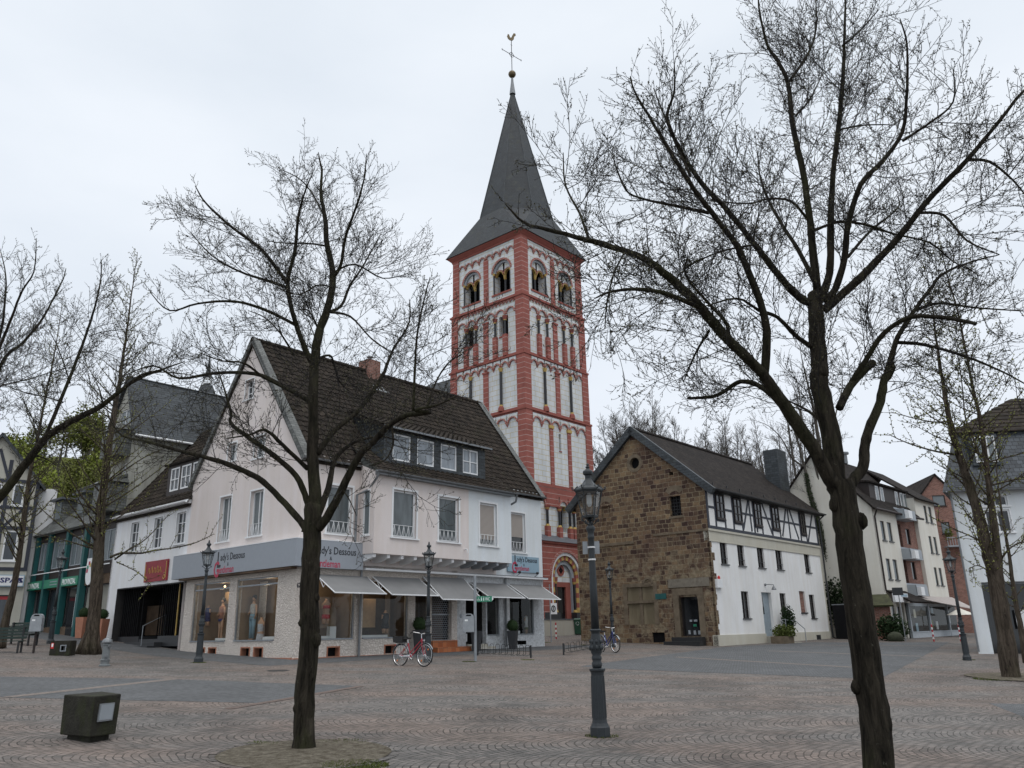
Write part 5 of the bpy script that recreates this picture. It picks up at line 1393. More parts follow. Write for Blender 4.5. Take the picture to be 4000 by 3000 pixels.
mb.tube([cz - ax_ * 1.1, cz + ax_ * 1.1], .03, 5)
q = [cz + V((0, 0, .32)), cz + ax_ * .3, cz - V((0, 0, .32)), cz - ax_ * .3, cz + V((0, 0, .32))]; mb.tube(q, .03, 5)
for e in (cz - ax_ * 1.05, cz + ax_ * 1.05, Z_(56.6)):
    for s_ in (-1, 1): mb.tube([e + V((0, 0, .13 * s_)), e], .02, 4)
    mb.tube([e - ax_ * .1, e + ax_ * .1], .02, 4)
mb.build('cross', M_['ironb'], CH)
WCk = Wall((CT.x, CT.y), 84); mb = MB()
mb.prism(WCk, [(-.42, 57.62), (-.34, 57.35), (-.15, 57.15), (.1, 57.12), (.25, 57.3), (.3, 57.62), (.45, 57.75), (.42, 57.95), (.25, 58.0), (.12, 57.75), (.0, 57.45), (-.12, 57.48), (-.2, 57.8), (-.35, 57.88), (-.36, 57.72)], -.03, .03)
mb.build('weathercock', M_['goldball'], CH)
# nave behind, only its slate roof shows over the pink house
NV = thing('church_nave', (CT - ua.u * -9).to_tuple(), 'dark slate nave roof of the church left of the tower', 'church')
pa, pb = at(1590, 1560, 72), at(1755, 1468, 72)
mb = MB(); nb = va.u; base = CT + ua.u * 3.0 + va.u * 4.3
for (z0_, z1_, dd0) in ((2, 13.5, 0),): mb.hexa([base + nb * a + ua.u * b + V((0, 0, z)) for z in (z0_, z1_) for a, b in ((0, -4.5), (22, -4.5), (22, 8), (0, 8))])
mb.build('wall', M_['ashlar'], NV); mb = MB()
zr_ = 26.3
p = [base + nb * a + ua.u * b + V((0, 0, z)) for a, b, z in ((0, -5, 13.4), (22, -5, 13.4), (17.0, 1.75, zr_), (0, 1.75, zr_), (0, 8.5, 13.4), (22, 8.5, 13.4))]
mb.poly((p[0], p[1], p[2], p[3])); mb.poly((p[4], p[5], p[2], p[3])); mb.poly((p[1], p[5], p[2])); mb.poly((p[0], p[3], p[4])); mb.build('roof', M_['slate'], NV)
# terrace wall before the portal
t = thing('retaining_wall', W0.P(0, 1.1, 2.5), 'low pale stone terrace wall below the church portal', 'wall')
mb = MB(); mb.wb(W0, -8, 5.6, .3, 2.36, -.5, 2.5); mb.build('wall', M_['plinth'], t); mb = MB(); mb.wb(W0, -8, 5.65, 2.36, 2.42, -.5, 2.54); mb.build('coping', M_['lead'], t)
# ------------------------------------------------------------------ old stone and half-timbered house
z5 = lambda x, y: (2150 + x * .6632, 1600 + y * .6632)
z7 = lambda x, y: (2700 + x * .452, 1850 + y * .452)
r5 = lambda x, y: (3400 + x * .723, 1500 + y * .723)
r6 = lambda x, y: (3050 + x * .3617, 1900 + y * .3617)
S0 = gp(2808, 2524); Wh = Wall(S0, 41.2); Gs = Wall(S0, -48.8)
D_ = thing('stone_house', (S0.x, S0.y, .6), 'old brown sandstone gable house with white wall and half-timbered upper floor', 'house')
GW, GL, GE, GA_ = 8.7, 15.1, 8.95, 12.75
oc_u, oc_z = Gs.uz(*z5(495, 315)); oc_r = .48
door_ = px_rect(Gs, z5(772, 1338), z5(868, 1100))
win1_ = px_rect(Gs, z5(708, 630), z5(764, 505)); win2_ = px_rect(Gs, z5(305, 682), z5(350, 566)); hole_ = px_rect(Gs, z5(700, 388), z5(722, 365)); bm = px_rect(Gs, z5(462, 1268), z5(604, 1040)); vnt = px_rect(Gs, z5(602, 1372), z5(672, 1312))
ops = [door_, win1_, win2_ + (.1,), hole_, bm + (.12,), vnt, (oc_u - oc_r, oc_u + oc_r, oc_z - oc_r, oc_z + oc_r, .001)]
mb = MB(); wallface(mb, Gs, [(0, .3), (GW, .3), (GW, GE), (GW / 2, GA_), (0, GE)], ops, dep=.3)
arch_fill(mb, Gs, oc_u, oc_z, .33, oc_z + oc_r, 0, 12, oc_u - oc_r, oc_u + oc_r)
n = 12
for k in range(n):
    t0, t1 = PI + PI * k / n, PI + PI * (k + 1) / n; a, b = (oc_u + .33 * math.cos(t0), oc_z + .33 * math.sin(t0)), (oc_u + .33 * math.cos(t1), oc_z + .33 * math.sin(t1))
    mb.poly([Gs.P(a[0], a[1]), Gs.P(b[0], b[1]), Gs.P(b[0], oc_z - oc_r), Gs.P(a[0], oc_z - oc_r)])
for k in (0, 1):
    s_ = 1 if k else -1; mb.poly([Gs.P(oc_u + s_ * .33, oc_z), Gs.P(oc_u + s_ * oc_r, oc_z), Gs.P(oc_u + s_ * oc_r, oc_z + oc_r), Gs.P(oc_u + s_ * .33, oc_z + oc_r)]); mb.poly([Gs.P(oc_u + s_ * .33, oc_z), Gs.P(oc_u + s_ * oc_r, oc_z), Gs.P(oc_u + s_ * oc_r, oc_z - oc_r), Gs.P(oc_u + s_ * .33, oc_z - oc_r)])
mb.build('stone_wall', M_['stone'], D_)
mb = MB(); arch(mb, Gs, oc_u, oc_z, .33, .20, -.3, .015, 14, 0, 2 * PI); oo = mb.build('round_window', M_['dressed'], D_)
mb = MB(); mb.tube([Gs.P(oc_u, oc_z, -.28), Gs.P(oc_u, oc_z, -.24)], .34, 16); mb.build('pane', M_['dark'], oo)
mb = MB(); mb.wb(Gs, *win1_, -.28, -.24); f = mb.build('window', M_['panedark'], D_)
mb = MB()
for k in range(5):
    u = win1_[0] + (win1_[1] - win1_[0]) * k / 4; mb.wb(Gs, u - .012, u + .012, win1_[2], win1_[3], -.2, -.18)
for k in range(7):
    z = win1_[2] + (win1_[3] - win1_[2]) * k / 6; mb.wb(Gs, win1_[0], win1_[1], z - .012, z + .012, -.18, -.165)
mb.build('window_grille', M_['ironb'], f)
mb = MB(); arch(mb, Gs, (win1_[0] + win1_[1]) / 2, win1_[3] - .12, .40, .32, -.02, .012, 8, R(38), R(142)); mb.wb(Gs, win1_[0] - .1, win1_[1] + .1, win1_[2] - .12, win1_[2], -.1, .03); mb.split('window_arch', M_['dressed'], D_)
mb = MB(); arch(mb, Gs, (win2_[0] + win2_[1]) / 2, win2_[3] - .12, .40, .30, -.02, .012, 8, R(38), R(142)); mb.build('window_arch', M_['dressed'], D_)
MB().wb(Gs, *win2_, -.14, -.1).build('blocked_window', M_['stone'], D_)
MB().wb(Gs, *hole_, -.3, -.28).build('wall_hole', M_['dark'], D_)
MB().wb(Gs, *vnt, -.2, -.12).build('cellar_grille', M_['dark'], D_)
# blocked cross window
mb = MB(); uc2, zc2 = (bm[0] + bm[1]) / 2, bm[2] + (bm[3] - bm[2]) * .6
mb.wb(Gs, uc2 - .09, uc2 + .09, bm[2], bm[3], -.13, -.03); mb.wb(Gs, bm[0], bm[1], zc2 - .07, zc2 + .07, -.13, .02); cw = mb.build('blocked_cross_window', M_['dressed'], D_)
mb = MB(); mb.wb(Gs, bm[0], bm[1], bm[2], bm[3], -.2, -.105); mb.build('infill', plaster('old_buff_render', (.26, .22, .15), stain=.4), cw)
mb = MB(); mb.wb(Gs, bm[0] - .25, bm[0], bm[2], bm[3] + .2, -.01, .025); mb.wb(Gs, bm[1], bm[1] + .25, bm[2], bm[3] + .2, -.01, .025); mb.wb(Gs, bm[0], bm[1], bm[3], bm[3] + .2, -.01, .027); mb.build('window_surround', M_['dressed'], cw)
# portal
du0, du1, dz0, dz1 = door_; mb = MB()
mb.wb(Gs, du0 - .33, du0, dz0 - .1, dz1 + .1, -.28, .04); mb.wb(Gs, du1, du1 + .33, dz0 - .1, dz1 + .1, -.28, .04); mb.wb(Gs, du0 - .33, du1 + .33, dz1 + .1, dz1 + .45, -.05, .05); arch_fill(mb, Gs, (du0 + du1) / 2, dz1 - .18, (du1 - du0) / 2, dz1 + .1, .038, 8, du0, du1, dep=.2)
pt = mb.build('door_surround', M_['dressed'], D_)
MB().wb(Gs, du0 - .75, du1 + .55, dz1 + .5, dz1 + .95, -.02, .05).build('lintel_stone', plain('grey_weathered_lintel', (.17, .15, .12), .9, var=.3, nscale=4, bump=.6), D_)
dr = MB().wb(Gs, du0, du1, dz0, dz1 + .05, -.30, -.27).build('door', M_['panedark'], D_)
mb = MB(); mb.wb(Gs, du0, du0 + .06, dz0, dz1, -.27, -.22); mb.wb(Gs, du1 - .06, du1, dz0, dz1, -.27, -.22); mb.wb(Gs, du0 + .06, du1 - .06, dz0, dz0 + .06, -.27, -.22); mb.build('door_frame', M_['darkwood'], dr)
mb = MB()
for k, (a, z, w_, h) in enumerate(((.15, .1, .14, .2), (.42, .1, .14, .2), (.75, .12, .12, .2), (.3, .75, .2, .1), (.6, .75, .15, .1))): mb.wb(Gs, du0 + a, du0 + a + w_, dz0 + z, dz0 + z + h, -.268, -.26)
mb.split('door_notice', M_['gpaint'], dr)
MB().wb(Gs, du0 + .35, du0 + .55, dz0 + .5, dz0 + .62, -.268, -.26).build('green_notice', M_['greensign'], dr)
mb = MB(); mb.wb(Gs, du0 - .25, du1 + .35, .4, dz0 - .02, -.3, .42); mb.wb(Gs, du0 - .35, du1 + .6, .3, dz0 - .22, .42, .85); mb.build('steps', M_['ironb'], D_)
pq = px_rect(Gs, z5(620, 1118), z5(682, 1082)); MB().wb(Gs, *pq, 0, .03).build('wall_plaque', M_['greenframe'], D_)
arp = Gs.uz(*z5(575, 1010)); mb = MB(); arch(mb, Gs, arp[0], arp[1] - .12, .22, .12, -.01, .05, 8); mb.wb(Gs, arp[0] - .22, arp[0] + .22, arp[1] - .2, arp[1] - .12, -.01, .05); mb.build('stone_niche_arch', M_['dressed'], D_)
mb = MB(); mb.wb(Gs, 4.7, 8.0, 6.25, 6.4, -.01, .05); mb.wb(Gs, .0, 3.4, 6.55, 6.66, -.01, .035); mb.split('string_stone', M_['dressed'], D_)
# white long wall
mb = MB(); ups = [px_rect(Wh, z7(x0, y0), z7(x1, y1)) for x0, y0, x1, y1 in ((240, 552, 322, 783), (390, 575, 470, 800), (560, 600, 642, 820), (720, 623, 800, 835), (967, 657, 1037, 857))]
los = [px_rect(Wh, z7(x0, y0), z7(x1, y1)) for x0, y0, x1, y1 in ((428, 1018, 518, 1283), (762, 1033, 838, 1260), (1015, 1042, 1088, 1275))]
zu0 = sum(a[2] for a in ups) / 5; zu1 = sum(a[3] for a in ups) / 5; ups = [(a[0], a[1], zu0, zu1) for a in ups]
zl0_ = 2.07; zl1_ = sum(a[3] for a in los) / 3; los = [(a[0], a[1], zl0_, zl1_) for a in los]
dW = px_rect(Wh, z7(603, 1018), z7(690, 1020)); dW = (dW[0], dW[0] + 1.25, 1.05, zl1_)
bw_ = px_rect(Wh, z7(930, 1015), z7(1000, 1200)); vW = px_rect(Wh, z7(1075, 1395), z7(1115, 1443))
allw = ups + los + [dW, bw_ + (.12,), vW + (.1,)]
wallface(mb, Wh, [(0, 1.25), (GL, 1.25), (GL, 6.05), (0, 6.05)], [a for a in allw if a != vW + (.1,)], dep=.17)
mb.build('white_wall', M_['whiteb'], D_)
mb = MB(); mb.wb(Wh, 0, dW[0], .3, 1.25, -.3, .05); mb.wb(Wh, dW[1], GL, .3, 1.25, -.3, .05); mb.wb(Wh, 0, GL, 6.05, 6.55, -.3, .03); mb.wb(Wh, 0, GL, 6.55, 6.66, -.3, .09); mb.wb(Wh, 0, GL, 6.0, 6.05, -.1, .05)
mb.wb(Wh, GL - .12, GL + .0, 1.25, 6.0, -.05, .03); mb.build('cream_plinth_and_band', M_['cream'], D_)
for a in ups: window(Wh, *a, D_, dep=.16, cols=2, rows=(.5,), fr='darkwood', glass='panedark', fw=.05, sillm='darkframe')
for a in ups: MB().wb(Wh, a[0], a[1], zu0 + .3, zu0 + .325, -.03, -.01).build('window_bar', M_['ironb'], D_)
for a in los: window(Wh, *a, D_, dep=.16, cols=2, rows=(.33, .66), fr='darkwood', glass='panedark', fw=.05, trim=.0, sillm='darkframe')
MB().wb(Wh, dW[0], dW[1], 1.1, zl1_, -.22, -.165).build('house_door', plain('grey_blue_door', (.25, .30, .34), .5), D_)
MB().wb(Wh, dW[0] + .25, dW[0] + .5, 2.3, 3.3, -.164, -.155).build('door_glass', M_['panedark'], D_)
MB().wb(Wh, *bw_, -.2, -.10).build('bricked_up_window', M_['brick'], D_)
MB().wb(Wh, bw_[0] - .05, bw_[1] + .05, bw_[2] - .08, bw_[2], -.12, .07).build('window_sill', M_['darkframe'], D_)
MB().wb(Wh, *vW, .04, .08).build('vent_grille', M_['darkframe'], D_)
mb = MB(); mb.wb(Wh, dW[0] + .0, dW[1] + .1, .3, 1.09, -.4, .45); mb.wb(Wh, dW[0] + .0, dW[1] + .45, .3, .92, .45, .85); mb.wb(Wh, dW[0] + .3, dW[1] + .8, .3, .76, .85, 1.2); mb.build('entrance_steps', M_['plinth'], D_)
mb = MB(); mb.tube([Wh.P(dW[1] + .1, 1.05, .45), Wh.P(dW[1] + .1, 2.0, .45), Wh.P(dW[1] + .9, 1.9, .9), Wh.P(dW[1] + 1.5, 1.45, 1.15), Wh.P(dW[1] + 1.5, .75, 1.15)], .025, 6); mb.tube([Wh.P(dW[1] + .1, 1.95, .45), Wh.P(dW[0] + .9, 2.02, .85), Wh.P(dW[0] + .9, .9, .85)], .025, 6); mb.build('handrail', M_['steel'], D_)
lu, lz = Wh.uz(*z7(635, 960)); mb = MB(); mb.tube([Wh.P(lu, lz, 0), Wh.P(lu, lz, .25), Wh.P(lu + .5, lz, .3), Wh.P(lu + .5, lz - .1, .3)], .022, 6); mb.lathe([(.03, -.02), (.14, -.2), (.14, -.24)], Wh.P(lu + .5, lz - .05, .3), 10); mb.ball(Wh.P(lu, lz, .03), .08, n=8, m=6); mb.build('wall_lamp', M_['zinc'], D_)
lu, lz = Wh.uz(*z7(228, 950)); al = MB().wb(Wh, lu - .3, lu + .3, lz - .22, lz + .22, 0, .15).build('alarm_box', M_['wpaint'], D_)
MB().lathe([(.07, 0), (.07, .12), (.03, .18)], Wh.P(lu + .05, lz + .22, .08), 8).build('red_beacon', M_['redrefl'], al)
mb = MB()      # jagged corner stones running into the plaster
rnd = random.Random(8); z = 1.26
while z < 6.0:
    h = .27 if rnd.random() < .6 else .4; mb.wb(Wh, 0, rnd.choice((.12, .28, .42, .2)), z, min(z + h, 6.0), -.1, .012); z += h
mb.split('corner_stone', M_['stone'], D_)
# timber storey
mb = MB(); wallface(mb, Wh, [(0, 6.66), (GL, 6.66), (GL, GE), (0, GE)], o=.0); mb.build('timber_infill', M_['whiteb'], D_)
tw_ = [px_rect(Wh, z7(x0, y0), z7(x1, y1)) for x0, y0, x1, y1 in ((195, 150, 285, 380), (348, 185, 435, 410), (527, 232, 607, 438), (680, 262, 760, 465), (925, 320, 990, 518))]
tw_ = [(a[0], a[1], 7.28, 8.62) for a in tw_]
mb = MB()
def B(a, b, w_=.14): mb.beam(Wh, a, b, w_, 0, .03)
TB0, TB1, TBM = 6.76, 8.85, 7.85
mb.wb(Wh, 0, GL, 6.68, 6.84, 0, .034); mb.wb(Wh, 0, GL, 8.78, 8.95, 0, .034)
for u in (.08, GL - .08): B((u, TB0), (u, TB1), .2)
prev = 0
edges = [0] + [x for a in tw_ for x in (a[0] - .08, a[1] + .08)] + [GL]
for i in range(0, len(edges), 2): mb.wb(Wh, edges[i], edges[i + 1], TBM - .07, TBM + .05, 0, .028)
for a in tw_:
    B((a[0] - .08, TB0), (a[0] - .08, TB1)); B((a[1] + .08, TB0), (a[1] + .08, TB1)); mb.wb(Wh, a[0], a[1], 7.14, 7.28, 0, .032)
    mb.wb(Wh, a[0], a[1], 8.62, 8.78, 0, .032)
def px2(x, y): u, z = Wh.uz(*z7(x, y)); return (u, max(TB0, min(TB1, z)))
for p_, q_ in (((455, 480), (487, 215)), ((468, 490), (515, 215))): pass
for p_, q_ in (((452, 480), (490, 218)), ((490, 218), (525, 500)), ((600, 240), (700, 520)), ((790, 540), (815, 290)), ((825, 290), (858, 560)), ((840, 300), (930, 570)), ((1010, 595), (1040, 360)), ((570, 440), (572, 505))): B(px2(*p_), px2(*q_), .14)
mb.build('timber_frame', M_['timber'], D_)
for a in tw_:
    window(Wh, *a, D_, dep=-.0, o=.03, cols=2, rows=(.33, .66), fr='darkwood', glass='panedark', fw=.07, sill=True, sillm='darkwood') 
# roof
gs = (GA_ - GE) / (GW / 2); mb = MB()
eo = .42
a, b = Wh.P(-.22, GE - gs * eo + .12, eo), Wh.P(GL + .45, GE - gs * eo + .12, eo); c, d = Wh.P(GL + .45, GA_ + .12, -GW / 2), Wh.P(-.22, GA_ + .12, -GW / 2)
slab(mb, a, b, c, d, .10)
a2, b2 = Wh.P(-.22, GE - gs * .5 + .12, -GW - .5), Wh.P(GL + .45, GE - gs * .5 + .12, -GW - .5)
slab(mb, a2, b2, c, d, .10); rf = mb.build('roof', M_['flattile'], D_)
mb = MB(); mb.wb(Wh, -.15, GL + .4, GE - .28, GE - .12, .03, eo + .02); gutter(mb, Wh, -.25, GL + .5, GE - .18, eo + .1, .08); mb.build('eaves_and_gutter', M_['ironb'], rf)
mb = MB()
for (p_, q_) in (((-.55, GE - gs * .45), (GW / 2 + .05, GA_ + .05)), ((GW + .55, GE - gs * .45), (GW / 2 - .05, GA_ + .05))): mb.beam(Gs, p_, q_, .40, -.02, .24)
mb.build('slate_verge', M_['slate'], rf)
mb = MB(); mb.tube([Wh.P(-.2, GA_ + .13, -GW / 2), Wh.P(GL + .45, GA_ + .13, -GW / 2)], .12, 7); mb.build('ridge', M_['flattile'], rf)
mb = MB()
for k in range(9): u = 1 + k * 1.6; mb.wb(Wh, u, u + .05, GE + .15, GE + .3, -.05, .0)
mb.split('snow_hook', M_['ironb'], rf)
cu, cz_ = Wh.uz(*z5(1318, 250), -2.2); mb = MB(); mb.wb(Wh, cu - .75, cu + .75, GE + 1.2, cz_ + .05, -2.7, -1.7); ch = mb.build('chimney', M_['slate'], rf)
mb = MB(); backbox(mb, Wh, 0, GL, .3, GE, GW, 1); mb.poly([Wh.P(GL, GE, 0), Wh.P(GL, GE, -GW), Wh.P(GL, GA_, -GW / 2)]); mb.build('rear_wall', M_['whiteb'], D_)
mb = MB(); mb.tube([Wh.P(GL + .25, GE - .25, eo + .1), Wh.P(GL + .15, GE - .6, .15), Wh.P(GL + .1, .9, .12), Wh.P(GL + .3, .75, .3)], .055, 8); mb.build('downpipe', M_['ironb'], D_)

# ------------------------------------------------------------------ street on the right
A_ = Wall((23.76, 53.9), 44)
APT = thing('apartment_block', A_.P(4, .7), 'cream and brick apartment block with balconies behind the big tree trunk', 'building')
mb = MB(); w1s = [(1.15, 1.85), (2.35, 3.1)]; zz_ = [(7.0, 8.3), (4.45, 5.8)]
ops = [(a, b, c, d) for a, b in w1s for c, d in zz_]
wallface(mb, A_, [(0, .5), (4.3, .5), (4.3, 9.1), (0, 9.1)], ops, dep=.12)
w3s = [(10.45, 11.05), (11.5, 12.15)]; z3s = [(8.95, 10.2), (6.65, 7.9), (4.3, 5.6)]
wallface(mb, A_, [(8.6, .5), (12.9, .5), (12.9, 10.6), (8.6, 10.6)], [(a, b, c, d) for a, b in w3s for c, d in z3s], dep=.12)
AG = Wall((23.76, 53.9), -48); gd = 7.0
wallface(mb, AG, [(0, .5), (gd, .5), (gd, 9.3), (gd / 2, 13.3), (0, 9.3)])
mb.poly([A_.P(12.9, .5), A_.P(12.9, 10.6), A_.P(12.9, 10.6, -gd), A_.P(12.9, .5, -gd)]); mb.poly([A_.P(0, .5, -gd), A_.P(12.9, .5, -gd), A_.P(12.9, 10.6, -gd), A_.P(0, 9.1, -gd)]); mb.poly([A_.P(8.6, .5), A_.P(8.6, 10.6), A_.P(8.6, 10.6, -gd), A_.P(8.6, .5, -gd)])
mb.build('cream_wall', M_['creamwall'], APT)
for a in ops + [(a, b, c, d) for a, b in w3s for c, d in z3s]: window(A_, *a, APT, dep=.12, fr='darkwood', glass='curtain', fw=.05, sillm='darkframe')
mb = MB(); wallface(mb, A_, [(4.3, .5), (8.6, .5), (8.6, 9.1), (4.3, 9.1)], [(6.5, 7.3, 7.05, 8.2), (6.5, 7.3, 4.6, 5.85), (4.45, 5.6, 6.3, 8.4), (4.45, 5.6, 3.9, 6.0)], o=-.25, dep=.2); mb.build('brick_wall', M_['brick'], APT)
for c, d in ((7.05, 8.2), (4.6, 5.85)): window(A_, 6.5, 7.3, c, d, APT, dep=.12, o=-.25, fr='darkwood', glass='panedark', fw=.05, sill=False)
for c, d in ((6.3, 8.4), (3.9, 6.0)): MB().wb(A_, 4.45, 5.6, c, d, -1.5, -.45).build('balcony_recess', M_['darkwood'], APT)
for z in (8.75, 6.0, 3.55):
    m_ = MB(); m_.wb(A_, 4.3, 8.4 if z < 8 else 6.3, z, z + .75, -.1, -.05); m_.wb(A_, 4.3, 6.6, z - .12, z, -.2, .6); m_.wb(A_, 4.3, 6.5, z, z + .55, .55, .6); m_.wb(A_, 4.3, 4.35, z, z + .6, -.1, .6); m_.build('balcony', M_['gpaint'], APT)
    m_ = MB(); m_.wb(A_, 4.4, 5.1, z - .1, z + .45, .6, .85); m_.build('flower_box', M_['wpaint'], APT)
mb = MB(); gs2 = (13.3 - 9.1) / (gd / 2)
slab(mb, A_.P(-.3, 9.0, .3), A_.P(8.7, 9.0, .3), A_.P(8.7, 13.35, -gd / 2), A_.P(-.3, 13.35, -gd / 2), .12); slab(mb, A_.P(8.5, 10.5, .35), A_.P(13.1, 10.5, .35), A_.P(13.1, 13.4, -gd / 2), A_.P(8.5, 13.4, -gd / 2), .12)
slab(mb, A_.P(-.3, 9.0, -gd - .3), A_.P(13.1, 9.0, -gd - .3), A_.P(13.1, 13.35, -gd / 2), A_.P(-.3, 13.35, -gd / 2), .12); mb.build('roof', M_['flattile'], APT)
mb = MB(); mb.wb(A_, 1.6, 8.6, 9.5, 11.1, -2.2, -.55); dm = mb.build('dormer', M_['darkwood'], APT)
slab(m_ := MB(), A_.P(1.4, 11.1, -.3), A_.P(8.6, 11.1, -.3), A_.P(8.6, 11.5, -2.6), A_.P(1.4, 11.5, -2.6), .12); m_.build('dormer_roof', M_['flattile'], dm)
for u in (2.6, 3.5, 6.3, 7.3, 8.0): 
    m_ = MB(); m_.wb(A_, u, u + .55, 9.75, 10.9, -.55, -.50); m_.build('dormer_window', M_['wpaint'], dm)
    m_ = MB(); m_.wb(A_, u + .07, u + .48, 9.82, 10.83, -.50, -.495); m_.build('pane', M_['curtain'], dm)
mb = MB(); mb.tube([A_.P(.0, 8.95, .35), A_.P(.1, 8.5, .1), A_.P(.12, 3.7, .1)], .06, 6); mb.tube([A_.P(-.3, 8.95, .4), A_.P(8.7, 8.95, .4)], .08, 6); mb.build('downpipe', M_['darkwood'], APT)
mb = MB(); mb.tube([A_.P(5.5, 13.3, -gd / 2), A_.P(5.5, 14.0, -gd / 2)], .25, 8); mb.tube([A_.P(5.5, 14.0, -gd / 2), A_.P(5.5, 14.15, -gd / 2)], .4, 8); mb.build('roof_vent', M_['zinc'], APT)
# brick gable house further down the street
BG = Wall(A_.P(13.6, 0, .4), 44); hb = thing('brick_house', BG.P(3, .6), 'red brick gabled house behind the lamp post at the right', 'house')
BL = Wall(BG.o, -46)
bp_ = BG.uz(*r5(345, 490)); mb = MB()
FB = Wall(BG.o + V((2.4, 5.5, 0)), 96); u0_, za_ = FB.uz(*r5(270, 590)); up_, zp_ = FB.uz(*r5(345, 490)); ue_ = 2 * up_ - u0_
wf1, wf2 = px_rect(FB, r5(342, 660), r5(400, 600)), px_rect(FB, r5(390, 810), r5(425, 745))
wallface(mb, FB, [(u0_, .4), (ue_, .4), (ue_, za_), (up_, zp_), (u0_, za_)], [wf1, wf2], dep=.15)
for (a, b) in (((u0_, 0), (u0_, -9)), ((ue_, 0), (ue_, -9))): mb.poly([FB.P(a[0], .4, 0), FB.P(a[0], .4, -9), FB.P(a[0], za_, -9), FB.P(a[0], za_, 0)])
mb.build('wall', M_['brick'], hb)
for a in (wf1, wf2): window(FB, *a, hb, dep=.1, fr='darkwood', glass='curtain', fw=.06)
mb = MB(); slab(mb, FB.P(u0_ - .3, za_ - .35, .12), FB.P(u0_ - .3, za_ - .35, -9), FB.P(up_, zp_ + .1, -9), FB.P(up_, zp_ + .1, .12), .12); slab(mb, FB.P(ue_ + .3, za_ - .35, .12), FB.P(ue_ + .3, za_ - .35, -9), FB.P(up_, zp_ + .1, -9), FB.P(up_, zp_ + .1, .12), .12); mb.build('roof', M_['flattile'], hb)
bx = px_rect(FB, r5(400, 885), r5(445, 830)); m_ = MB(); m_.wb(FB, bx[0], bx[1] + .6, bx[2], bx[2] + .1, 0, .9)
for k in range(8): u = bx[0] + (bx[1] + .6 - bx[0]) * k / 7; m_.tube([FB.P(u, bx[2], .88), FB.P(u, bx[2] + .75, .88)], .025, 4)
m_.tube([FB.P(bx[0], bx[2] + .75, .88), FB.P(bx[1] + .6, bx[2] + .75, .88)], .03, 4); m_.build('balcony', M_['gpaint'], hb)
pl = MB(); leafblob(pl, FB.P(bx[0] + .35, bx[2] + 1.1, .5), .35, .35, .5, 160, .08, random.Random(3)); t = pl.build('balcony_plant', M_['hillleaf'], uv=False); tag(t, 'leafy green plant standing on the balcony of the brick house', 'plant')
# cafe with glazed front and awning
K = thing('cafe_pavilion', A_.P(8, .6, 2), 'glazed cafe front with grey panels and beige awning at the street corner', 'cafe')
mb = MB(); ko = .36
for u in (2.9, 6.7, 10.7, 13.5): mb.wb(A_, u - .1, u + .1, .3, 2.95, ko - .1, ko + .04)
mb.wb(A_, 2.8, 13.6, 2.75, 2.95, ko - .1, ko); mb.wb(A_, 2.8, 13.6, 1.05, 1.12, ko - .08, ko + .05); mb.split('frame', M_['gpaint'], K)
MB().wb(A_, 3.0, 13.4, .3, 1.05, ko - .06, ko + .02).build('lower_panel', plain('pale_grey_panel', (.36, .39, .42), .6), K)
m_ = MB(); m_.quad(A_.P(3, 1.12, ko - .05), A_.P(13.5, 1.12, ko - .05), A_.P(13.5, 2.75, ko - .05), A_.P(3, 2.75, ko - .05)); m_.build('pane', M_['shopglass'], K)
MB().wb(A_, 2.9, 13.5, .3, 2.95, .02, .06).build('cafe_back_wall', M_['blackint'], K)
for u, z, m in ((4.4, 2.2, 'cream'), (4.5, 1.3, 'signblue'), (7.6, 1.5, 'hillleaf'), (8.6, 1.4, 'wpaint'), (11.4, 1.8, 'wpaint'), (8.0, 2.5, 'signblue')): MB().wb(A_, u, u + .4, z - .2, z + .35, .08, .12).build('cafe_item', M_[m], K)
mb = MB(); a, b, c, d = A_.P(6.6, 2.98, 1.25), A_.P(14.3, 2.55, 1.35), A_.P(13.4, 3.48, .02), A_.P(4.4, 3.45, .02); mb.hexa([p - V((0, 0, .04)) for p in (a, b, c, d)] + [a, b, c, d]); mb.build('awning', plain('beige_awning', (.37, .33, .31), .9, var=.05), K)
mb = MB(); slab(mb, A_.P(1.0, 3.0, 1.3), A_.P(4.4, 3.0, 1.3), A_.P(3.6, 3.75, .05), A_.P(.3, 3.75, .05), .1); mb.build('entrance_roof', M_['flattile'], K)
bg_ = MB().wb(A_, -.6, 1.7, 2.95, 3.5, .7, .85).build('cafe_sign', M_['wpaint'], K)
MB().wb(A_, .5, 1.6, 3.3, 3.46, .85, .86).build('sign_blue_band', M_['signblue'], bg_)
for u in (.05, 1.0, 1.9, 2.5): MB().wb(A_, u, u + .22, .3, 3.0, .02, .2).build('white_post', M_['creamwall'], K)
MB().wb(A_, .27, 2.5, .3, 2.7, .03, .1).build('glass_door', M_['pane'], K)
# cream umbrella behind the cafe glass
up2 = A_.P(9.3, 0, 1.6); t = thing('parasol', (up2.x, up2.y, .6), 'cream parasol before the cafe glass', 'parasol'); MB().lathe([(1.0, 2.15), (.02, 2.6)], (up2.x, up2.y, 0), 8).build('canopy', M_['creamwall'], t); MB().tube([(up2.x, up2.y, .55), (up2.x, up2.y, 2.7)], .025, 6).build('pole', M_['wood'], t)
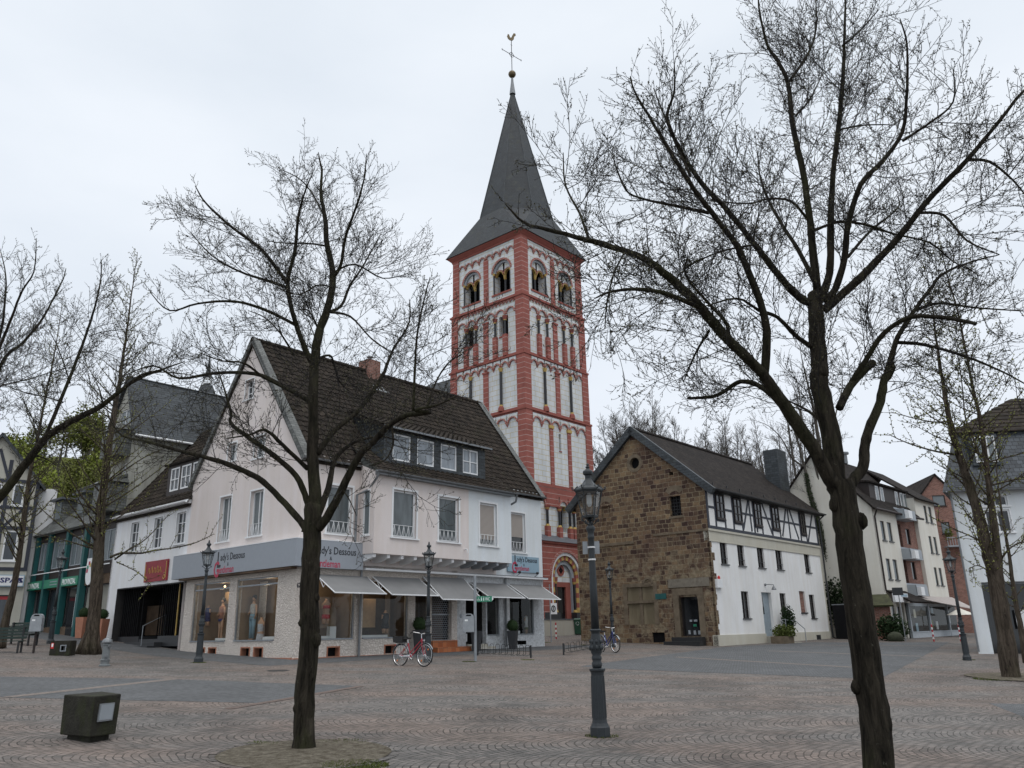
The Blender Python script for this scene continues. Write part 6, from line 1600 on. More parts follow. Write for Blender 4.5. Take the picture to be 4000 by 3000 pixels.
# brick garden wall with moss roof, dark gate
GWl = Wall((20.5, 53.9), 121); _, zg = GWl.uz(*r6(600, 1282)); u_a = 1.75; u_b, zb_ = GWl.uz(*r6(1170, 1290)); p = GWl.P(2.6, .6)
t = thing('brick_garden_wall', p, 'red brick garden wall with mossy tiled coping right of the big trunk', 'wall')
mb = MB(); mb.wb(GWl, u_a, u_b, .3, zb_ + .1, -.3, 0); mb.build('wall', M_['brick'], t)
mb = MB(); slab(mb, GWl.P(u_a - .1, zb_ + .05, .3), GWl.P(u_b + .3, zb_ + .05, .3), GWl.P(u_b - .1, zb_ + .75, -1.0), GWl.P(u_a - .1, zb_ + .75, -1.0), .12); mb.build('mossy_coping', plain('mossy_tiles', (.045, .047, .02), .9, var=.5, nscale=3), t)
t = thing('dark_gate', GWl.P(.8, .6), 'black wooden gate between the white house and the big trunk', 'gate')
mb = MB(); mb.wb(GWl, -.2, u_a - .01, .3, zg, -.08, 0); mb.build('gate_panel', M_['dark'], t); MB().wb(GWl, -.22, u_a - .01, zg, zg + .06, -.1, .02).build('top_rail', M_['zinc'], t)
# pale blue building at the right edge
RB = Wall((19.9, 36.8), 97); rb = thing('corner_building', RB.P(4, .3), 'pale blue-white building with slate mansard roof at the right edge', 'building')
ww = [(1.33, 2.38, 6.62, 7.08), (1.33, 2.38, 5.45, 6.45)]
mb = MB(); wallface(mb, RB, [(0, 0), (9, 0), (9, 7.3), (0, 7.3)], ww + [(.62, 9, .25, 3.3, .5)], dep=.12)
BD = V((math.sin(R(33)), math.cos(R(33)), 0)) * 9
def RP(u, z, d=0.0, o=0.0): return RB.P(u, z, o) + BD * d
for u in (0, 9): mb.poly([RP(u, 0), RP(u, 0, 1), RP(u, 7.3, 1), RP(u, 7.3)])
mb.poly([RP(0, 0, 1), RP(9, 0, 1), RP(9, 7.3, 1), RP(0, 7.3, 1)]); mb.build('wall', M_['palewall'], rb)
for a in ww: window(RB, *a, rb, dep=.1, cols=2, fr='wpaint', glass='panedark', fw=.06, trim=.05)
mb = MB(); mb.wb(RB, .6, 9, .2, 3.3, -.9, -.52); sf = mb.build('shopfront', M_['panedark'], rb)
mb = MB()
for u in (.62, 1.15, 2.1, 4, 6): mb.wb(RB, u, u + .07, .25, 3.3, -.5, -.42)
mb.wb(RB, .62, 9, 3.2, 3.3, -.5, -.4); mb.build('shopfront_frame', M_['gpaint'], sf)
MB().wb(RB, 1.95, 2.6, 1.3, 2.1, -.40, -.38).build('notice_board', M_['wpaint'], sf)
mb = MB(); mb.hexa([RP(-.3, 7.3, -.03, .05), RP(9.2, 7.3, -.03, .05), RP(9.2, 7.3, 1.03), RP(-.3, 7.3, 1.03), RP(.55, 10.2, .09), RP(8.6, 10.2, .09), RP(8.6, 10.2, .92), RP(.55, 10.2, .92)]); mb.build('mansard_roof', slate('round_slates', (.06, .068, .078), .26, .2), rb)
mb = MB(); e0, e1, r0_, r1_ = RP(.35, 10.15, .06), RP(8.8, 10.15, .06), RP(3.4, 12.6, .5), RP(8.8, 12.6, .5)
tile_rows(mb, r0_ + (e0 - r0_) * 1.0 + (r0_ - e0).project(RB.u) * 0, RB.u, (RP(0, 12.6, .5) - RP(0, 10.15, .06)).cross(RB.u).cross(RB.u) * -1, .01, .01) if False else None
for j in range(9):
    t0, t1 = j / 9, (j + 1) / 9; lift = V((0, 0, .05)); a, b, c, d = e0.lerp(r0_, t0), e1.lerp(r1_, t0), e1.lerp(r1_, t1), e0.lerp(r0_, t1)
    mb.hexa([a, b, c - lift, d - lift, a + lift, b + lift, c, d])
b0, b1 = RP(.35, 10.15, .94), RP(8.8, 10.15, .94); mb.poly([e0, r0_, b0]); mb.poly([b0, b1, r1_, r0_]); mb.build('upper_roof', M_['tile'], rb)
d0 = MB(); d0.wb(RB, 1.25, 2.45, 8.5, 9.95, -1.5, .02); dd0 = d0.build('dormer', M_['slate'], rb)
m_ = MB(); m_.wb(RB, 1.38, 1.78, 8.62, 9.85, .02, .07); m_.wb(RB, 1.92, 2.32, 8.62, 9.85, .02, .07); m_.build('dormer_window', M_['wpaint'], dd0)
m_ = MB(); m_.wb(RB, 1.45, 1.71, 8.7, 9.77, .07, .075); m_.wb(RB, 1.99, 2.25, 8.7, 9.77, .07, .075); m_.build('pane', M_['curtain'], dd0)
mb = MB(); gutter(mb, RB, -.3, 9.2, 7.32, .42, .08); mb.tube([RB.P(-.02, 7.2, .1), RB.P(-.02, .4, .1)], .045, 6); mb.build('gutter', M_['zinc'], rb)
# ------------------------------------------------------------------ street lamps
def make_lamp():
    t = thing('street_lamp', (0, 0, 0), '', 'street lamp', 'old style street lamps round the square'); k = .002635
    z = lambda y: (1620 - y) * k
    mb = MB(); mb.lathe([(.155, 0), (.155, z(1570)), (.14, z(1562)), (.118, z(1545))], n=8, ph=PI / 8); mb.build('base', M_['iron'], t)
    mb = MB(); mb.lathe([(.115, z(1547)), (.108, z(1530)), (.104, z(1290)), (.11, z(1275)), (.132, z(1264)), (.132, z(1256)), (.09, z(1252))], n=24, flute=.0)
    for j in range(12):
        a = 2 * PI * j / 12; mb.tube([(.106 * math.cos(a), .106 * math.sin(a), z(1520)), (.103 * math.cos(a), .103 * math.sin(a), z(1295))], .010, 4)
    mb.build('pedestal', M_['iron'], t, smooth=False)
    mb = MB(); mb.lathe([(.07, z(1252)), (.082, z(1240)), (.088, z(1225)), (.07, z(1215)), (.08, z(1205)), (.085, z(1192)), (.068, z(1182)), (.092, z(1165)), (.098, z(1130)), (.094, z(1100)), (.072, z(1065)), (.075, z(1050)), (.095, z(1044)), (.092, z(1038)), (.07, z(1034))], n=20)
    for j in range(8):
        a = 2 * PI * j / 8
        for zz, r_, s_ in ((1140, .098, .026), (1105, .094, .022)): mb.ball((r_ * math.cos(a), r_ * math.sin(a), z(zz)), s_, s_, s_ * 1.6, 6, 5)
    mb.build('ornate_collar', M_['iron'], t, smooth=True)
    mb = MB(); mb.lathe([(.068, z(1034)), (.062, z(800)), (.052, z(560)), (.052, z(510)), (.06, z(505)), (.06, z(495)), (.052, z(490)), (.055, z(470)), (.078, z(452)), (.078, z(440)), (.055, z(430)), (.03, z(420)), (.03, z(372))], n=20); mb.build('shaft', M_['iron'], t, smooth=True)
    zb, zt, rb, rt_ = z(372), z(222), .135, .225
    br = MB()
    for j in range(4):
        a = PI / 2 * j + .4; c, s_ = math.cos(a), math.sin(a)
        br.tube([(.03 * c, .03 * s_, z(425)), (.09 * c, .09 * s_, z(415)), (.14 * c, .14 * s_, z(395)), (.17 * c, .17 * s_, z(385)), (.165 * c, .165 * s_, z(402)), (.13 * c, .13 * s_, z(400))], .011, 5)
        br.tube([(.03 * c, .03 * s_, z(400)), (.12 * c, .12 * s_, zb)], .01, 5)
    br.build('scroll_bracket', M_['iron'], t)
    fr = MB()
    for j in range(6):
        a0, a1 = PI / 3 * j, PI / 3 * (j + 1); p0, p1 = V((rb * math.cos(a0), rb * math.sin(a0), zb)), V((rt_ * math.cos(a0), rt_ * math.sin(a0), zt)); q0, q1 = V((rb * math.cos(a1), rb * math.sin(a1), zb)), V((rt_ * math.cos(a1), rt_ * math.sin(a1), zt))
        fr.tube([p0, p1], .011, 4); fr.tube([p0, q0], .015, 4); fr.tube([p1, q1], .014, 4); m = .84
        fr.tube([p0.lerp(p1, m), q0.lerp(q1, m)], .006, 4)
    fr.lathe([(rb + .01, zb - .025), (rb + .015, zb), (rb - .02, zb + .005)], n=6); lf = fr.build('lantern_frame', M_['iron'], t)
    gl = MB()
    for j in range(6):
        a0, a1 = PI / 3 * j, PI / 3 * (j + 1); k2 = .97
        gl.quad(V((rb * math.cos(a0) * k2, rb * math.sin(a0) * k2, zb)), V((rb * math.cos(a1) * k2, rb * math.sin(a1) * k2, zb)), V((rt_ * math.cos(a1) * k2, rt_ * math.sin(a1) * k2, zt)), V((rt_ * math.cos(a0) * k2, rt_ * math.sin(a0) * k2, zt)))
    gl.build('glass', M_['lampglass'], lf)
    rf_ = MB(); rf_.lathe([(.235, zt - .005), (.255, z(214)), (.25, z(205)), (.19, z(190)), (.135, z(178)), (.10, z(165)), (.075, z(150))], n=6)
    for j in range(6):
        a = PI / 3 * j; c, s_ = math.cos(a), math.sin(a); rf_.tube([(.24 * c, .24 * s_, z(210)), (.285 * c, .285 * s_, z(207)), (.295 * c, .295 * s_, z(192)), (.27 * c, .27 * s_, z(195))], .012, 4); rf_.tube([(.25 * c, .25 * s_, z(206)), (.19 * c, .19 * s_, z(186))], .012, 4)
    rf_.lathe([(.07, z(152)), (.055, z(140)), (.055, z(120)), (.085, z(112)), (.09, z(98)), (.082, z(90)), (.05, z(84)), (.03, z(74)), (.03, z(70)), (.045, z(66)), (.02, z(60)), (.02, z(56)), (.03, z(50)), (.004, z(40))], n=14); rf_.build('lantern_roof', M_['iron'], t)
    lp = MB(); lp.lathe([(.03, zt - .02), (.045, zt - .06), (.045, zt - .2), (.02, zt - .24)], n=10); lp.build('lamp_globe', M_['wpaint'], lf)
    for ch in kids(t):
        for o_ in [ch] + kids(ch):
            for v in o_.data.vertices:
                if .3 < v.co.z < 4.2: v.co.x *= .93; v.co.y *= .93
    return t
lamp0 = make_lamp()
lamps = [((1297 * 1.8083, 1591 * 1.8083), 'nearest black cast-iron lamp post in the middle, with two white bands and small sign plates', 0),
         ((775, 2588), 'black lamp post standing in front of the left shop window of the pink house', .1),
         ((1671, 2588), 'black lamp post directly behind the red bicycle', .7),
         ((2396, 2528), 'black lamp post before the brown stone gable, behind the blue bicycle', .5),
         ((3779, 2580), 'black lamp post at the right beside the pale blue-white building', .2),
         ((190, 2523), 'black lamp post before the green-framed office on the left, behind the concrete block', .9)]
lampobj = []
for i, (p, lab, rz) in enumerate(lamps):
    o = lamp0 if i == 0 else copy_tree(lamp0)
    g = gp(*p)
    if i == 5: g = V((-20.8, 37.6, gz(-20.8, 37.6)))
    o.location = g; o.rotation_euler.z = rz; o['label'] = lab; lampobj.append(o)
n0 = lampobj[0].location
mb = MB()
for y in (560, 633):
    z = n0.z + (1620 - y) * .002635; mb.lathe([(.058, z - .012), (.062, z - .012), (.062, z + .012), (.058, z + .012)], (n0.x, n0.y, 0), 16)
mb.build('sticker_band', M_['wpaint'], lampobj[0])
mb = MB(); z = n0.z + (1620 - 560) * .002635
mb.box(n0.x - .135, n0.x - .055, n0.y + .05, n0.y + .06, z - .1, z + .1); mb.box(n0.x + .05, n0.x + .135, n0.y + .05, n0.y + .06, z - .1, z + .1)
mb.box(n0.x - .06, n0.x + .06, n0.y + .055, n0.y + .065, z - .03, z + .0)
b_ = mb.build('sign_plate', M_['steel'], lampobj[0])

# ------------------------------------------------------------------ bicycles (x forward)
def make_bike(paint, basket, name='bicycle'):
    t = thing(name, (0, 0, 0), '', 'bicycle', 'bicycles parked on the square'); r = .345; xr, xf = -.54, .56
    def wheel(x):
        m_ = MB(); ring = [V((x + r * math.cos(a), 0, r + r * math.sin(a))) for a in [2 * PI * k / 28 for k in range(29)]]; m_.tube(ring, .021, 6, cap=False); w_ = m_.build('wheel', M_['rubber'], t)
        m_ = MB(); ring = [V((x + (r - .026) * math.cos(a), 0, r + (r - .026) * math.sin(a))) for a in [2 * PI * k / 28 for k in range(29)]]; m_.tube(ring, .012, 5, cap=False)
        m_.tube([(x, -.05, r), (x, .05, r)], .02, 8)
        for k in range(24):
            a = 2 * PI * k / 24; m_.tube([(x + .018 * math.cos(a + .9), .02 * (-1) ** k, r + .018 * math.sin(a + .9)), (x + (r - .03) * math.cos(a), 0, r + (r - .03) * math.sin(a))], .0022, 3, cap=False)
        m_.build('rim', M_['chrome'], w_)
        m_ = MB()
        for a in (.9, .9 + PI): m_.ball((x + .22 * math.cos(a), 0, r + .22 * math.sin(a)), .03, .012, .03, 8, 6)
        m_.build('reflector', M_['amber'], w_)
    wheel(xr); wheel(xf)
    f = MB(); bb, st, hd, hb = V((-.06, 0, .28)), V((-.22, 0, .72)), V((.38, 0, .86)), V((.42, 0, .68))
    f.tube([bb, st], .018, 8); f.tube([bb, hb + V((-.01, 0, .03))], .020, 8); f.tube([bb + (st - bb) * .3, hd - V((0, 0, .04))], .016, 8); f.tube([hd, hb], .021, 8)
    for s_ in (-1, 1):
        f.tube([st - V((0, 0, .03)), V((xr, .05 * s_, r))], .009, 6); f.tube([bb + V((0, .03 * s_, 0)), V((xr, .05 * s_, r))], .010, 6); f.tube([hb, hb + V((.03, .05 * s_, -.04)), V((xf, .05 * s_, r))], .012, 6)
    f.build('frame', M_[paint], t)
    for x, a0, a1 in ((xr, .35, 2.9), (xf, .5, 2.2)):
        m_ = MB(); pts = [V((x + (r + .03) * math.cos(a0 + (a1 - a0) * k / 12), 0, r + (r + .03) * math.sin(a0 + (a1 - a0) * k / 12))) for k in range(13)]
        for k in range(12): m_.hexa([pts[k] + V((0, -.026, 0)), pts[k + 1] + V((0, -.026, 0)), pts[k + 1] + V((0, .026, 0)), pts[k] + V((0, .026, 0))] + [p + V((0, y, .006)) for p, y in ((pts[k], -.026), (pts[k + 1], -.026), (pts[k + 1], .026), (pts[k], .026))])
        m_.build('mudguard', M_['steel'], t)
    m_ = MB(); m_.tube([st, st + V((-.03, 0, .12))], .012, 8); m_.build('seat_post', M_['chrome'], t)
    m_ = MB(); m_.hexa([V((-.40, -.09, .84)), V((-.12, -.02, .86)), V((-.12, .02, .86)), V((-.40, .09, .84)), V((-.41, -.08, .90)), V((-.10, -.02, .89)), V((-.10, .02, .89)), V((-.41, .08, .90))]); m_.build('saddle', M_['rubber'], t)
    m_ = MB(); m_.tube([hd, hd + V((-.02, 0, .14))], .012, 8); top = hd + V((-.02, 0, .14)); m_.tube([top + V((-.22, -.27, .02)), top + V((-.12, -.25, .05)), top + V((.03, -.12, .02)), top, top + V((.03, .12, .02)), top + V((-.12, .25, .05)), top + V((-.22, .27, .02))], .011, 7); m_.build('handlebar', M_['chrome'], t)
    m_ = MB()
    for s_ in (-1, 1): m_.tube([top + V((-.25, .28 * s_, .015)), top + V((-.14, .255 * s_, .045))], .016, 7)
    m_.build('grips', M_['rubber'], t)
    m_ = MB(); m_.tube([(.44, 0, .80), (.50, 0, .80)], [.02, .035], 10); m_.tube([(.45, 0, .62), (.52, 0, .66)], .02, 6); m_.build('headlight', M_['chrome'], t)
    m_ = MB(); ring = [V((-.06 + .095 * math.cos(a), -.035, .28 + .095 * math.sin(a))) for a in [2 * PI * k / 16 for k in range(17)]]; m_.tube(ring, .008, 5, cap=False)
    m_.tube([(-.06, -.05, .28), (-.06 + .12, -.06, .20)], .009, 5); m_.tube([(-.06, .05, .28), (-.06 - .12, .06, .36)], .009, 5); m_.hexa([V((x, y, z)) for z in (.30, .335) for x, y in ((xr, -.05), (-.06, -.05), (-.06, -.03), (xr, -.03))]); m_.build('chain_guard', M_['chrome'], t)
    m_ = MB(); m_.box(.03, .10, -.12, -.05, .19, .21); m_.box(-.22, -.14, .05, .12, .35, .37); m_.build('pedal', M_['rubber'], t)
    m_ = MB(); m_.tube([(xr - .2, -.06, .73), (-.26, -.06, .73)], .006, 4); m_.tube([(xr - .2, .06, .73), (-.26, .06, .73)], .006, 4); m_.tube([(xr - .2, -.06, .73), (xr - .2, .06, .73)], .006, 4)
    for s_ in (-1, 1): m_.tube([(xr, .06 * s_, r), (xr - .12, .06 * s_, .73)], .006, 4); m_.tube([(xr, .06 * s_, r), (xr + .08, .06 * s_, .73)], .006, 4)
    m_.build('luggage_rack', M_['steel'], t)
    m_ = MB(); m_.tube([(xr - .02, .07, .28), (xr + .10, .13, .0)], .008, 5); m_.build('kickstand', M_['steel'], t)
    m_ = MB(); m_.ball((xr - .26, 0, .66), .03, n=8, m=6); m_.build('rear_light', M_['redrefl'], t)
    if basket:
        m_ = MB(); x0, x1, y0, y1, za, zb = xr - .30, xr + .16, -.15, .15, .74, .93
        lo, hi = .03, -.02
        for (a, b) in (((x0 + lo, y0 + lo), (x1 - lo, y0 + lo)), ((x1 - lo, y0 + lo), (x1 - lo, y1 - lo)), ((x1 - lo, y1 - lo), (x0 + lo, y1 - lo)), ((x0 + lo, y1 - lo), (x0 + lo, y0 + lo))):
            c = ((a[0] - xr + .07) * 1.12 + xr - .07, a[1] * 1.12); d = ((b[0] - xr + .07) * 1.12 + xr - .07, b[1] * 1.12)
            m_.quad(V((a[0], a[1], za)), V((b[0], b[1], za)), V((d[0], d[1], zb)), V((c[0], c[1], zb))); m_.tube([(c[0], c[1], zb), (d[0], d[1], zb)], .008, 4)
        m_.box(x0 + lo, x1 - lo, y0 + lo, y1 - lo, za, za + .006); m_.build('basket', M_['rubber'], t)
    return t
b1 = make_bike('bikered', True); a_, c_ = gp(861, 2598 - 0) if False else gp(1559, 2598), gp(1658, 2607)
d = (c_ - a_); ctr = (a_ + c_) / 2; b1.location = (ctr.x, ctr.y, gz(ctr.x, ctr.y)); b1['label'] = 'red bicycle with a dark rear basket parked before the shop windows'
ang = -math.acos(min(1, 99 / (1.1 * F_PX / ctr.y))) if 99 < 1.1 * F_PX / ctr.y else -.3
b1.rotation_euler = (R(-4), 0, ang)
b2 = make_bike('bikeblue', False); g = gp(2404, 2550); b2.rotation_euler = (0, 0, R(-62)); b2.location = (g.x - .25, g.y + .48, gz(g.x, g.y + .5)); b2['label'] = 'blue bicycle leaning on the lamp post before the stone gable'

# ------------------------------------------------------------------ bicycle racks
def make_rack(a, b, n, label, skip=()):
    t = thing('bicycle_rack', (a + b) / 2, label, 'bicycle rack', 'low iron bicycle racks'); d = (b - a); Lg = d.length; u = d.normalized(); nn2 = V((u.y, -u.x, 0)).normalized(); Z = V((0, 0, 1))
    for p in (a, b):
        m_ = MB(); m_.tube([p - Z * .1, p + Z * .46], .035, 6); m_.build('post', M_['ironb'], t)
    m_ = MB()
    m_.tube([a + Z * .24, b + Z * .24], .013, 5); m_.tube([a + Z * .24 + nn2 * .12, b + Z * .24 + nn2 * .12], .010, 5); m_.build('rail', M_['ironb'], t)
    for k in range(n):
        c = a + u * (Lg * (k + .5) / n); w_ = Lg / n * .33; m_ = MB()
        for s_ in (-1, 1): pass
        m_.tube([c - u * w_ + Z * .12, c - u * w_ + Z * .40, c - u * w_ * .6 + Z * .46, c + u * w_ * .6 + Z * .46, c + u * w_ + Z * .40, c + u * w_ + Z * .12], .010, 5)
        m_.tube([c - u * w_ + Z * .12, c - u * w_ + Z * .08 + nn2 * .2, c + u * w_ + Z * .08 + nn2 * .2, c + u * w_ + Z * .12], .010, 5); m_.build('wheel_hoop', M_['ironb'], t)
    return t
ra, rb_ = gp(1866, 2560), gp(2074, 2570); make_rack(ra, rb_, 9, 'black iron bicycle rack beside the WC signpost')
ra, rb_ = gp(2202, 2559), gp(2345, 2532); make_rack(ra, ra + (rb_ - ra) * 1.15, 8, 'black iron bicycle rack left of the blue bicycle')

# ------------------------------------------------------------------ signpost with litter bin, other posts
g = gp(1857, 2583); t = thing('signpost', g, 'grey steel post with small green WC direction sign', 'signpost')
m_ = MB(); m_.tube([g, g + V((0, 0, 2.98))], .055, 10); m_.build('post', M_['steel'], t)
SW = Wall((g.x, g.y), 86); m_ = MB(); m_.wb(SW, .06, .62, 2.68, 2.88, -.012, .012); sg = m_.build('sign_board', M_['greensign'], t)
m_ = MB(); m_.prism(SW, [(.62, 2.70), (.68, 2.78), (.62, 2.86)], -.012, .012); m_.build('sign_arrow', M_['whiteink'], sg)
fit_text('WC', SW, 0, 0, .014, .17, .12, M_['whiteink'], sg, .01, left=.37, z=2.72)
m_ = MB()
for u in (.22, .30): m_.wb(SW, u, u + .03, 2.72, 2.82, .012, .016); m_.ball(SW.P(u + .015, 2.845, .014), .014, n=6, m=5)
m_.tube([SW.P(.12, 2.84, .014), SW.P(.12, 2.77, .014), SW.P(.16, 2.77, .014), SW.P(.18, 2.72, .014)], .008, 4); m_.tube([SW.P(.115 + .03 * math.cos(a), 2.745 + .03 * math.sin(a), .014) for a in [k * .6 for k in range(11)]], .005, 4); m_.build('pictograms', M_['whiteink'], sg)
def make_bin(W, u, z, par_label, post=None, group='grey litter bins'):
    p = W.P(u, z); t = thing('litter_bin', p, par_label, 'litter bin', group)
    m_ = MB(); w_, d_, h_ = .20, .15, .62
    prof = [(-w_, 0), (-w_ * 1.0, h_ * .72), (-w_ * .82, h_ * .92), (-w_ * .45, h_), (w_ * .45, h_), (w_ * .82, h_ * .92), (w_, h_ * .72), (w_, 0)]
    m_.prism(W, [(u + a, z + b) for a, b in prof], -d_, d_); bd = m_.build('bin_body', M_['binlid'], t)
    m_ = MB(); m_.wb(W, u - w_ * 1.04, u + w_ * 1.04, z - .02, z + .02, -d_ * 1.04, d_ * 1.04); m_.wb(W, u - w_ * 1.02, u + w_ * 1.02, z + h_ * .70, z + h_ * .73, -d_ - .004, d_ + .004); m_.split('rim', M_['steel'], bd)
    m_ = MB(); m_.prism(W, [(u - .11, z + h_ * .86), (u - .07, z + h_ * .95), (u + .07, z + h_ * .95), (u + .11, z + h_ * .86)], d_ - .01, d_ + .004); m_.build('opening', M_['dark'], bd)
    m_ = MB(); m_.wb(W, u - .14, u - .03, z + .36, z + .42, d_, d_ + .004); m_.build('sticker', M_['whiteink'], bd)
    if post: m_ = MB(); m_.wb(W, u - .035, u + .035, z - post, z + .05, -.09, -.03); m_.wb(W, u - .035, u + .035, z + .04, z + .1, -.09, -.05); m_.build('post', M_[ 'darkwood'], t)
    return t
u_, z_ = SW.uz(*s3(1915, 1150), .1); make_bin(Wall(SW.P(0, 0, .1).to_tuple(), 86), -.24, g.z + 1.02, 'grey litter bin hung on the WC signpost')
g2 = gp(*q7(505, 1460)); BW = Wall((g2.x, g2.y), 78); make_bin(BW, 0.05, g2.z + .80, 'grey litter bin on a brown post before the green-framed office', post=.85)
g = gp(2143, 2512); g = V((1.9, 47.2, gz(1.9, 47.2))); t = thing('round_sign_post', g, 'thin grey post with a small white sign beside the right end of the pink house', 'sign'); m_ = MB(); m_.tube([g, g + V((0, 0, 3.15))], .035, 8); m_.build('post', M_['steel'], t)
RS = Wall((g.x, g.y), 86); m_ = MB(); m_.wb(RS, -.02, .38, 2.52, 3.12, -.012, .012); sg = m_.build('sign_board', M_['wpaint'], t)
m_ = MB(); ring = [RS.P(.18 + .10 * math.cos(a), 2.82 + .16 * math.sin(a), .02) for a in [2 * PI * k / 16 for k in range(17)]]; m_.tube(ring, .03, 5, cap=False); m_.tube([RS.P(.18, 2.72, .02), RS.P(.18, 2.93, .02)], .02, 5); m_.build('ring_symbol', M_['ink'], sg)
def bollard(p, label, h=.95):
    t = thing('bollard', p, label, 'bollard', 'red and white bollards'); n = 7
    for k in range(n): m_ = MB().lathe([(.045, h * k / n), (.045, h * (k + 1) / n)] + ([(.02, h + .03)] if k == n - 1 else []), p, 10); m_.build('band', M_['redpaint'] if k % 2 == 0 else M_['whiteink'], t)
s6 = lambda x, y: (2050 + x * .3916, 1850 + y * .3916)
bollard(gp(*s6(314, 1650)), 'red and white bollard before the church terrace wall')
def q8(x, y): return (3300 + x * .2472, 2150 + y * .2472)
bollard(gp(*q8(1410, 1440)), 'red and white bollard before the middle of the cafe front'); bollard(gp(*q8(1838, 1440)), 'red and white bollard just left of the right-hand lamp post')
g = gp(*q8(965, 1440)); t = thing('traffic_sign', g, 'thin post with the grey back of a small sign before the cafe door', 'sign'); m_ = MB(); m_.tube([g, g + V((0, 0, 3.0))], .03, 6); m_.build('post', M_['steel'], t); m_ = MB(); m_.box(g.x - .35, g.x + .28, g.y - .03, g.y + .0, g.z + 2.65, g.z + 3.1); m_.build('sign_board', M_['darkframe'], t)

# ------------------------------------------------------------------ hydrant, concrete blocks, benches, bins, planters
g = gp(408, 2602); t = thing('fire_hydrant', g, 'light grey above-ground fire hydrant beside the left ginkgo trunk', 'hydrant')
m_ = MB(); m_.lathe([(.17, 0), (.17, .04), (.13, .06), (.13, .16), (.15, .17), (.15, .20), (.12, .22), (.11, .62), (.13, .64), (.13, .67), (.10, .69), (.10, .72)], g, 16); m_.build('hydrant_body', plain('hydrant_grey', (.15, .165, .17), .5), t, smooth=False)
m_ = MB(); m_.lathe([(.16, .72), (.16, .75), (.13, .82), (.05, .87), (.02, .88)], g, 16); m_.build('cap', M_['hyd'] if 'hyd' in M_ else M_['zinc'], t)
m_ = MB(); m_.tube([g + V((.05, -.08, .33)), g + V((.09, -.17, .33))], .055, 10); m_.tube([g + V((.09, -.05, .62)), g + V((.16, -.1, .60))], .05, 10); m_.tube([g + V((.1, 0, .2)), g + V((.1, -.1, .2))], .04, 8); m_.build('outlet', M_['zinc'], t)
# near concrete seat block: two-faced wedge on a plinth
g = gp(350, 2893); W8 = Wall((g.x, g.y), 80)
t = thing('concrete_block', g, 'large mossy dark concrete block with small steel door, front left of the square', 'concrete block', 'dark concrete blocks')
def P8(px, py, Y): return at(px, py, Y)
Y0 = g.y
tp = [P8(249 + 0, 2718, Y0 + .15), P8(372, 2717, Y0 - .35), P8(475, 2709, Y0 + .10), P8(400, 2700, Y0 + .75)]
bt = [P8(231, 2876, Y0 + .15), P8(352, 2880, Y0 - .30), P8(452, 2863, Y0 + .10), P8(380, 2850, Y0 + .70)]
zt = sum(p.z for p in tp) / 4; zb = sum(p.z for p in bt) / 4
for p in tp: p.z = zt
for p in bt: p.z = zb
m_ = MB(); m_.hexa(bt + tp); bo = m_.build('block_body', M_['concrete'], t)
md = bo.modifiers.new('bevel', 'BEVEL'); md.width = .018; md.segments = 2
c = sum(bt, V((0, 0, 0))) / 4; m_ = MB(); m_.hexa([V((c.x + (p.x - c.x) * .74, c.y + (p.y - c.y) * .74, z)) for z in (g.z - .1, zb + .01) for p in bt]); m_.build('block_foot', M_['concrete'], t)
fa, fb = bt[1].lerp(tp[1], .5), bt[2].lerp(tp[2], .5); FD = (fb - fa).normalized(); FN = FD.cross(V((0, 0, 1))); FN = FN if FN.y < 0 else -FN
hh = zt - zb; cc = fa.lerp(fb, .47)
FW = Wall((cc.x, cc.y), 0); FW.u = FD.copy(); FW.u.z = 0; FW.u.normalize(); FW.n = V((FW.u.y, -FW.u.x, 0)); FW.right = FW.u
def ontop(z): # the face leans outward to its top
    k = (z - zb) / hh; return (bt[1].lerp(tp[1], k).lerp(bt[2].lerp(tp[2], k), .47) - V((cc.x, cc.y, 0))).dot(FW.n)
m_ = MB(); za, zc = zb + hh * .36, zb + hh * .80
m_.hexa([FW.P(u, z, ontop(z) + o) for z in (za, zc) for u, o in ((-.13, .015), (.13, .015), (.13, -.05), (-.13, -.05))]); m_.build('steel_door', M_['steel'], t)
m_ = MB(); m_.hexa([FW.P(u, z, ontop(z) + o) for z in (za + .02, zc - .02) for u, o in ((-.11, .022), (.11, .022), (.11, .0), (-.11, .0))]); m_.build('door_panel', M_['gpaint'], t)
# second block farther left, a slab with a square hole
g = gp(*q7(960, 1500)); B2 = Wall((g.x, g.y), 84); t = thing('concrete_block', g, 'small dark concrete block with framed square hole beside the left ginkgo trunk', 'concrete block', 'dark concrete blocks')
pxs = [q7(790, 1505), q7(1130, 1490), q7(1160, 1252), q7(815, 1252)]; uzs = [B2.uz(*p) for p in pxs]; hol = px_rect(B2, q7(968, 1430), q7(1080, 1322))
m_ = MB(); wl, wr = uzs[0][0], uzs[2][0]; zb, zt = uzs[0][1], uzs[2][1]
for (a, b, c, d) in ((wl, hol[0], zb, zt), (hol[1], wr - .03, zb, zt), (hol[0], hol[1], zb, hol[2]), (hol[0], hol[1], hol[3], zt)): m_.wb(B2, a, b, c, d, -.55, 0)
m_.build('block_body', M_['concrete'], t); m_ = MB()
e = .03
for (a, b, c, d) in ((hol[0], hol[0] + e, hol[2], hol[3]), (hol[1] - e, hol[1], hol[2], hol[3]), (hol[0] + e, hol[1] - e, hol[2], hol[2] + e), (hol[0] + e, hol[1] - e, hol[3] - e, hol[3])): m_.wb(B2, a, b, c, d, -.02, .012)
m_.wb(B2, hol[0] + e, hol[1] - e, hol[2] + e, hol[3] - e, -.2, -.18); m_.build('steel_frame', M_['steel'], t)
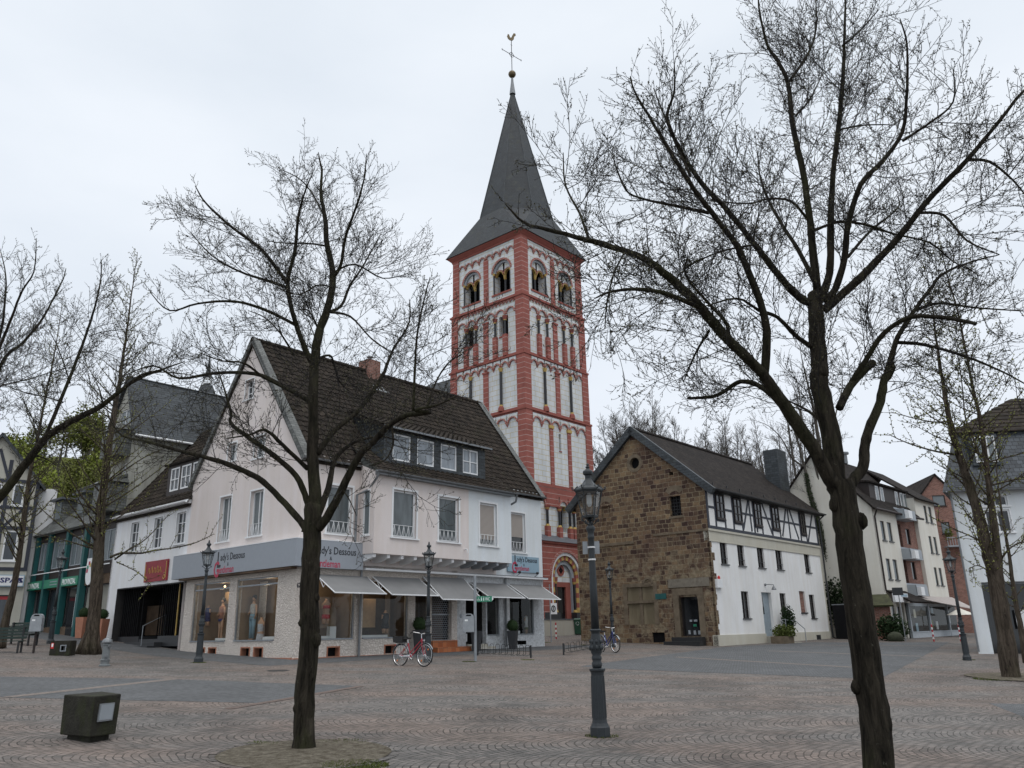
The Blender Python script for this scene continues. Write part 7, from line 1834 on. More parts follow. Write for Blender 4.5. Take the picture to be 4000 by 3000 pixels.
st_ = px_rect(B2, q7(820, 1385), q7(878, 1292)); MB().wb(B2, *st_, .002, .006).build('sticker', M_['redrefl'], t); MB().wb(B2, st_[0] + .02, st_[1] - .02, st_[2] + .06, st_[3] - .02, .006, .009).build('sticker_label', M_['whiteink'], t)
# benches at the left edge
def bench(c, az, label):
    W = Wall((c.x, c.y), az); t = thing('park_bench', c, label, 'bench', 'dark green park benches'); z = c.z
    m_ = MB()
    for k in range(4): m_.wb(W, -.9, .9, z + .43, z + .46, -.02 - k * .11 - .09, -.02 - k * .11)
    m_.build('seat', M_['benchgreen'], t); m_ = MB()
    for k in range(4): m_.hexa([W.P(u, z + .52 + k * .11 + dz, -.42 - k * .03 + o) for dz in (0, .09) for u, o in ((-.9, .0), (.9, .0), (.9, -.03), (-.9, -.03))])
    m_.build('backrest', M_['benchgreen'], t)
    for u in (-.75, .75): m_ = MB(); m_.wb(W, u - .03, u + .03, z - .05, z + .43, -.08, -.02); m_.wb(W, u - .03, u + .03, z - .05, z + .95, -.5, -.44); m_.wb(W, u - .03, u + .03, z + .38, z + .43, -.44, -.08); m_.build('leg', M_['ironb'], t)
g = gp(*q7(60, 1470)); bench(V((g.x - .55, g.y + .3, g.z)), 75, 'dark green bench cut by the left edge, nearer of the two'); g = gp(*q7(200, 1330)); bench(V((g.x - .1, g.y + .25, g.z)), 110, 'dark green bench behind the litter bin, farther of the two')
# green wheelie bin
g = gp(*s6(530, 1610)); g.z = gz(g.x, g.y); WBn = Wall((g.x, g.y), 80); t = thing('wheelie_bin', g, 'dark green wheeled bin with white recycling sticker beside the stone gable', 'bin'); z = g.z
m_ = MB(); m_.hexa([WBn.P(u, z + .06, o) for u, o in ((-.26, .24), (.26, .24), (.26, -.24), (-.26, -.24))] + [WBn.P(u, z + 1.05, o) for u, o in ((-.32, .34), (.32, .34), (.32, -.32), (-.32, -.32))]); bd = m_.build('bin_body', M_['greenbin'], t)
m_ = MB(); m_.hexa([WBn.P(u, z + 1.05, o) for u, o in ((-.34, .37), (.34, .37), (.34, -.34), (-.34, -.34))] + [WBn.P(u, z + 1.13, o) for u, o in ((-.31, .30), (.31, .30), (.31, -.34), (-.31, -.34))]); m_.tube([WBn.P(-.25, z + 1.08, -.4), WBn.P(.25, z + 1.08, -.4)], .02, 6); m_.build('lid', M_['greenbin'], t)
m_ = MB()
for k in range(3): a0 = 2 * PI * k / 3; m_.tube([WBn.P(-.08 + .11 * math.cos(a), z + .78 + .11 * math.sin(a), .325) for a in [a0 + j * .3 for j in range(6)]], .012, 4)
m_.build('recycling_sticker', M_['whiteink'], bd)
for s_ in (-1, 1): MB().tube([WBn.P(.25 * s_, z + .1, -.25), WBn.P(.31 * s_, z + .1, -.25)], .1, 12).build('wheel', M_['rubber'], t)
# planters with clipped box balls
def box_planter(p, label, h=.82, r0=.17, r1=.25, rb=.27, mat='potblack', sides=4, ph=.5, ball=True, group='tall planters with clipped box balls'):
    t = thing('planter', p, label, 'planter', group); m_ = MB()
    m_.lathe([(r0 * 1.2, 0), (r1 * 1.2, h), (r1 * 1.08, h), (r1 * 1.0, h - .05)], p, sides, ph); m_.build('pot', M_[mat], t)
    rr2 = random.Random(int(abs(p.x) * 100)); m_ = MB(); m_.ball(p + V((0, 0, h + rb * .75)), rb * .9, n=12, m=8); leafblob(m_, p + V((0, 0, h + rb * .75)), rb, rb, rb, 900, .018, rr2, .9); m_.build('box_ball', M_['box'], t, uv=False)
g = gp(1610, 2545); c_ = Q.P(5.85, 0, .45); box_planter(V((c_.x, c_.y, gz(c_.x, c_.y))), 'dark planter with box ball behind the red bicycle', h=.95, rb=.30)
c_ = Q.P(9.0, 0, .75); c_ = V((c_.x, c_.y, gz(c_.x, c_.y))); t = thing('planter', c_, 'empty tapered black planter below the bin on the WC signpost', 'planter', 'tall planters with clipped box balls'); m_ = MB(); m_.lathe([(.2, 0), (.29, .85), (.26, .85), (.25, .78)], c_, 4, .5); m_.build('pot', M_['potblack'], t)
c_ = Q.P(11.45, 0, .75); box_planter(V((c_.x, c_.y, gz(c_.x, c_.y))), 'dark planter with box ball between the two right shop windows', h=.82, rb=.29)
for px_, lab in ((1330, 'terracotta planter with dark shrub left of the ginkgo trunk'), (1640, 'terracotta planter with dark shrub right of the ginkgo trunk')):
    u_, _z = L.uz(*q7(px_, 1180), .5); c_ = L.P(u_, 0, .55); c_ = V((c_.x, c_.y, gz(c_.x, c_.y) + .05)); box_planter(c_, lab, h=1.0, r0=.22, r1=.29, rb=.27, mat='terra', group='terracotta planters')
# shrub and bush at the white house entrance
c_ = Wh.P(dW[1] + .75, 0, .55); c_ = V((c_.x, c_.y, gz(c_.x, c_.y))); t = thing('potted_shrub', c_, 'dark upright shrub behind the handrail of the white house entrance', 'shrub'); m_ = MB(); m_.tube([c_, c_ + V((0, 0, 1.2))], .04, 6); m_.build('stem', M_['bark'], t); m_ = MB(); leafblob(m_, c_ + V((0, 0, 1.25)), .42, .42, .85, 1500, .055, random.Random(4), .25); m_.build('foliage', M_['box'], t, uv=False)
c_ = Wh.P(dW[0] + .25, 0, 1.0); c_ = V((c_.x, c_.y, gz(c_.x, c_.y))); t = thing('stone_trough', c_, 'low brown trough with green and brown shrub left of the entrance steps', 'planter'); m_ = MB(); m_.wb(Wh, dW[0] - .5, dW[0] + .75, c_.z - .1, c_.z + .38, .5, 1.3); m_.build('trough', M_['dressed'], t); m_ = MB(); leafblob(m_, c_ + V((0, 0, .6)), .75, .5, .42, 1300, .06, random.Random(6), .3); m_.build('foliage', M_['grassm'], t, uv=False)
# boulder and shrub at cafe
g = gp(*q8(830, 1440)); t = thing('boulder', g, 'rounded mossy boulder before the brick garden wall', 'boulder'); m_ = MB(); m_.ball(g + V((0, .2, .22)), .46, .34, .34, 16, 12, .03, random.Random(2)); m_.build('boulder', plain('mossy_boulder_stone', (.035, .04, .022), .9, var=.4, bump=.5), t, smooth=True)
g2 = g + V((.1, .75, 0)); t = thing('evergreen_bush', g2, 'dark green bush behind the boulder', 'bush'); m_ = MB(); leafblob(m_, g2 + V((0, 0, .75)), 1.05, .6, .85, 2200, .08, random.Random(7), .3); m_.build('foliage', M_['box'], t, uv=False)
# mannequins in the shop windows
def mannequin(W, u, z, o, h, label, top, legs, full=True, skin='skin', hair=False):
    p = W.P(u, z, o); t = thing('mannequin', p, label, 'mannequin', 'shop window mannequins'); k = h / 1.75; Z = V((0, 0, 1)); rt = W.right; n = W.n
    q = lambda a, b, c=0: p + rt * a * k + Z * b * k + n * c * k
    def ell(m_, prof, ax=(0, 0)):   # (z, rx, ry)
        i = len(m_.v); N = 12
        for zz, rx, ry in prof:
            for j in range(N): a = 2 * PI * j / N; m_.v.append(q(ax[0] + rx * math.cos(a), zz, ry * math.sin(a)))
        for r_ in range(len(prof) - 1):
            for j in range(N): m = (j + 1) % N; m_.f.append((i + r_ * N + j, i + r_ * N + m, i + (r_ + 1) * N + m, i + (r_ + 1) * N + j))
        m_.f.append(tuple(i + j for j in reversed(range(N)))); m_.f.append(tuple(i + (len(prof) - 1) * N + j for j in range(N)))
    m_ = MB(); z0 = 0 if full else -.80
    if full:
        for s_ in (-1, 1): m_.tube([q(.09 * s_, .02, .04), q(.09 * s_, .08), q(.09 * s_, .48), q(.095 * s_, .86)], [.035 * k, .038 * k, .055 * k, .09 * k], 8); m_.ball(q(.09 * s_, .03, .06), .045 * k, .09 * k, .03 * k, 8, 5)
    ell(m_, [(z0 + .80, .15, .11), (z0 + .92, .17, .12), (z0 + 1.06, .125, .09), (z0 + 1.25, .165, .11), (z0 + 1.38, .17, .09), (z0 + 1.44, .10, .07), (z0 + 1.48, .055, .055), (z0 + 1.54, .05, .05)])
    if full:
        m_.ball(q(0, 1.65), .075 * k, .085 * k, .11 * k, 12, 8)
        m_.tube([q(-.17, 1.38), q(-.24, 1.12), q(-.12, 1.0, .15), q(.02, 1.08, .2)], [.05 * k, .04 * k, .032 * k, .028 * k], 7); m_.tube([q(.17, 1.38), q(.23, 1.1), q(.22, .84, .05)], [.05 * k, .038 * k, .028 * k], 7)
    else:
        for s_ in (-1, 1): m_.tube([q(.16 * s_, z0 + 1.36), q(.20 * s_, z0 + 1.2)], [.05 * k, .03 * k], 7)
        for s_ in (-1, 1): m_.tube([q(.08 * s_, z0 + .84), q(.085 * s_, z0 + .6)], [.085 * k, .07 * k], 8)
    m_.build('body', M_[skin], t, smooth=True)
    if top:
        m_ = MB()
        if top[1] == 'full': ell(m_, [(z0 + .90, .18, .13), (z0 + 1.06, .14, .105), (z0 + 1.25, .18, .125), (z0 + 1.39, .185, .10), (z0 + 1.43, .11, .08)])
        elif top[1] == 'dress': ell(m_, [(z0 + .35, .25, .2), (z0 + .80, .19, .14), (z0 + 1.02, .14, .10), (z0 + 1.24, .18, .125), (z0 + 1.28, .175, .12)])
        else: ell(m_, [(z0 + 1.17, .155, .11), (z0 + 1.22, .175, .135), (z0 + 1.29, .17, .125)])
        m_.build('top', M_[top[0]], t, smooth=True)
    if legs:
        m_ = MB()
        if legs[1] == 'long':
            for s_ in (-1, 1): m_.tube([q(.095 * s_, .06), q(.092 * s_, .48), q(.095 * s_, .84)], [.065 * k, .07 * k, .10 * k], 8)
        ell(m_, [(z0 + .79, .165, .125), (z0 + .88, .182, .13), (z0 + .95 + (.07 if legs[1] == 'long' else 0), .165, .115)]); m_.build('trousers' if legs[1] == 'long' else 'briefs', M_[legs[0]], t, smooth=True)
    if hair: m_ = MB(); m_.ball(q(0, 1.69, -.02), .105 * k, .10 * k, .115 * k, 10, 8); m_.build('hair', M_['rubber'], t, smooth=True)
    return t
M_['jeans'] = plain('pale_blue_jeans', (.20, .31, .38), .9); M_['dress'] = plain('pale_patterned_dress', (.42, .42, .44), .9, var=.3, nscale=20); M_['reddress'] = plain('red_lingerie', (.50, .03, .04), .7); M_['shirt'] = plain('light_top', (.42, .40, .37), .9, var=.2, nscale=12)
u_, _z = L.uz(*s2(850, 1200), -.6); mannequin(L, u_, 1.50, -.6, 1.72, 'tall mannequin in pale jeans and light top in the second window from left', ('shirt', 'full'), ('jeans', 'long'), hair=True)
u_, _z = L.uz(*s2(955, 1170), -.5); mannequin(L, u_, 1.63, -.5, 1.72, 'short mannequin bust in a pale patterned dress beside the jeans mannequin', ('dress', 'dress'), None, full=False)
u_, _z = L.uz(*s2(480, 1200), -.7); mannequin(L, u_, 1.50, -.7, 1.72, 'tanned mannequin with pink top in the leftmost shop window', ('terra', 'full'), ('navy', 'brief'), hair=True)
u_, _z = L.uz(*s2(320, 1100), -.7); mannequin(L, u_, 2.3, -.7, 1.6, 'dark clothed bust hanging behind the left lamp post', ('navy', 'full'), ('navy', 'brief'), full=False)
u_, _z = Q.uz(*s3(215, 1000), -.55); mannequin(Q, u_, 2.25, -.55, 1.75, 'mannequin bust in red lingerie just right of the central tree trunk', ('reddress', 'bra'), ('reddress', 'brief'), full=False)
u_, _z = Q.uz(*s3(920, 1030), -.5); mannequin(Q, u_, 1.85, -.5, 1.7, 'mannequin bust in black body behind the red bicycle', ('ink', 'dress') if False else ('ink', 'full'), ('ink', 'brief'), full=False)
u_, _z = Q.uz(*s4(1085, 1050), -.5); mannequin(Q, u_, 1.72, -.5, 1.75, 'mannequin bust in white vest and green shorts in the rightmost window', ('whiteink', 'full'), ('grassm', 'brief'), full=False)
c_ = Q.P(12.9, 1.55, -.35); t = thing('display_box', c_, 'small white box on the sill of the rightmost window', 'box'); MB().wb(Q, 12.65, 13.1, 1.52, 1.66, -.5, -.2).build('box', M_['wpaint'], t)
# ------------------------------------------------------------------ bare trees
def smooth_path(P, k=3):
    out = []
    for i in range(len(P) - 1):
        p0, p1, p2, p3 = P[max(i - 1, 0)], P[i], P[i + 1], P[min(i + 2, len(P) - 1)]
        for j in range(k):
            t = j / k
            out.append(.5 * ((2 * p1) + (p2 - p0) * t + (2 * p0 - 5 * p1 + 4 * p2 - p3) * t * t + (3 * p1 - p0 - 3 * p2 + p3) * t * t * t))
    out.append(P[-1]); return out
class Tree:
    def __init__(s, seed, twig_r=.0027, bud='bud', dens=1.0):
        s.r = random.Random(seed); s.limb = MB(); s.tw = MB(); s.bud = MB(); s.paths = []; s.twig_r = twig_r; s.dens = dens; s.lv = {}
    def path(s, pts, r0, r1, n=8, knots=0.0, expo=.8):
        P = smooth_path([V(p) for p in pts], 4); m = len(P)
        jit = r0 * .15
        Pj = [P[0]] + [p + V((s.r.uniform(-jit, jit), s.r.uniform(-jit, jit), s.r.uniform(-jit, jit))) * (.5) for p in P[1:-1]] + [P[-1]]
        R_ = [r1 + (r0 - r1) * (1 - k / (m - 1)) ** expo * (1 + s.r.uniform(-.05, .05) + (knots * s.r.random() ** 3 if knots else 0)) for k in range(m)]
        s.limb.tube(Pj, R_, n); s.paths.append((Pj, R_)); return Pj, R_
    def child_dir(s, t, out_ang, up):
        t = t.normalized(); a = t.cross(V((0, 0, 1)))
        if a.length < .05: a = V((1, 0, 0))
        a.normalize(); b = t.cross(a); th = s.r.uniform(0, 2 * PI); q = a * math.cos(th) + b * math.sin(th)
        d = t * math.cos(out_ang) + q * math.sin(out_ang) + V((0, 0, up)); return d.normalized()
    def branch(s, p, d, ln, r, lvl, curl=.55):
        n = 5 if lvl == 1 else (4 if lvl == 2 else 3); P = [V(p)]; dd = V(d)
        bend = V((s.r.uniform(-1, 1), s.r.uniform(-1, 1), s.r.uniform(-.2, 1))) * curl
        for k in range(n):
            dd = (dd + bend / n + V((s.r.uniform(-1, 1), s.r.uniform(-1, 1), s.r.uniform(-1, 1))) * .2).normalized(); P.append(P[-1] + dd * ln / n)
        tip = s.twig_r * (.75 if lvl > 1 else .9)
        Rr = [max(tip, r + (tip - r) * k / n) for k in range(n + 1)]
        s.tw.tube(P, Rr, 5 if lvl == 1 else (4 if lvl == 2 else 3), cap=False)
        return P, Rr
    def twigs(s, P, R_, spacing, lmax, lvl, maxl=3, start=.12, up=.15, shape=None, ang=(.6, 1.15), budn=1.0, tip=.35):
        L_ = [0]
        for k in range(1, len(P)): L_.append(L_[-1] + (P[k] - P[k - 1]).length)
        T = L_[-1]
        if T < 1e-3: return
        x = T * start; k = 1
        while x < T:
            while k < len(P) - 1 and L_[k] < x: k += 1
            f = (x - L_[k - 1]) / max(1e-6, L_[k] - L_[k - 1]); p = P[k - 1].lerp(P[k], min(1, max(0, f))); t = P[k] - P[k - 1]; u = x / T
            sh = (shape(u) if shape else (tip + (1 - tip) * (1 - u) ** .6) * (.55 + .45 * min(1, u / .3)))
            ln = lmax * sh * s.r.uniform(.55, 1.2); rr_ = min(R_[min(k, len(R_) - 1)] * .5, .0022 + ln * .0034)
            d = s.child_dir(t, s.r.uniform(*ang), up)
            cP, cR = s.branch(p, d, ln, max(rr_, s.twig_r), lvl)
            if lvl < maxl and ln > .16: s.twigs(cP, cR, spacing * (.74 if lvl == 1 else .8), ln * (.50 if lvl == 1 else .52), lvl + 1, maxl, .15, up * .8, None, (.5, 1.0), budn)
            if lvl >= maxl - 1 or ln < .3:
                for q in cP[1:]:
                    if s.r.random() < .75 * budn:
                        e = .008 + .006 * s.r.random(); a = V((s.r.uniform(-1, 1), s.r.uniform(-1, 1), s.r.uniform(-1, 1))).normalized() * e; b = V((s.r.uniform(-1, 1), s.r.uniform(-1, 1), s.r.uniform(0, 1))).normalized() * e * 1.3
                        s.bud.poly((q, q + a + b * .5, q + b * 1.6, q - a * .4 + b * .6))
            x += spacing * s.r.uniform(.6, 1.4) / s.dens
    def finish(s, name, base, label, cat, group=None, bark='bark', bud='bud', extra=None, twig='twig'):
        t = thing(name, base, label, cat, group); s.limb.build('trunk_and_limbs', M_[bark], t, smooth=True, uv=False); s.tw.build('twigs', M_[twig], t, uv=False)
        if s.bud.v: s.bud.build('buds', M_[bud], t, uv=False)
        return t
K8 = 4000 / 2212.
def D2(f, pts): return [f(*p) for p in pts]
mA = lambda x, y: (276.5 + .5 * x, 221 + .5 * y)          # these turn sketch coordinates measured on enlargements into one frame
mB = lambda x, y: (387 + .4667 * x, 719 + .4667 * y)
mC = lambda x, y: (1161.5 + .5 * x, .5 * y)
mD = lambda x, y: (1659 + .5 * x, .5 * y)
mE = lambda x, y: (1659 + .4667 * x, 774 + .4667 * y)
mL = lambda x, y: (.3167 * x, 470 + .3167 * y)
m1 = lambda x, y: (.4667 * x, 719 + .4667 * y)
mR = lambda x, y: (1880 + .4 * x, 829.6 + .4 * y)
class Traced(Tree):
    def start(s, px, Y): s.px = []; s.Y0 = Y
    def limbpx(s, pts, r0, r1, dY=0.0, n=7, Yb=None, knots=0.0, expo=.8, curve=0.0):
        """pts in frame pixels; depth starts on the nearest earlier limb and runs dY metres away by the tip"""
        if Yb is None:
            best = min(s.px, key=lambda q: (q[0] - pts[0][0]) ** 2 + (q[1] - pts[0][1]) ** 2) if s.px else None; Yb = best[2] if best else s.Y0
        L_ = [0]
        for k in range(1, len(pts)): L_.append(L_[-1] + math.hypot(pts[k][0] - pts[k - 1][0], pts[k][1] - pts[k - 1][1]))
        W = []; 
        for (x, y), l in zip(pts, L_):
            f = l / L_[-1]; Y = Yb + dY * f; W.append(at(x * K8, y * K8, Y))
        for k in range(len(pts) - 1):
            for j in range(6):
                f = j / 6; l = L_[k] + (L_[k + 1] - L_[k]) * f; s.px.append((pts[k][0] + (pts[k + 1][0] - pts[k][0]) * f, pts[k][1] + (pts[k + 1][1] - pts[k][1]) * f, Yb + dY * l / L_[-1]))
        return s.path(W, r0, r1, n, knots, expo)
# ---- central linden
t1 = Traced(11); t1.start(None, T1.y)
Y = T1.y
b_ = at(1186, 2926, Y); t1.limb.tube([b_ - V((0, 0, .15)), b_ + V((0, 0, .02)), b_ + V((0, 0, .12)), b_ + V((.005, 0, .4))], [.18, .165, .146, .115], 14)
tr = t1.limbpx([(656, 1622), (657, 1600), (659, 1500), (667, 1400), (669, 1260), (674, 1160), (677, 1090)], .142, .122, n=12, knots=.18, expo=.5)
for (x, y, r_) in ((683, 1383, .075), (641, 1530, .05), (672, 1462, .05), (684, 1290, .045), (650, 1345, .04)): p = at(x * K8, y * K8, Y - .06); t1.limb.ball(p, r_, r_, r_ * 1.4, 8, 6, .15, t1.r)
t1.limbpx([(677, 1095)] + D2(mB, [(628, 760), (618, 600)]) + D2(mA, [(800, 1400), (805, 1130), (825, 1000), (860, 900), (885, 760), (860, 620), (850, 500), (835, 400), (836, 290), (822, 215)]), .10, .005, 0, 9)
tl = []
def LB(pts, r0, dY, up=1.0): tl.append((t1.limbpx(pts, r0 * .86, .0055, dY, 6, knots=.1), up))
LB(D2(mA, [(805, 1130), (780, 1100), (720, 940), (690, 780), (720, 650), (735, 500), (760, 400), (800, 300)]), .055, -1.0)
LB(D2(mA, [(690, 785), (580, 640), (450, 540), (340, 440), (290, 360)]), .035, -.8)
LB(D2(mA, [(690, 800), (600, 770), (480, 730), (360, 660), (270, 560)]), .03, .8)
LB(D2(mA, [(720, 960), (600, 900), (460, 860), (300, 870), (180, 900), (95, 820)]), .03, -.6)
LB(D2(mA, [(715, 1090), (660, 1000), (590, 930), (520, 900)]), .022, .8)
LB(D2(mA, [(855, 910), (920, 880), (960, 790), (1020, 700), (1090, 570)]), .035, .9)
LB(D2(mA, [(885, 760), (920, 700), (940, 580), (990, 440), (1020, 330), (1030, 225)]), .035, -.9)
LB(D2(mA, [(862, 905), (960, 925), (1050, 1020), (1150, 1090)]), .025, -1.0)
LB(D2(mA, [(838, 1100), (880, 1100), (910, 1200), (960, 1250)]), .025, 1.0)
LB(D2(mA, [(850, 620), (780, 610), (700, 610), (600, 600)]), .018, 1.0)
LB(D2(mA, [(880, 740), (980, 700), (1100, 760), (1210, 740)]), .022, 1.4)
LB(D2(mA, [(830, 1000), (780, 900), (720, 900)]), .02, .6)
LB(D2(mA, [(850, 500), (800, 400), (740, 330), (660, 290)]), .018, .5)
LB(D2(mA, [(890, 800), (820, 790), (740, 830), (640, 800)]), .018, -1.2)
# right low limbs
LB([(677, 1120)] + D2(mB, [(650, 900), (720, 790), (790, 650), (840, 560), (900, 500), (980, 420), (1060, 380), (1160, 370)]) + D2(mA, [(1240, 1330), (1330, 1310), (1420, 1270)]), .085, -1.2)
LB(D2(mA, [(1232, 1335), (1240, 1150), (1250, 1000), (1280, 850), (1305, 755)]), .024, -.3)
LB(D2(mA, [(1290, 1320), (1330, 1210), (1380, 1130), (1440, 1090)]), .018, .3)
LB(D2(mB, [(640, 850), (690, 720), (715, 600), (760, 540), (830, 500), (940, 480), (1010, 500)]), .06, 1.2)
LB(D2(mB, [(640, 560), (720, 450), (840, 350), (940, 200)]) + D2(mA, [(1120, 1130), (1150, 1060), (1215, 950), (1215, 850)]), .05, 1.0)
LB(D2(mA, [(1140, 1400), (1145, 1480), (1110, 1545), (1040, 1570)]), .02, -.5)
LB([(735, 1050), (755, 1080), (770, 1114)], .012, -.3)
# left low limbs
LB([(660, 1150)] + D2(mB, [(575, 890), (490, 790), (390, 690), (300, 640), (200, 600), (100, 570), (0, 545)]) + [(320, 955), (262, 940), (238, 905)], .07, .4)
LB([(672, 1110)] + D2(mB, [(590, 770), (540, 660), (440, 570), (330, 490), (240, 420), (240, 375), (215, 280), (175, 155)]), .06, -.6)
LB(D2(mB, [(595, 630), (480, 520), (400, 450), (330, 470), (220, 490)]), .04, -1.0)
LB(D2(mB, [(610, 320), (450, 230), (350, 190), (180, 185), (0, 210)]) + [(330, 790), (262, 815)], .045, .5)
LB(D2(mB, [(560, 290), (400, 210), (300, 140), (200, 130), (90, 90)]), .025, -1.4)
for i, (PR, up) in enumerate([(q, 1) for q in t1.paths[1:]]):
    P_, R_ = PR[0] if isinstance(PR[0], tuple) else PR
    lo = P_[0].z < 6.0 and P_[-1].z < 7.5
    t1.twigs(P_, R_, .125, 1.2 if i == 0 else 1.1, 1, 3, start=.3 if i == 0 else (.12 if R_[0] < .04 else .3), up=.14, shape=(lambda u: (.45 + .7 * math.sin(PI * min(1, u)) ** .8) * (1 - .45 * u * u)) )
t1.finish('linden_tree', T1, 'bare budding linden tree in the round soil pit, left of centre', 'tree', 'bare linden trees on the square')
# ---- big right linden
t2 = Traced(23); t2.start(None, T2.y); Y = T2.y

t2.limbpx([(1912, 1790), (1903, 1700), (1890, 1560), (1872, 1440), (1855, 1300), (1838, 1200), (1826, 1110), (1815, 1040)], .155, .135, 0, 12, Yb=Y, knots=.16, expo=.5)
for (x, y, r_) in ((1912, 1564, .075), (1848, 1484, .05), (1888, 1450, .05), (1862, 1125, .06), (1850, 1180, .05), (1800, 1090, .05)): p = at(x * K8, y * K8, Y - .05); t2.limb.ball(p, r_, r_, r_ * 1.5, 8, 6, .15, t2.r)
def L2(pts, r0, dY, r1=.0055, n=7): return t2.limbpx(pts, r0 * .68 if r1 < .09 else r0, r1, dY, n, knots=.14)
L2([(1815, 1060)] + D2(mE, [(315, 580), (300, 400), (265, 250), (235, 100)]) + D2(mD, [(225, 1600), (212, 1450), (207, 1330), (200, 1270)]), .115, .3, .09, 10)
L2([(1815, 1060)] + D2(mE, [(290, 560), (200, 400), (100, 250), (0, 110)]) + D2(mC, [(960, 1600), (800, 1440), (680, 1300), (560, 1190), (480, 1130), (370, 1080), (200, 1035), (80, 1000), (-60, 960), (-140, 880)]), .125, -1.4)
L2([(1818, 1070)] + D2(mE, [(400, 560), (440, 500), (450, 400), (480, 300), (520, 200), (540, 100), (575, 40)]) + D2(mD, [(510, 1640), (530, 1560), (560, 1460), (620, 1360), (700, 1250), (760, 1180), (880, 1130), (1000, 1100)]), .10, .9)
L2(D2(mC, [(980, 1620), (990, 1430), (960, 1300), (900, 1150), (860, 1060), (800, 980), (700, 850), (600, 700), (540, 600), (480, 500), (420, 400), (400, 330)]), .07, -.8)
L2(D2(mC, [(825, 1450), (810, 1390), (720, 1290), (640, 1190), (650, 1100)]), .035, -.6)
L2(D2(mC, [(700, 1330), (560, 1270), (440, 1250), (320, 1260), (245, 1290)]), .045, -.9)
L2(D2(mC, [(740, 1430), (680, 1530), (630, 1650)]), .025, .8)
L2([(1715, 905), (1650, 840), (1600, 824), (1560, 848), (1530, 858), (1485, 860)], .05, .7, .015)
L2(D2(mE, [(330, 230), (380, 130), (450, 50), (485, 20)]), .07, .4, .05)
L2(D2(mE, [(300, 330), (180, 240), (80, 190)]), .035, .9)
L2(D2(mD, [(360, 1650), (420, 1560), (500, 1440), (620, 1370), (780, 1375), (900, 1400)]), .05, -.9, .02)
L2(D2(mD, [(560, 1480), (680, 1490), (850, 1540), (1000, 1600), (1150, 1680)]), .035, -.7)
L2(D2(mD, [(640, 1340), (740, 1310), (900, 1330), (1130, 1345)]), .035, .9)
# crown fork
L2(D2(mD, [(205, 1300), (160, 1300), (80, 1230), (0, 1130)]) + D2(mC, [(940, 1060), (830, 920), (700, 780), (600, 620), (560, 500), (590, 400), (590, 270)]), .075, -1.4)
L2(D2(mD, [(212, 1260), (190, 1050), (180, 950), (150, 740), (110, 560), (85, 360), (40, 260), (0, 200)]) + D2(mC, [(960, 60), (950, -60)]), .075, -.3)
L2(D2(mD, [(225, 1290), (265, 1180), (270, 1000), (280, 750), (310, 500), (325, 300), (330, 180), (335, 0), (335, -120)]), .075, .7)
L2(D2(mD, [(208, 1230), (130, 1080), (60, 970), (0, 860)]) + D2(mC, [(960, 760), (950, 650)]), .045, 1.2)
L2(D2(mD, [(240, 1300), (290, 1250), (330, 1120), (345, 980), (400, 800), (500, 690), (580, 570), (600, 400), (600, 200), (570, 80)]), .07, -.9)
L2(D2(mD, [(240, 1340), (300, 1290), (430, 1170), (560, 1030), (680, 880), (860, 690), (960, 570), (1106, 390), (1200, 300)]), .085, -1.2)
L2(D2(mD, [(580, 610), (700, 530), (800, 440), (800, 300)]), .025, -.6)
L2(D2(mD, [(345, 1110), (440, 1000), (560, 900), (560, 850)]), .03, 1.2)
L2(D2(mD, [(190, 1000), (300, 960), (420, 970), (540, 1010), (700, 1050), (800, 1130), (900, 1180)]), .03, .9)
L2(D2(mD, [(180, 960), (100, 870), (0, 860)]) + D2(mC, [(900, 880), (700, 860)]), .028, -.8)
L2(D2(mD, [(860, 690), (960, 700), (1060, 780), (1140, 880)]), .03, .8)
L2(D2(mD, [(650, 920), (760, 930), (860, 1040), (1000, 1100)]), .03, -.7)
L2(D2(mD, [(85, 360), (180, 220), (210, 100), (205, 0)]), .03, .8)
L2(D2(mD, [(120, 500), (180, 430), (240, 310)]), .02, .7)
L2(D2(mD, [(320, 200), (400, 130), (480, 40)]), .022, -.7)
L2(D2(mD, [(310, 560), (420, 540), (560, 540)]), .022, .9)
L2(D2(mC, [(1000, 1380), (1100, 1250)] ) + D2(mD, [(0, 1360), (60, 1390), (150, 1480), (200, 1520)]), .03, .5) if False else None
L2(D2(mD, [(190, 1500), (120, 1450), (40, 1370), (-40, 1340)]) + D2(mC, [(860, 1290), (700, 1330)]), .045, -1.3)
L2(D2(mC, [(740, 920), (600, 890), (460, 860), (380, 820), (330, 700)]), .03, .5)
L2(D2(mC, [(660, 760), (570, 560), (500, 380)]), .025, .9)
L2(D2(mC, [(220, 1030), (180, 920), (120, 800), (110, 660)]), .025, .4)
L2(D2(mC, [(920, 1060), (780, 1090), (640, 1160), (560, 1250)]), .02, 1.0)
L2(D2(mC, [(370, 1100), (330, 1180), (300, 1300), (290, 1420)]), .015, -.5)
for i, (P_, R_) in enumerate(t2.paths[1:]):
    if R_[-1] > .03: st = .35
    else: st = .12 if R_[0] < .05 else .3
    t2.twigs(P_, R_, .12, 1.15, 1, 3, start=st, up=.14, shape=(lambda u: (.45 + .7 * math.sin(PI * min(1, u)) ** .8) * (1 - .45 * u * u)))
t2.finish('linden_tree', T2, 'largest bare linden tree, its thick knotted trunk cut by the lower edge at the right', 'tree', 'bare linden trees on the square')
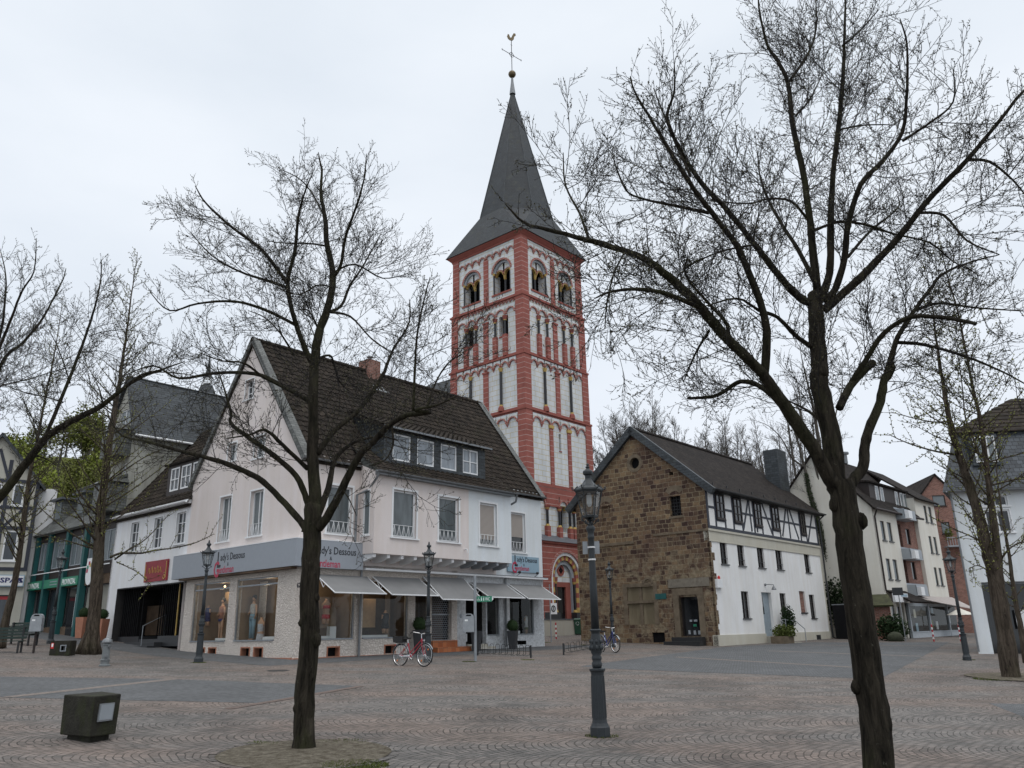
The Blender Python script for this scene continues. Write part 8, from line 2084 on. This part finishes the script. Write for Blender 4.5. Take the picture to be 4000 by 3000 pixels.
# ---- linden whose trunk stands outside the left edge
t3 = Traced(31); Y = 14.0; t3.start(None, Y)
g = V((-11.4, 14.0, gz(-11.4, 14.0)))
pbase = at(-60 * K8, 1130 * K8, Y)
t3.path([g, g + V((.1, 0, 1.5)), V((pbase.x - .3, Y, pbase.z - .3)), pbase], .2, .13, 10)
t3.limbpx([(-60, 1130)] + D2(m1, [(0, 760), (130, 590), (220, 480), (330, 410), (450, 350), (530, 290), (650, 200)]) + [(345, 800), (400, 780)], .085, .006, -.8, 8, Yb=Y, knots=.12)
for pts, r0, dY in ((D2(mL, [(300, 1510), (400, 1280), (520, 980), (600, 760), (660, 560), (690, 400), (690, 285)]), .045, .6), ([(-50, 1100), (-60, 900)] + D2(mL, [(0, 880), (80, 680), (150, 500), (230, 370), (250, 140)]), .05, -.4), ([(-55, 1000)] + D2(mL, [(0, 1020), (150, 860), (270, 720), (350, 580), (430, 420), (450, 345)]), .045, .8),
                    ([(-60, 950)] + D2(mL, [(0, 800), (30, 600), (40, 400), (0, 210)]), .04, .4), ([(-30, 850)] + D2(mL, [(0, 1150), (200, 1100), (400, 1040), (500, 1020)]), .02, -.5), (D2(mL, [(200, 1620), (300, 1640), (400, 1700)]), .02, .3), (D2(mL, [(610, 810), (700, 780), (860, 760)]), .015, .4), (D2(mL, [(560, 920), (680, 910), (800, 950)]), .012, .6),
                    (D2(mL, [(430, 1260), (300, 1220), (160, 1190), (0, 1130)]), .018, .6), (D2(mL, [(270, 1500), (350, 1100), (390, 800), (400, 620)]) if False else D2(mL, [(480, 1130), (400, 900), (330, 760)]), .015, -.6), (D2(mL, [(800, 1190), (900, 1130), (1050, 1060), (1200, 1060), (1330, 1080)]), .022, -.3), (D2(mL, [(700, 1260), (680, 1180), (660, 1130)]), .02, -.2)):
    t3.limbpx(pts, r0 * .75, .005, dY, 6, knots=.08)
for i, (P_, R_) in enumerate(t3.paths[1:]): t3.twigs(P_, R_, .128, 1.05, 1, 3, start=.25 if i == 0 else .15, up=.14, shape=(lambda u: (.45 + .7 * math.sin(PI * min(1, u)) ** .8) * (1 - .45 * u * u)))
t3.finish('linden_tree', g, 'bare linden reaching in from the left edge, trunk outside the picture', 'tree', 'bare linden trees on the square')
# ---- ginkgos: straight leader with whorls of knobbly side branches
def ginkgo(seed, base, leaders, lab, lat=.34, ll=2.6, grp='ginkgo trees with yellow-green buds', extra=(), dens=1.0, bud='budg'):
    g = Traced(seed, .006); g.start(None, base.y)
    for k, (pts, r0, r1, dY, Yb) in enumerate(leaders):
        P_, R_ = g.limbpx(pts, r0, r1, dY, 10, Yb=Yb, knots=.06, expo=1.15)
    nl = len(g.paths)
    for P_, R_ in list(g.paths[:nl]):
        L_ = sum((P_[k] - P_[k - 1]).length for k in range(1, len(P_))); x = 0; nxt = .22 * L_ if P_[0].z < 3.5 else .1
        for k in range(1, len(P_)):
            sg = (P_[k] - P_[k - 1]); 
            while x + sg.length > nxt:
                p = P_[k - 1] + sg * ((nxt - x) / sg.length); u = nxt / L_; d = g.child_dir(sg, g.r.uniform(.95, 1.35), .25); ln = ll * (1 - u) ** .75 * g.r.uniform(.5, 1.15) + .25
                n = 6; Q_ = [p]; dd = d
                for j in range(n): dd = (dd + V((g.r.uniform(-1, 1) * .12, g.r.uniform(-1, 1) * .12, .06 + g.r.uniform(-.1, .12)))).normalized(); Q_.append(Q_[-1] + dd * ln / n)
                Rq = [max(.006, min(R_[k] * .4, .012 + ln * .008) * (1 - j / (n + .5))) for j in range(n + 1)]; g.limb.tube(Q_, Rq, 5); spur(g, Q_, Rq, ln)
                nxt += lat * g.r.uniform(.5, 1.4) / dens
            x += sg.length
    for pts, r0, dY in extra: P_, R_ = g.limbpx(pts, r0, .008, dY, 6); spur(g, P_, R_, 3)
    return g.finish('ginkgo_tree', base, lab, 'tree', grp, 'ginkgo', bud, twig='ginkgo')
def spur(g, Q_, Rq, ln):
    for j in range(1, len(Q_)):
        a, b = Q_[j - 1], Q_[j]; L_ = (b - a).length; m = max(1, int(L_ / .085))
        for i in range(m):
            p = a.lerp(b, (i + g.r.random()) / m); d = g.child_dir(b - a, g.r.uniform(.9, 1.5), .35); s_ = g.r.uniform(.03, .07); g.tw.tube([p, p + d * s_], [.007, .006], 3, cap=False)
            for _ in range(2): 
                q = p + d * s_; e = g.r.uniform(.018, .034); a2 = V((g.r.uniform(-1, 1), g.r.uniform(-1, 1), g.r.uniform(-1, 1))).normalized() * e; b2 = V((g.r.uniform(-1, 1), g.r.uniform(-1, 1), g.r.uniform(0, 1))).normalized() * e; g.bud.poly((q - a2, q + b2, q + a2, q - b2))
        if g.r.random() < .7 and ln > .7:
            d = g.child_dir(b - a, g.r.uniform(.6, 1.0), .2); l2 = ln * .33 * g.r.uniform(.5, 1.2); S_ = [a]; dd = d
            for _ in range(3): dd = (dd + V((g.r.uniform(-1, 1), g.r.uniform(-1, 1), g.r.uniform(-.6, 1))) * .15).normalized(); S_.append(S_[-1] + dd * l2 / 3)
            g.tw.tube(S_, [.010, .008, .006, .005], 4, cap=False)
            if l2 > .12: spur(g, S_, None, .3)
T5_ = gp(345, 2555)
g_ = ginkgo(41, T5_, [([(190, 1418), (196, 1390), (206, 1300), (212, 1200), (217, 1110), (228, 1020), (240, 930), (252, 860), (262, 800), (270, 740), (283, 640), (297, 545)], .30, .010, 0, T5_.y)], 'ginkgo tree with thick furrowed trunk between the white shop and the green-framed office', ll=4.2, lat=.17,
    extra=[(D2(m1, [(510, 1040), (560, 1020), (650, 1020), (700, 1010), (880, 980), (990, 930)]), .05, -1.0), (D2(m1, [(530, 1050), (600, 1000), (680, 950), (790, 830)]), .04, .8), (D2(m1, [(470, 1010), (400, 990), (300, 960), (130, 920)]), .04, -.8), (D2(m1, [(470, 830), (400, 780), (350, 700)]), .03, -.4), (D2(m1, [(500, 690), (600, 620), (700, 560), (850, 500)]), .035, -.6), (D2(m1, [(490, 800), (620, 720), (830, 560)]), .035, .8), (D2(m1, [(510, 590), (440, 450), (390, 330)]), .03, .4), (D2(m1, [(540, 1060), (640, 1110), (700, 1170)]), .025, -1)])
mb = MB(); bs_ = T5_
for k in range(7): a = 2 * PI * k / 7 + .3; mb.tube([bs_ + V((math.cos(a) * .36, math.sin(a) * .36, -.08)), bs_ + V((math.cos(a) * .26, math.sin(a) * .26, .35)), bs_ + V((math.cos(a) * .18 + .05, math.sin(a) * .18, .9))], [.16, .12, .06], 8)
mb.build('root_flare', M_['ginkgo'], g_, smooth=True, uv=False)
T6_ = V((-20.1, 33.5, gz(-20.1, 33.5)))
ginkgo(43, T6_, [([(3, 1400), (12, 1340), (28, 1279), (44, 1186), (61, 1046), (82, 943), (98, 859), (121, 742), (136, 640)], .17, .008, 0, T6_.y)], 'slimmer ginkgo tree before the half-timbered house at the far left', ll=2.8, lat=.17)
T7_ = T4
ginkgo(47, T7_, [([(2186, 1466), (2180, 1430), (2165, 1330), (2150, 1250), (2136, 1200), (2122, 1140), (2098, 1060), (2078, 1000), (2060, 940), (2048, 890), (2038, 830), (2024, 750), (2012, 650), (1990, 560)], .26, .008, .5, T7_.y), ([(2160, 1290), (2156, 1210), (2146, 1120), (2136, 1050), (2128, 980), (2118, 910), (2100, 830), (2075, 700), (2045, 590), (2020, 480)], .13, .008, -.6, None), ([(2118, 990), (2100, 940), (2085, 900), (2078, 830), (2066, 750), (2050, 690)], .035, .006, .3, None)],
    'two-stemmed ginkgo tree in the grassy pit at the right edge', ll=2.7, lat=.2,
    extra=[(D2(mR, [(455, 380), (400, 372), (300, 350), (180, 310), (100, 270)]), .035, -.6), (D2(mR, [(430, 200), (350, 205), (260, 190), (110, 150)]), .028, .5), (D2(mR, [(420, 110), (330, 150), (240, 180)]), .02, -.4), (D2(mR, [(640, 550), (720, 530), (800, 510), (860, 500)]), .03, -.5), (D2(mR, [(640, 420), (720, 400), (800, 380), (880, 360)]), .03, .5), (D2(mR, [(700, 960), (740, 900), (800, 860), (860, 850)]), .03, -.4), (D2(mR, [(640, 1010), (580, 980), (530, 1000)]), .02, -.3)])
T8_ = gp(4010, 2590)
ginkgo(53, T8_, [([(2218, 1440), (2206, 1360), (2192, 1290), (2180, 1200), (2166, 1120), (2155, 1040), (2150, 960)], .12, .01, 0, T8_.y)], 'thin ginkgo stem behind the two-stemmed ginkgo at the right edge', ll=1.9, lat=.3)
# ---- trees behind the stone house and in the street
def bgtree(seed, base, h, spread, lab, trunk_r=.25, fork=.22, n=9, lean=(0, 0), ivy=0, grp='bare trees behind the stone house', tw=.012, sp=.55, lm=1.9, bud='bud', maxl=2):
    g = Tree(seed, tw); top = base + V((lean[0], lean[1], h)); f = base + V((lean[0] * fork, lean[1] * fork, h * fork))
    g.path([base - V((0, 0, .3)), base.lerp(f, .5), f], trunk_r, trunk_r * .75, 8)
    for k in range(n):
        a = 2 * PI * k / n + g.r.uniform(-.3, .3); q = spread * g.r.uniform(.25, 1.0) * (0.15 if k == 0 else 1); e = V((f.x + lean[0] * (1 - fork) + q * math.cos(a), f.y + q * math.sin(a), base.z + h * (1 - .42 * (q / spread) ** 2) * g.r.uniform(.82, 1.0)))
        st = f - V((0, 0, h * fork * g.r.uniform(0, .35))); m1_ = st.lerp(e, .35) + V((q * .15 * math.cos(a), q * .15 * math.sin(a), 0)); m2_ = st.lerp(e, .7) + V((q * .1 * math.cos(a), q * .1 * math.sin(a), 0))
        g.path([st, m1_, m2_, e], trunk_r * .42, tw * 1.1, 6)
    for P_, R_ in g.paths[1:]: g.twigs(P_, R_, sp, lm, 1, maxl + 0, start=.18, up=.3, budn=.8)
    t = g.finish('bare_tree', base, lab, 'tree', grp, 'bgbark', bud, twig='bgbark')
    if ivy: m_ = MB(); leafs(m_, g.paths[:1 + ivy], g.r); m_.build('ivy', M_['ivy'], t, uv=False)
    return t
def leafs(m_, paths, r, den=260, size=.09):
    for P_, R_ in paths:
        for k in range(1, len(P_)):
            for _ in range(int(den * (P_[k] - P_[k - 1]).length)):
                p = P_[k - 1].lerp(P_[k], r.random()); d = V((r.uniform(-1, 1), r.uniform(-1, 1), r.uniform(-.4, .4))).normalized(); p = p + d * (R_[min(k, len(R_) - 1)] + r.random() ** 3 * .12); a = V((r.uniform(-1, 1), r.uniform(-1, 1), r.uniform(-1, 1))).normalized() * size * r.uniform(.5, 1.1); b = a.cross(d).normalized() * size * .6; m_.poly((p - a, p + b, p + a, p - b))
def G0(x, y): return V((x, y, gz(x, y)))
bgtree(61, G0(12.4, 78), 23.0, 7.0, 'rounded bare tree above the stone gable, nearest the church tower', n=34, sp=.22, lm=3.0, maxl=3, tw=.0105)
bgtree(62, G0(20.8, 80), 21.5, 6.2, 'bare tree above the middle of the stone house roof', n=26, sp=.22, lm=2.8, maxl=3, tw=.0105)
bgtree(63, G0(18.4, 90), 23.5, 4.6, 'small bare tree between the two trees above the stone house roof', n=20, sp=.28, lm=2.6, maxl=3, tw=.0105)
bgtree(64, G0(28.5, 86), 24.5, 6.2, 'bare tree behind the slate chimney of the stone house', n=22, maxl=3, sp=.28, lm=2.6, tw=.0105)
# ivy-clad multi-stem tree between white house and apartment block
Ti = at(1801 * K8, 2386, 56.5); Ti.z = gz(Ti.x, Ti.y); g = Traced(71, .007); g.start(None, Ti.y)
for pts, r0, r1 in (([(1801, 1320), (1797, 1240), (1790, 1170), (1783, 1100), (1775, 1020), (1765, 930), (1750, 850), (1735, 790), (1728, 740)], .40, .012), ([(1797, 1250), (1780, 1180), (1765, 1120), (1748, 1060), (1738, 1010), (1722, 950), (1700, 890), (1672, 860), (1645, 850)], .19, .012), ([(1785, 1120), (1770, 1040), (1752, 980), (1730, 900), (1716, 840), (1690, 800)], .11, .010), ([(1788, 1150), (1800, 1000), (1805, 900), (1820, 830), (1812, 770)], .10, .010), ([(1740, 1010), (1712, 990), (1690, 950), (1660, 920), (1620, 905)], .08, .012), ([(1722, 950), (1730, 880), (1715, 800)], .09, .012)):
    g.limbpx(pts, r0, r1, g.r.uniform(-1, 1), 8, Yb=Ti.y if r0 > .35 else None, expo=1.2)
for P_, R_ in g.paths: g.twigs(P_, R_, .30, 2.2, 1, 3, start=.4, up=.25, budn=.8)
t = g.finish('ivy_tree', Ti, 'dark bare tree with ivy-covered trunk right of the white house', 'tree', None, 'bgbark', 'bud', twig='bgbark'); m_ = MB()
leafs(m_, [(P_[:int(len(P_) * .5)], R_) for P_, R_ in g.paths[:2]] , g.r, 520, .06); m_.build('ivy', M_['ivy'], t, uv=False)
m_ = MB(); c_ = G0(21.6, 55.3); leafblob(m_, c_ + V((0, 0, 2.3)), 1.9, .9, 1.6, 2600, .10, random.Random(9), .3); tag(m_.build('shrubbery', M_['ivy'], uv=False), 'dark green shrubbery over the black gate beside the white house', 'shrub')
bgtree(66, G0(41, 98), 22, 4.5, 'bare tree over the roof of the apartment block', n=8, maxl=2, grp='bare trees at the end of the street')
bgtree(67, G0(25.0, 70), 22.0, 4.6, 'tall bare tree behind the large trunk, above the apartment roof', n=14, maxl=3, sp=.4, grp='bare trees at the end of the street')
# ---- wooded hill on the left
mb = MB(); HX = MB(); nx, ny = 24, 12
def hill(x, y): 
    return 1.5 + 27.5 * math.exp(-((x + 73) / 36) ** 2) * max(0, min(1, (y - 80) / 45)) * (1 + .06 * mn.noise(V((x * .05, y * .05, 0))))
xs = [-170 + 8 * i for i in range(21)]; ys = [78 + 7 * j for j in range(15)]
for x in xs:
    for y in ys: mb.v.append(V((x, y, hill(x, y))))
for i in range(len(xs) - 1):
    for j in range(len(ys) - 1): a = i * len(ys) + j; mb.f.append((a, a + len(ys), a + len(ys) + 1, a + 1))
tag(mb.build('hill', M_['hillleaf'], uv=False), kind='structure')
r = random.Random(77); A_w, B_w = MB(), MB(); tw_ = MB()
for i in range(200):
    y = r.uniform(84, 132); x = -y * r.uniform(.44, .74); z = hill(x, y); hh = r.uniform(4.5, 8.5); m_ = B_w if r.random() < .22 else A_w; w_ = r.uniform(2.0, 3.6)
    if r.random() < .8:
        for _ in range(3): leafblob(m_, (x + r.uniform(-1.4, 1.4), y + r.uniform(-1, 1), z + hh * r.uniform(.5, .85)), w_ * .8, w_ * .8, hh * .3, 230, .24, r, .35)
    tw_.tube([(x, y, z - .5), (x + r.uniform(-.4, .4), y, z + hh * .6), (x + r.uniform(-1, 1), y, z + hh)], [.16, .10, .03], 4, cap=False)
    for _ in range(7): 
        p = V((x, y, z + hh * r.uniform(.35, .8))); tw_.tube([p, p + V((r.uniform(-2, 2), r.uniform(-2, 2), r.uniform(.8, 2.4)))], [.06, .02], 3, cap=False)
tag(A_w.build('woodland_foliage', M_['hillleaf'], uv=False), 'olive green spring woodland covering the hill behind the houses', 'woodland', kind='stuff')
tag(B_w.build('fresh_woodland_foliage', M_['hillleaf2'], uv=False), 'bright yellow-green tree crowns in the hillside wood', 'woodland', kind='stuff')
tag(tw_.build('woodland_trunks', M_['bgbark'], uv=False), 'grey bare trunks and branches within the hillside wood', 'woodland', kind='stuff')
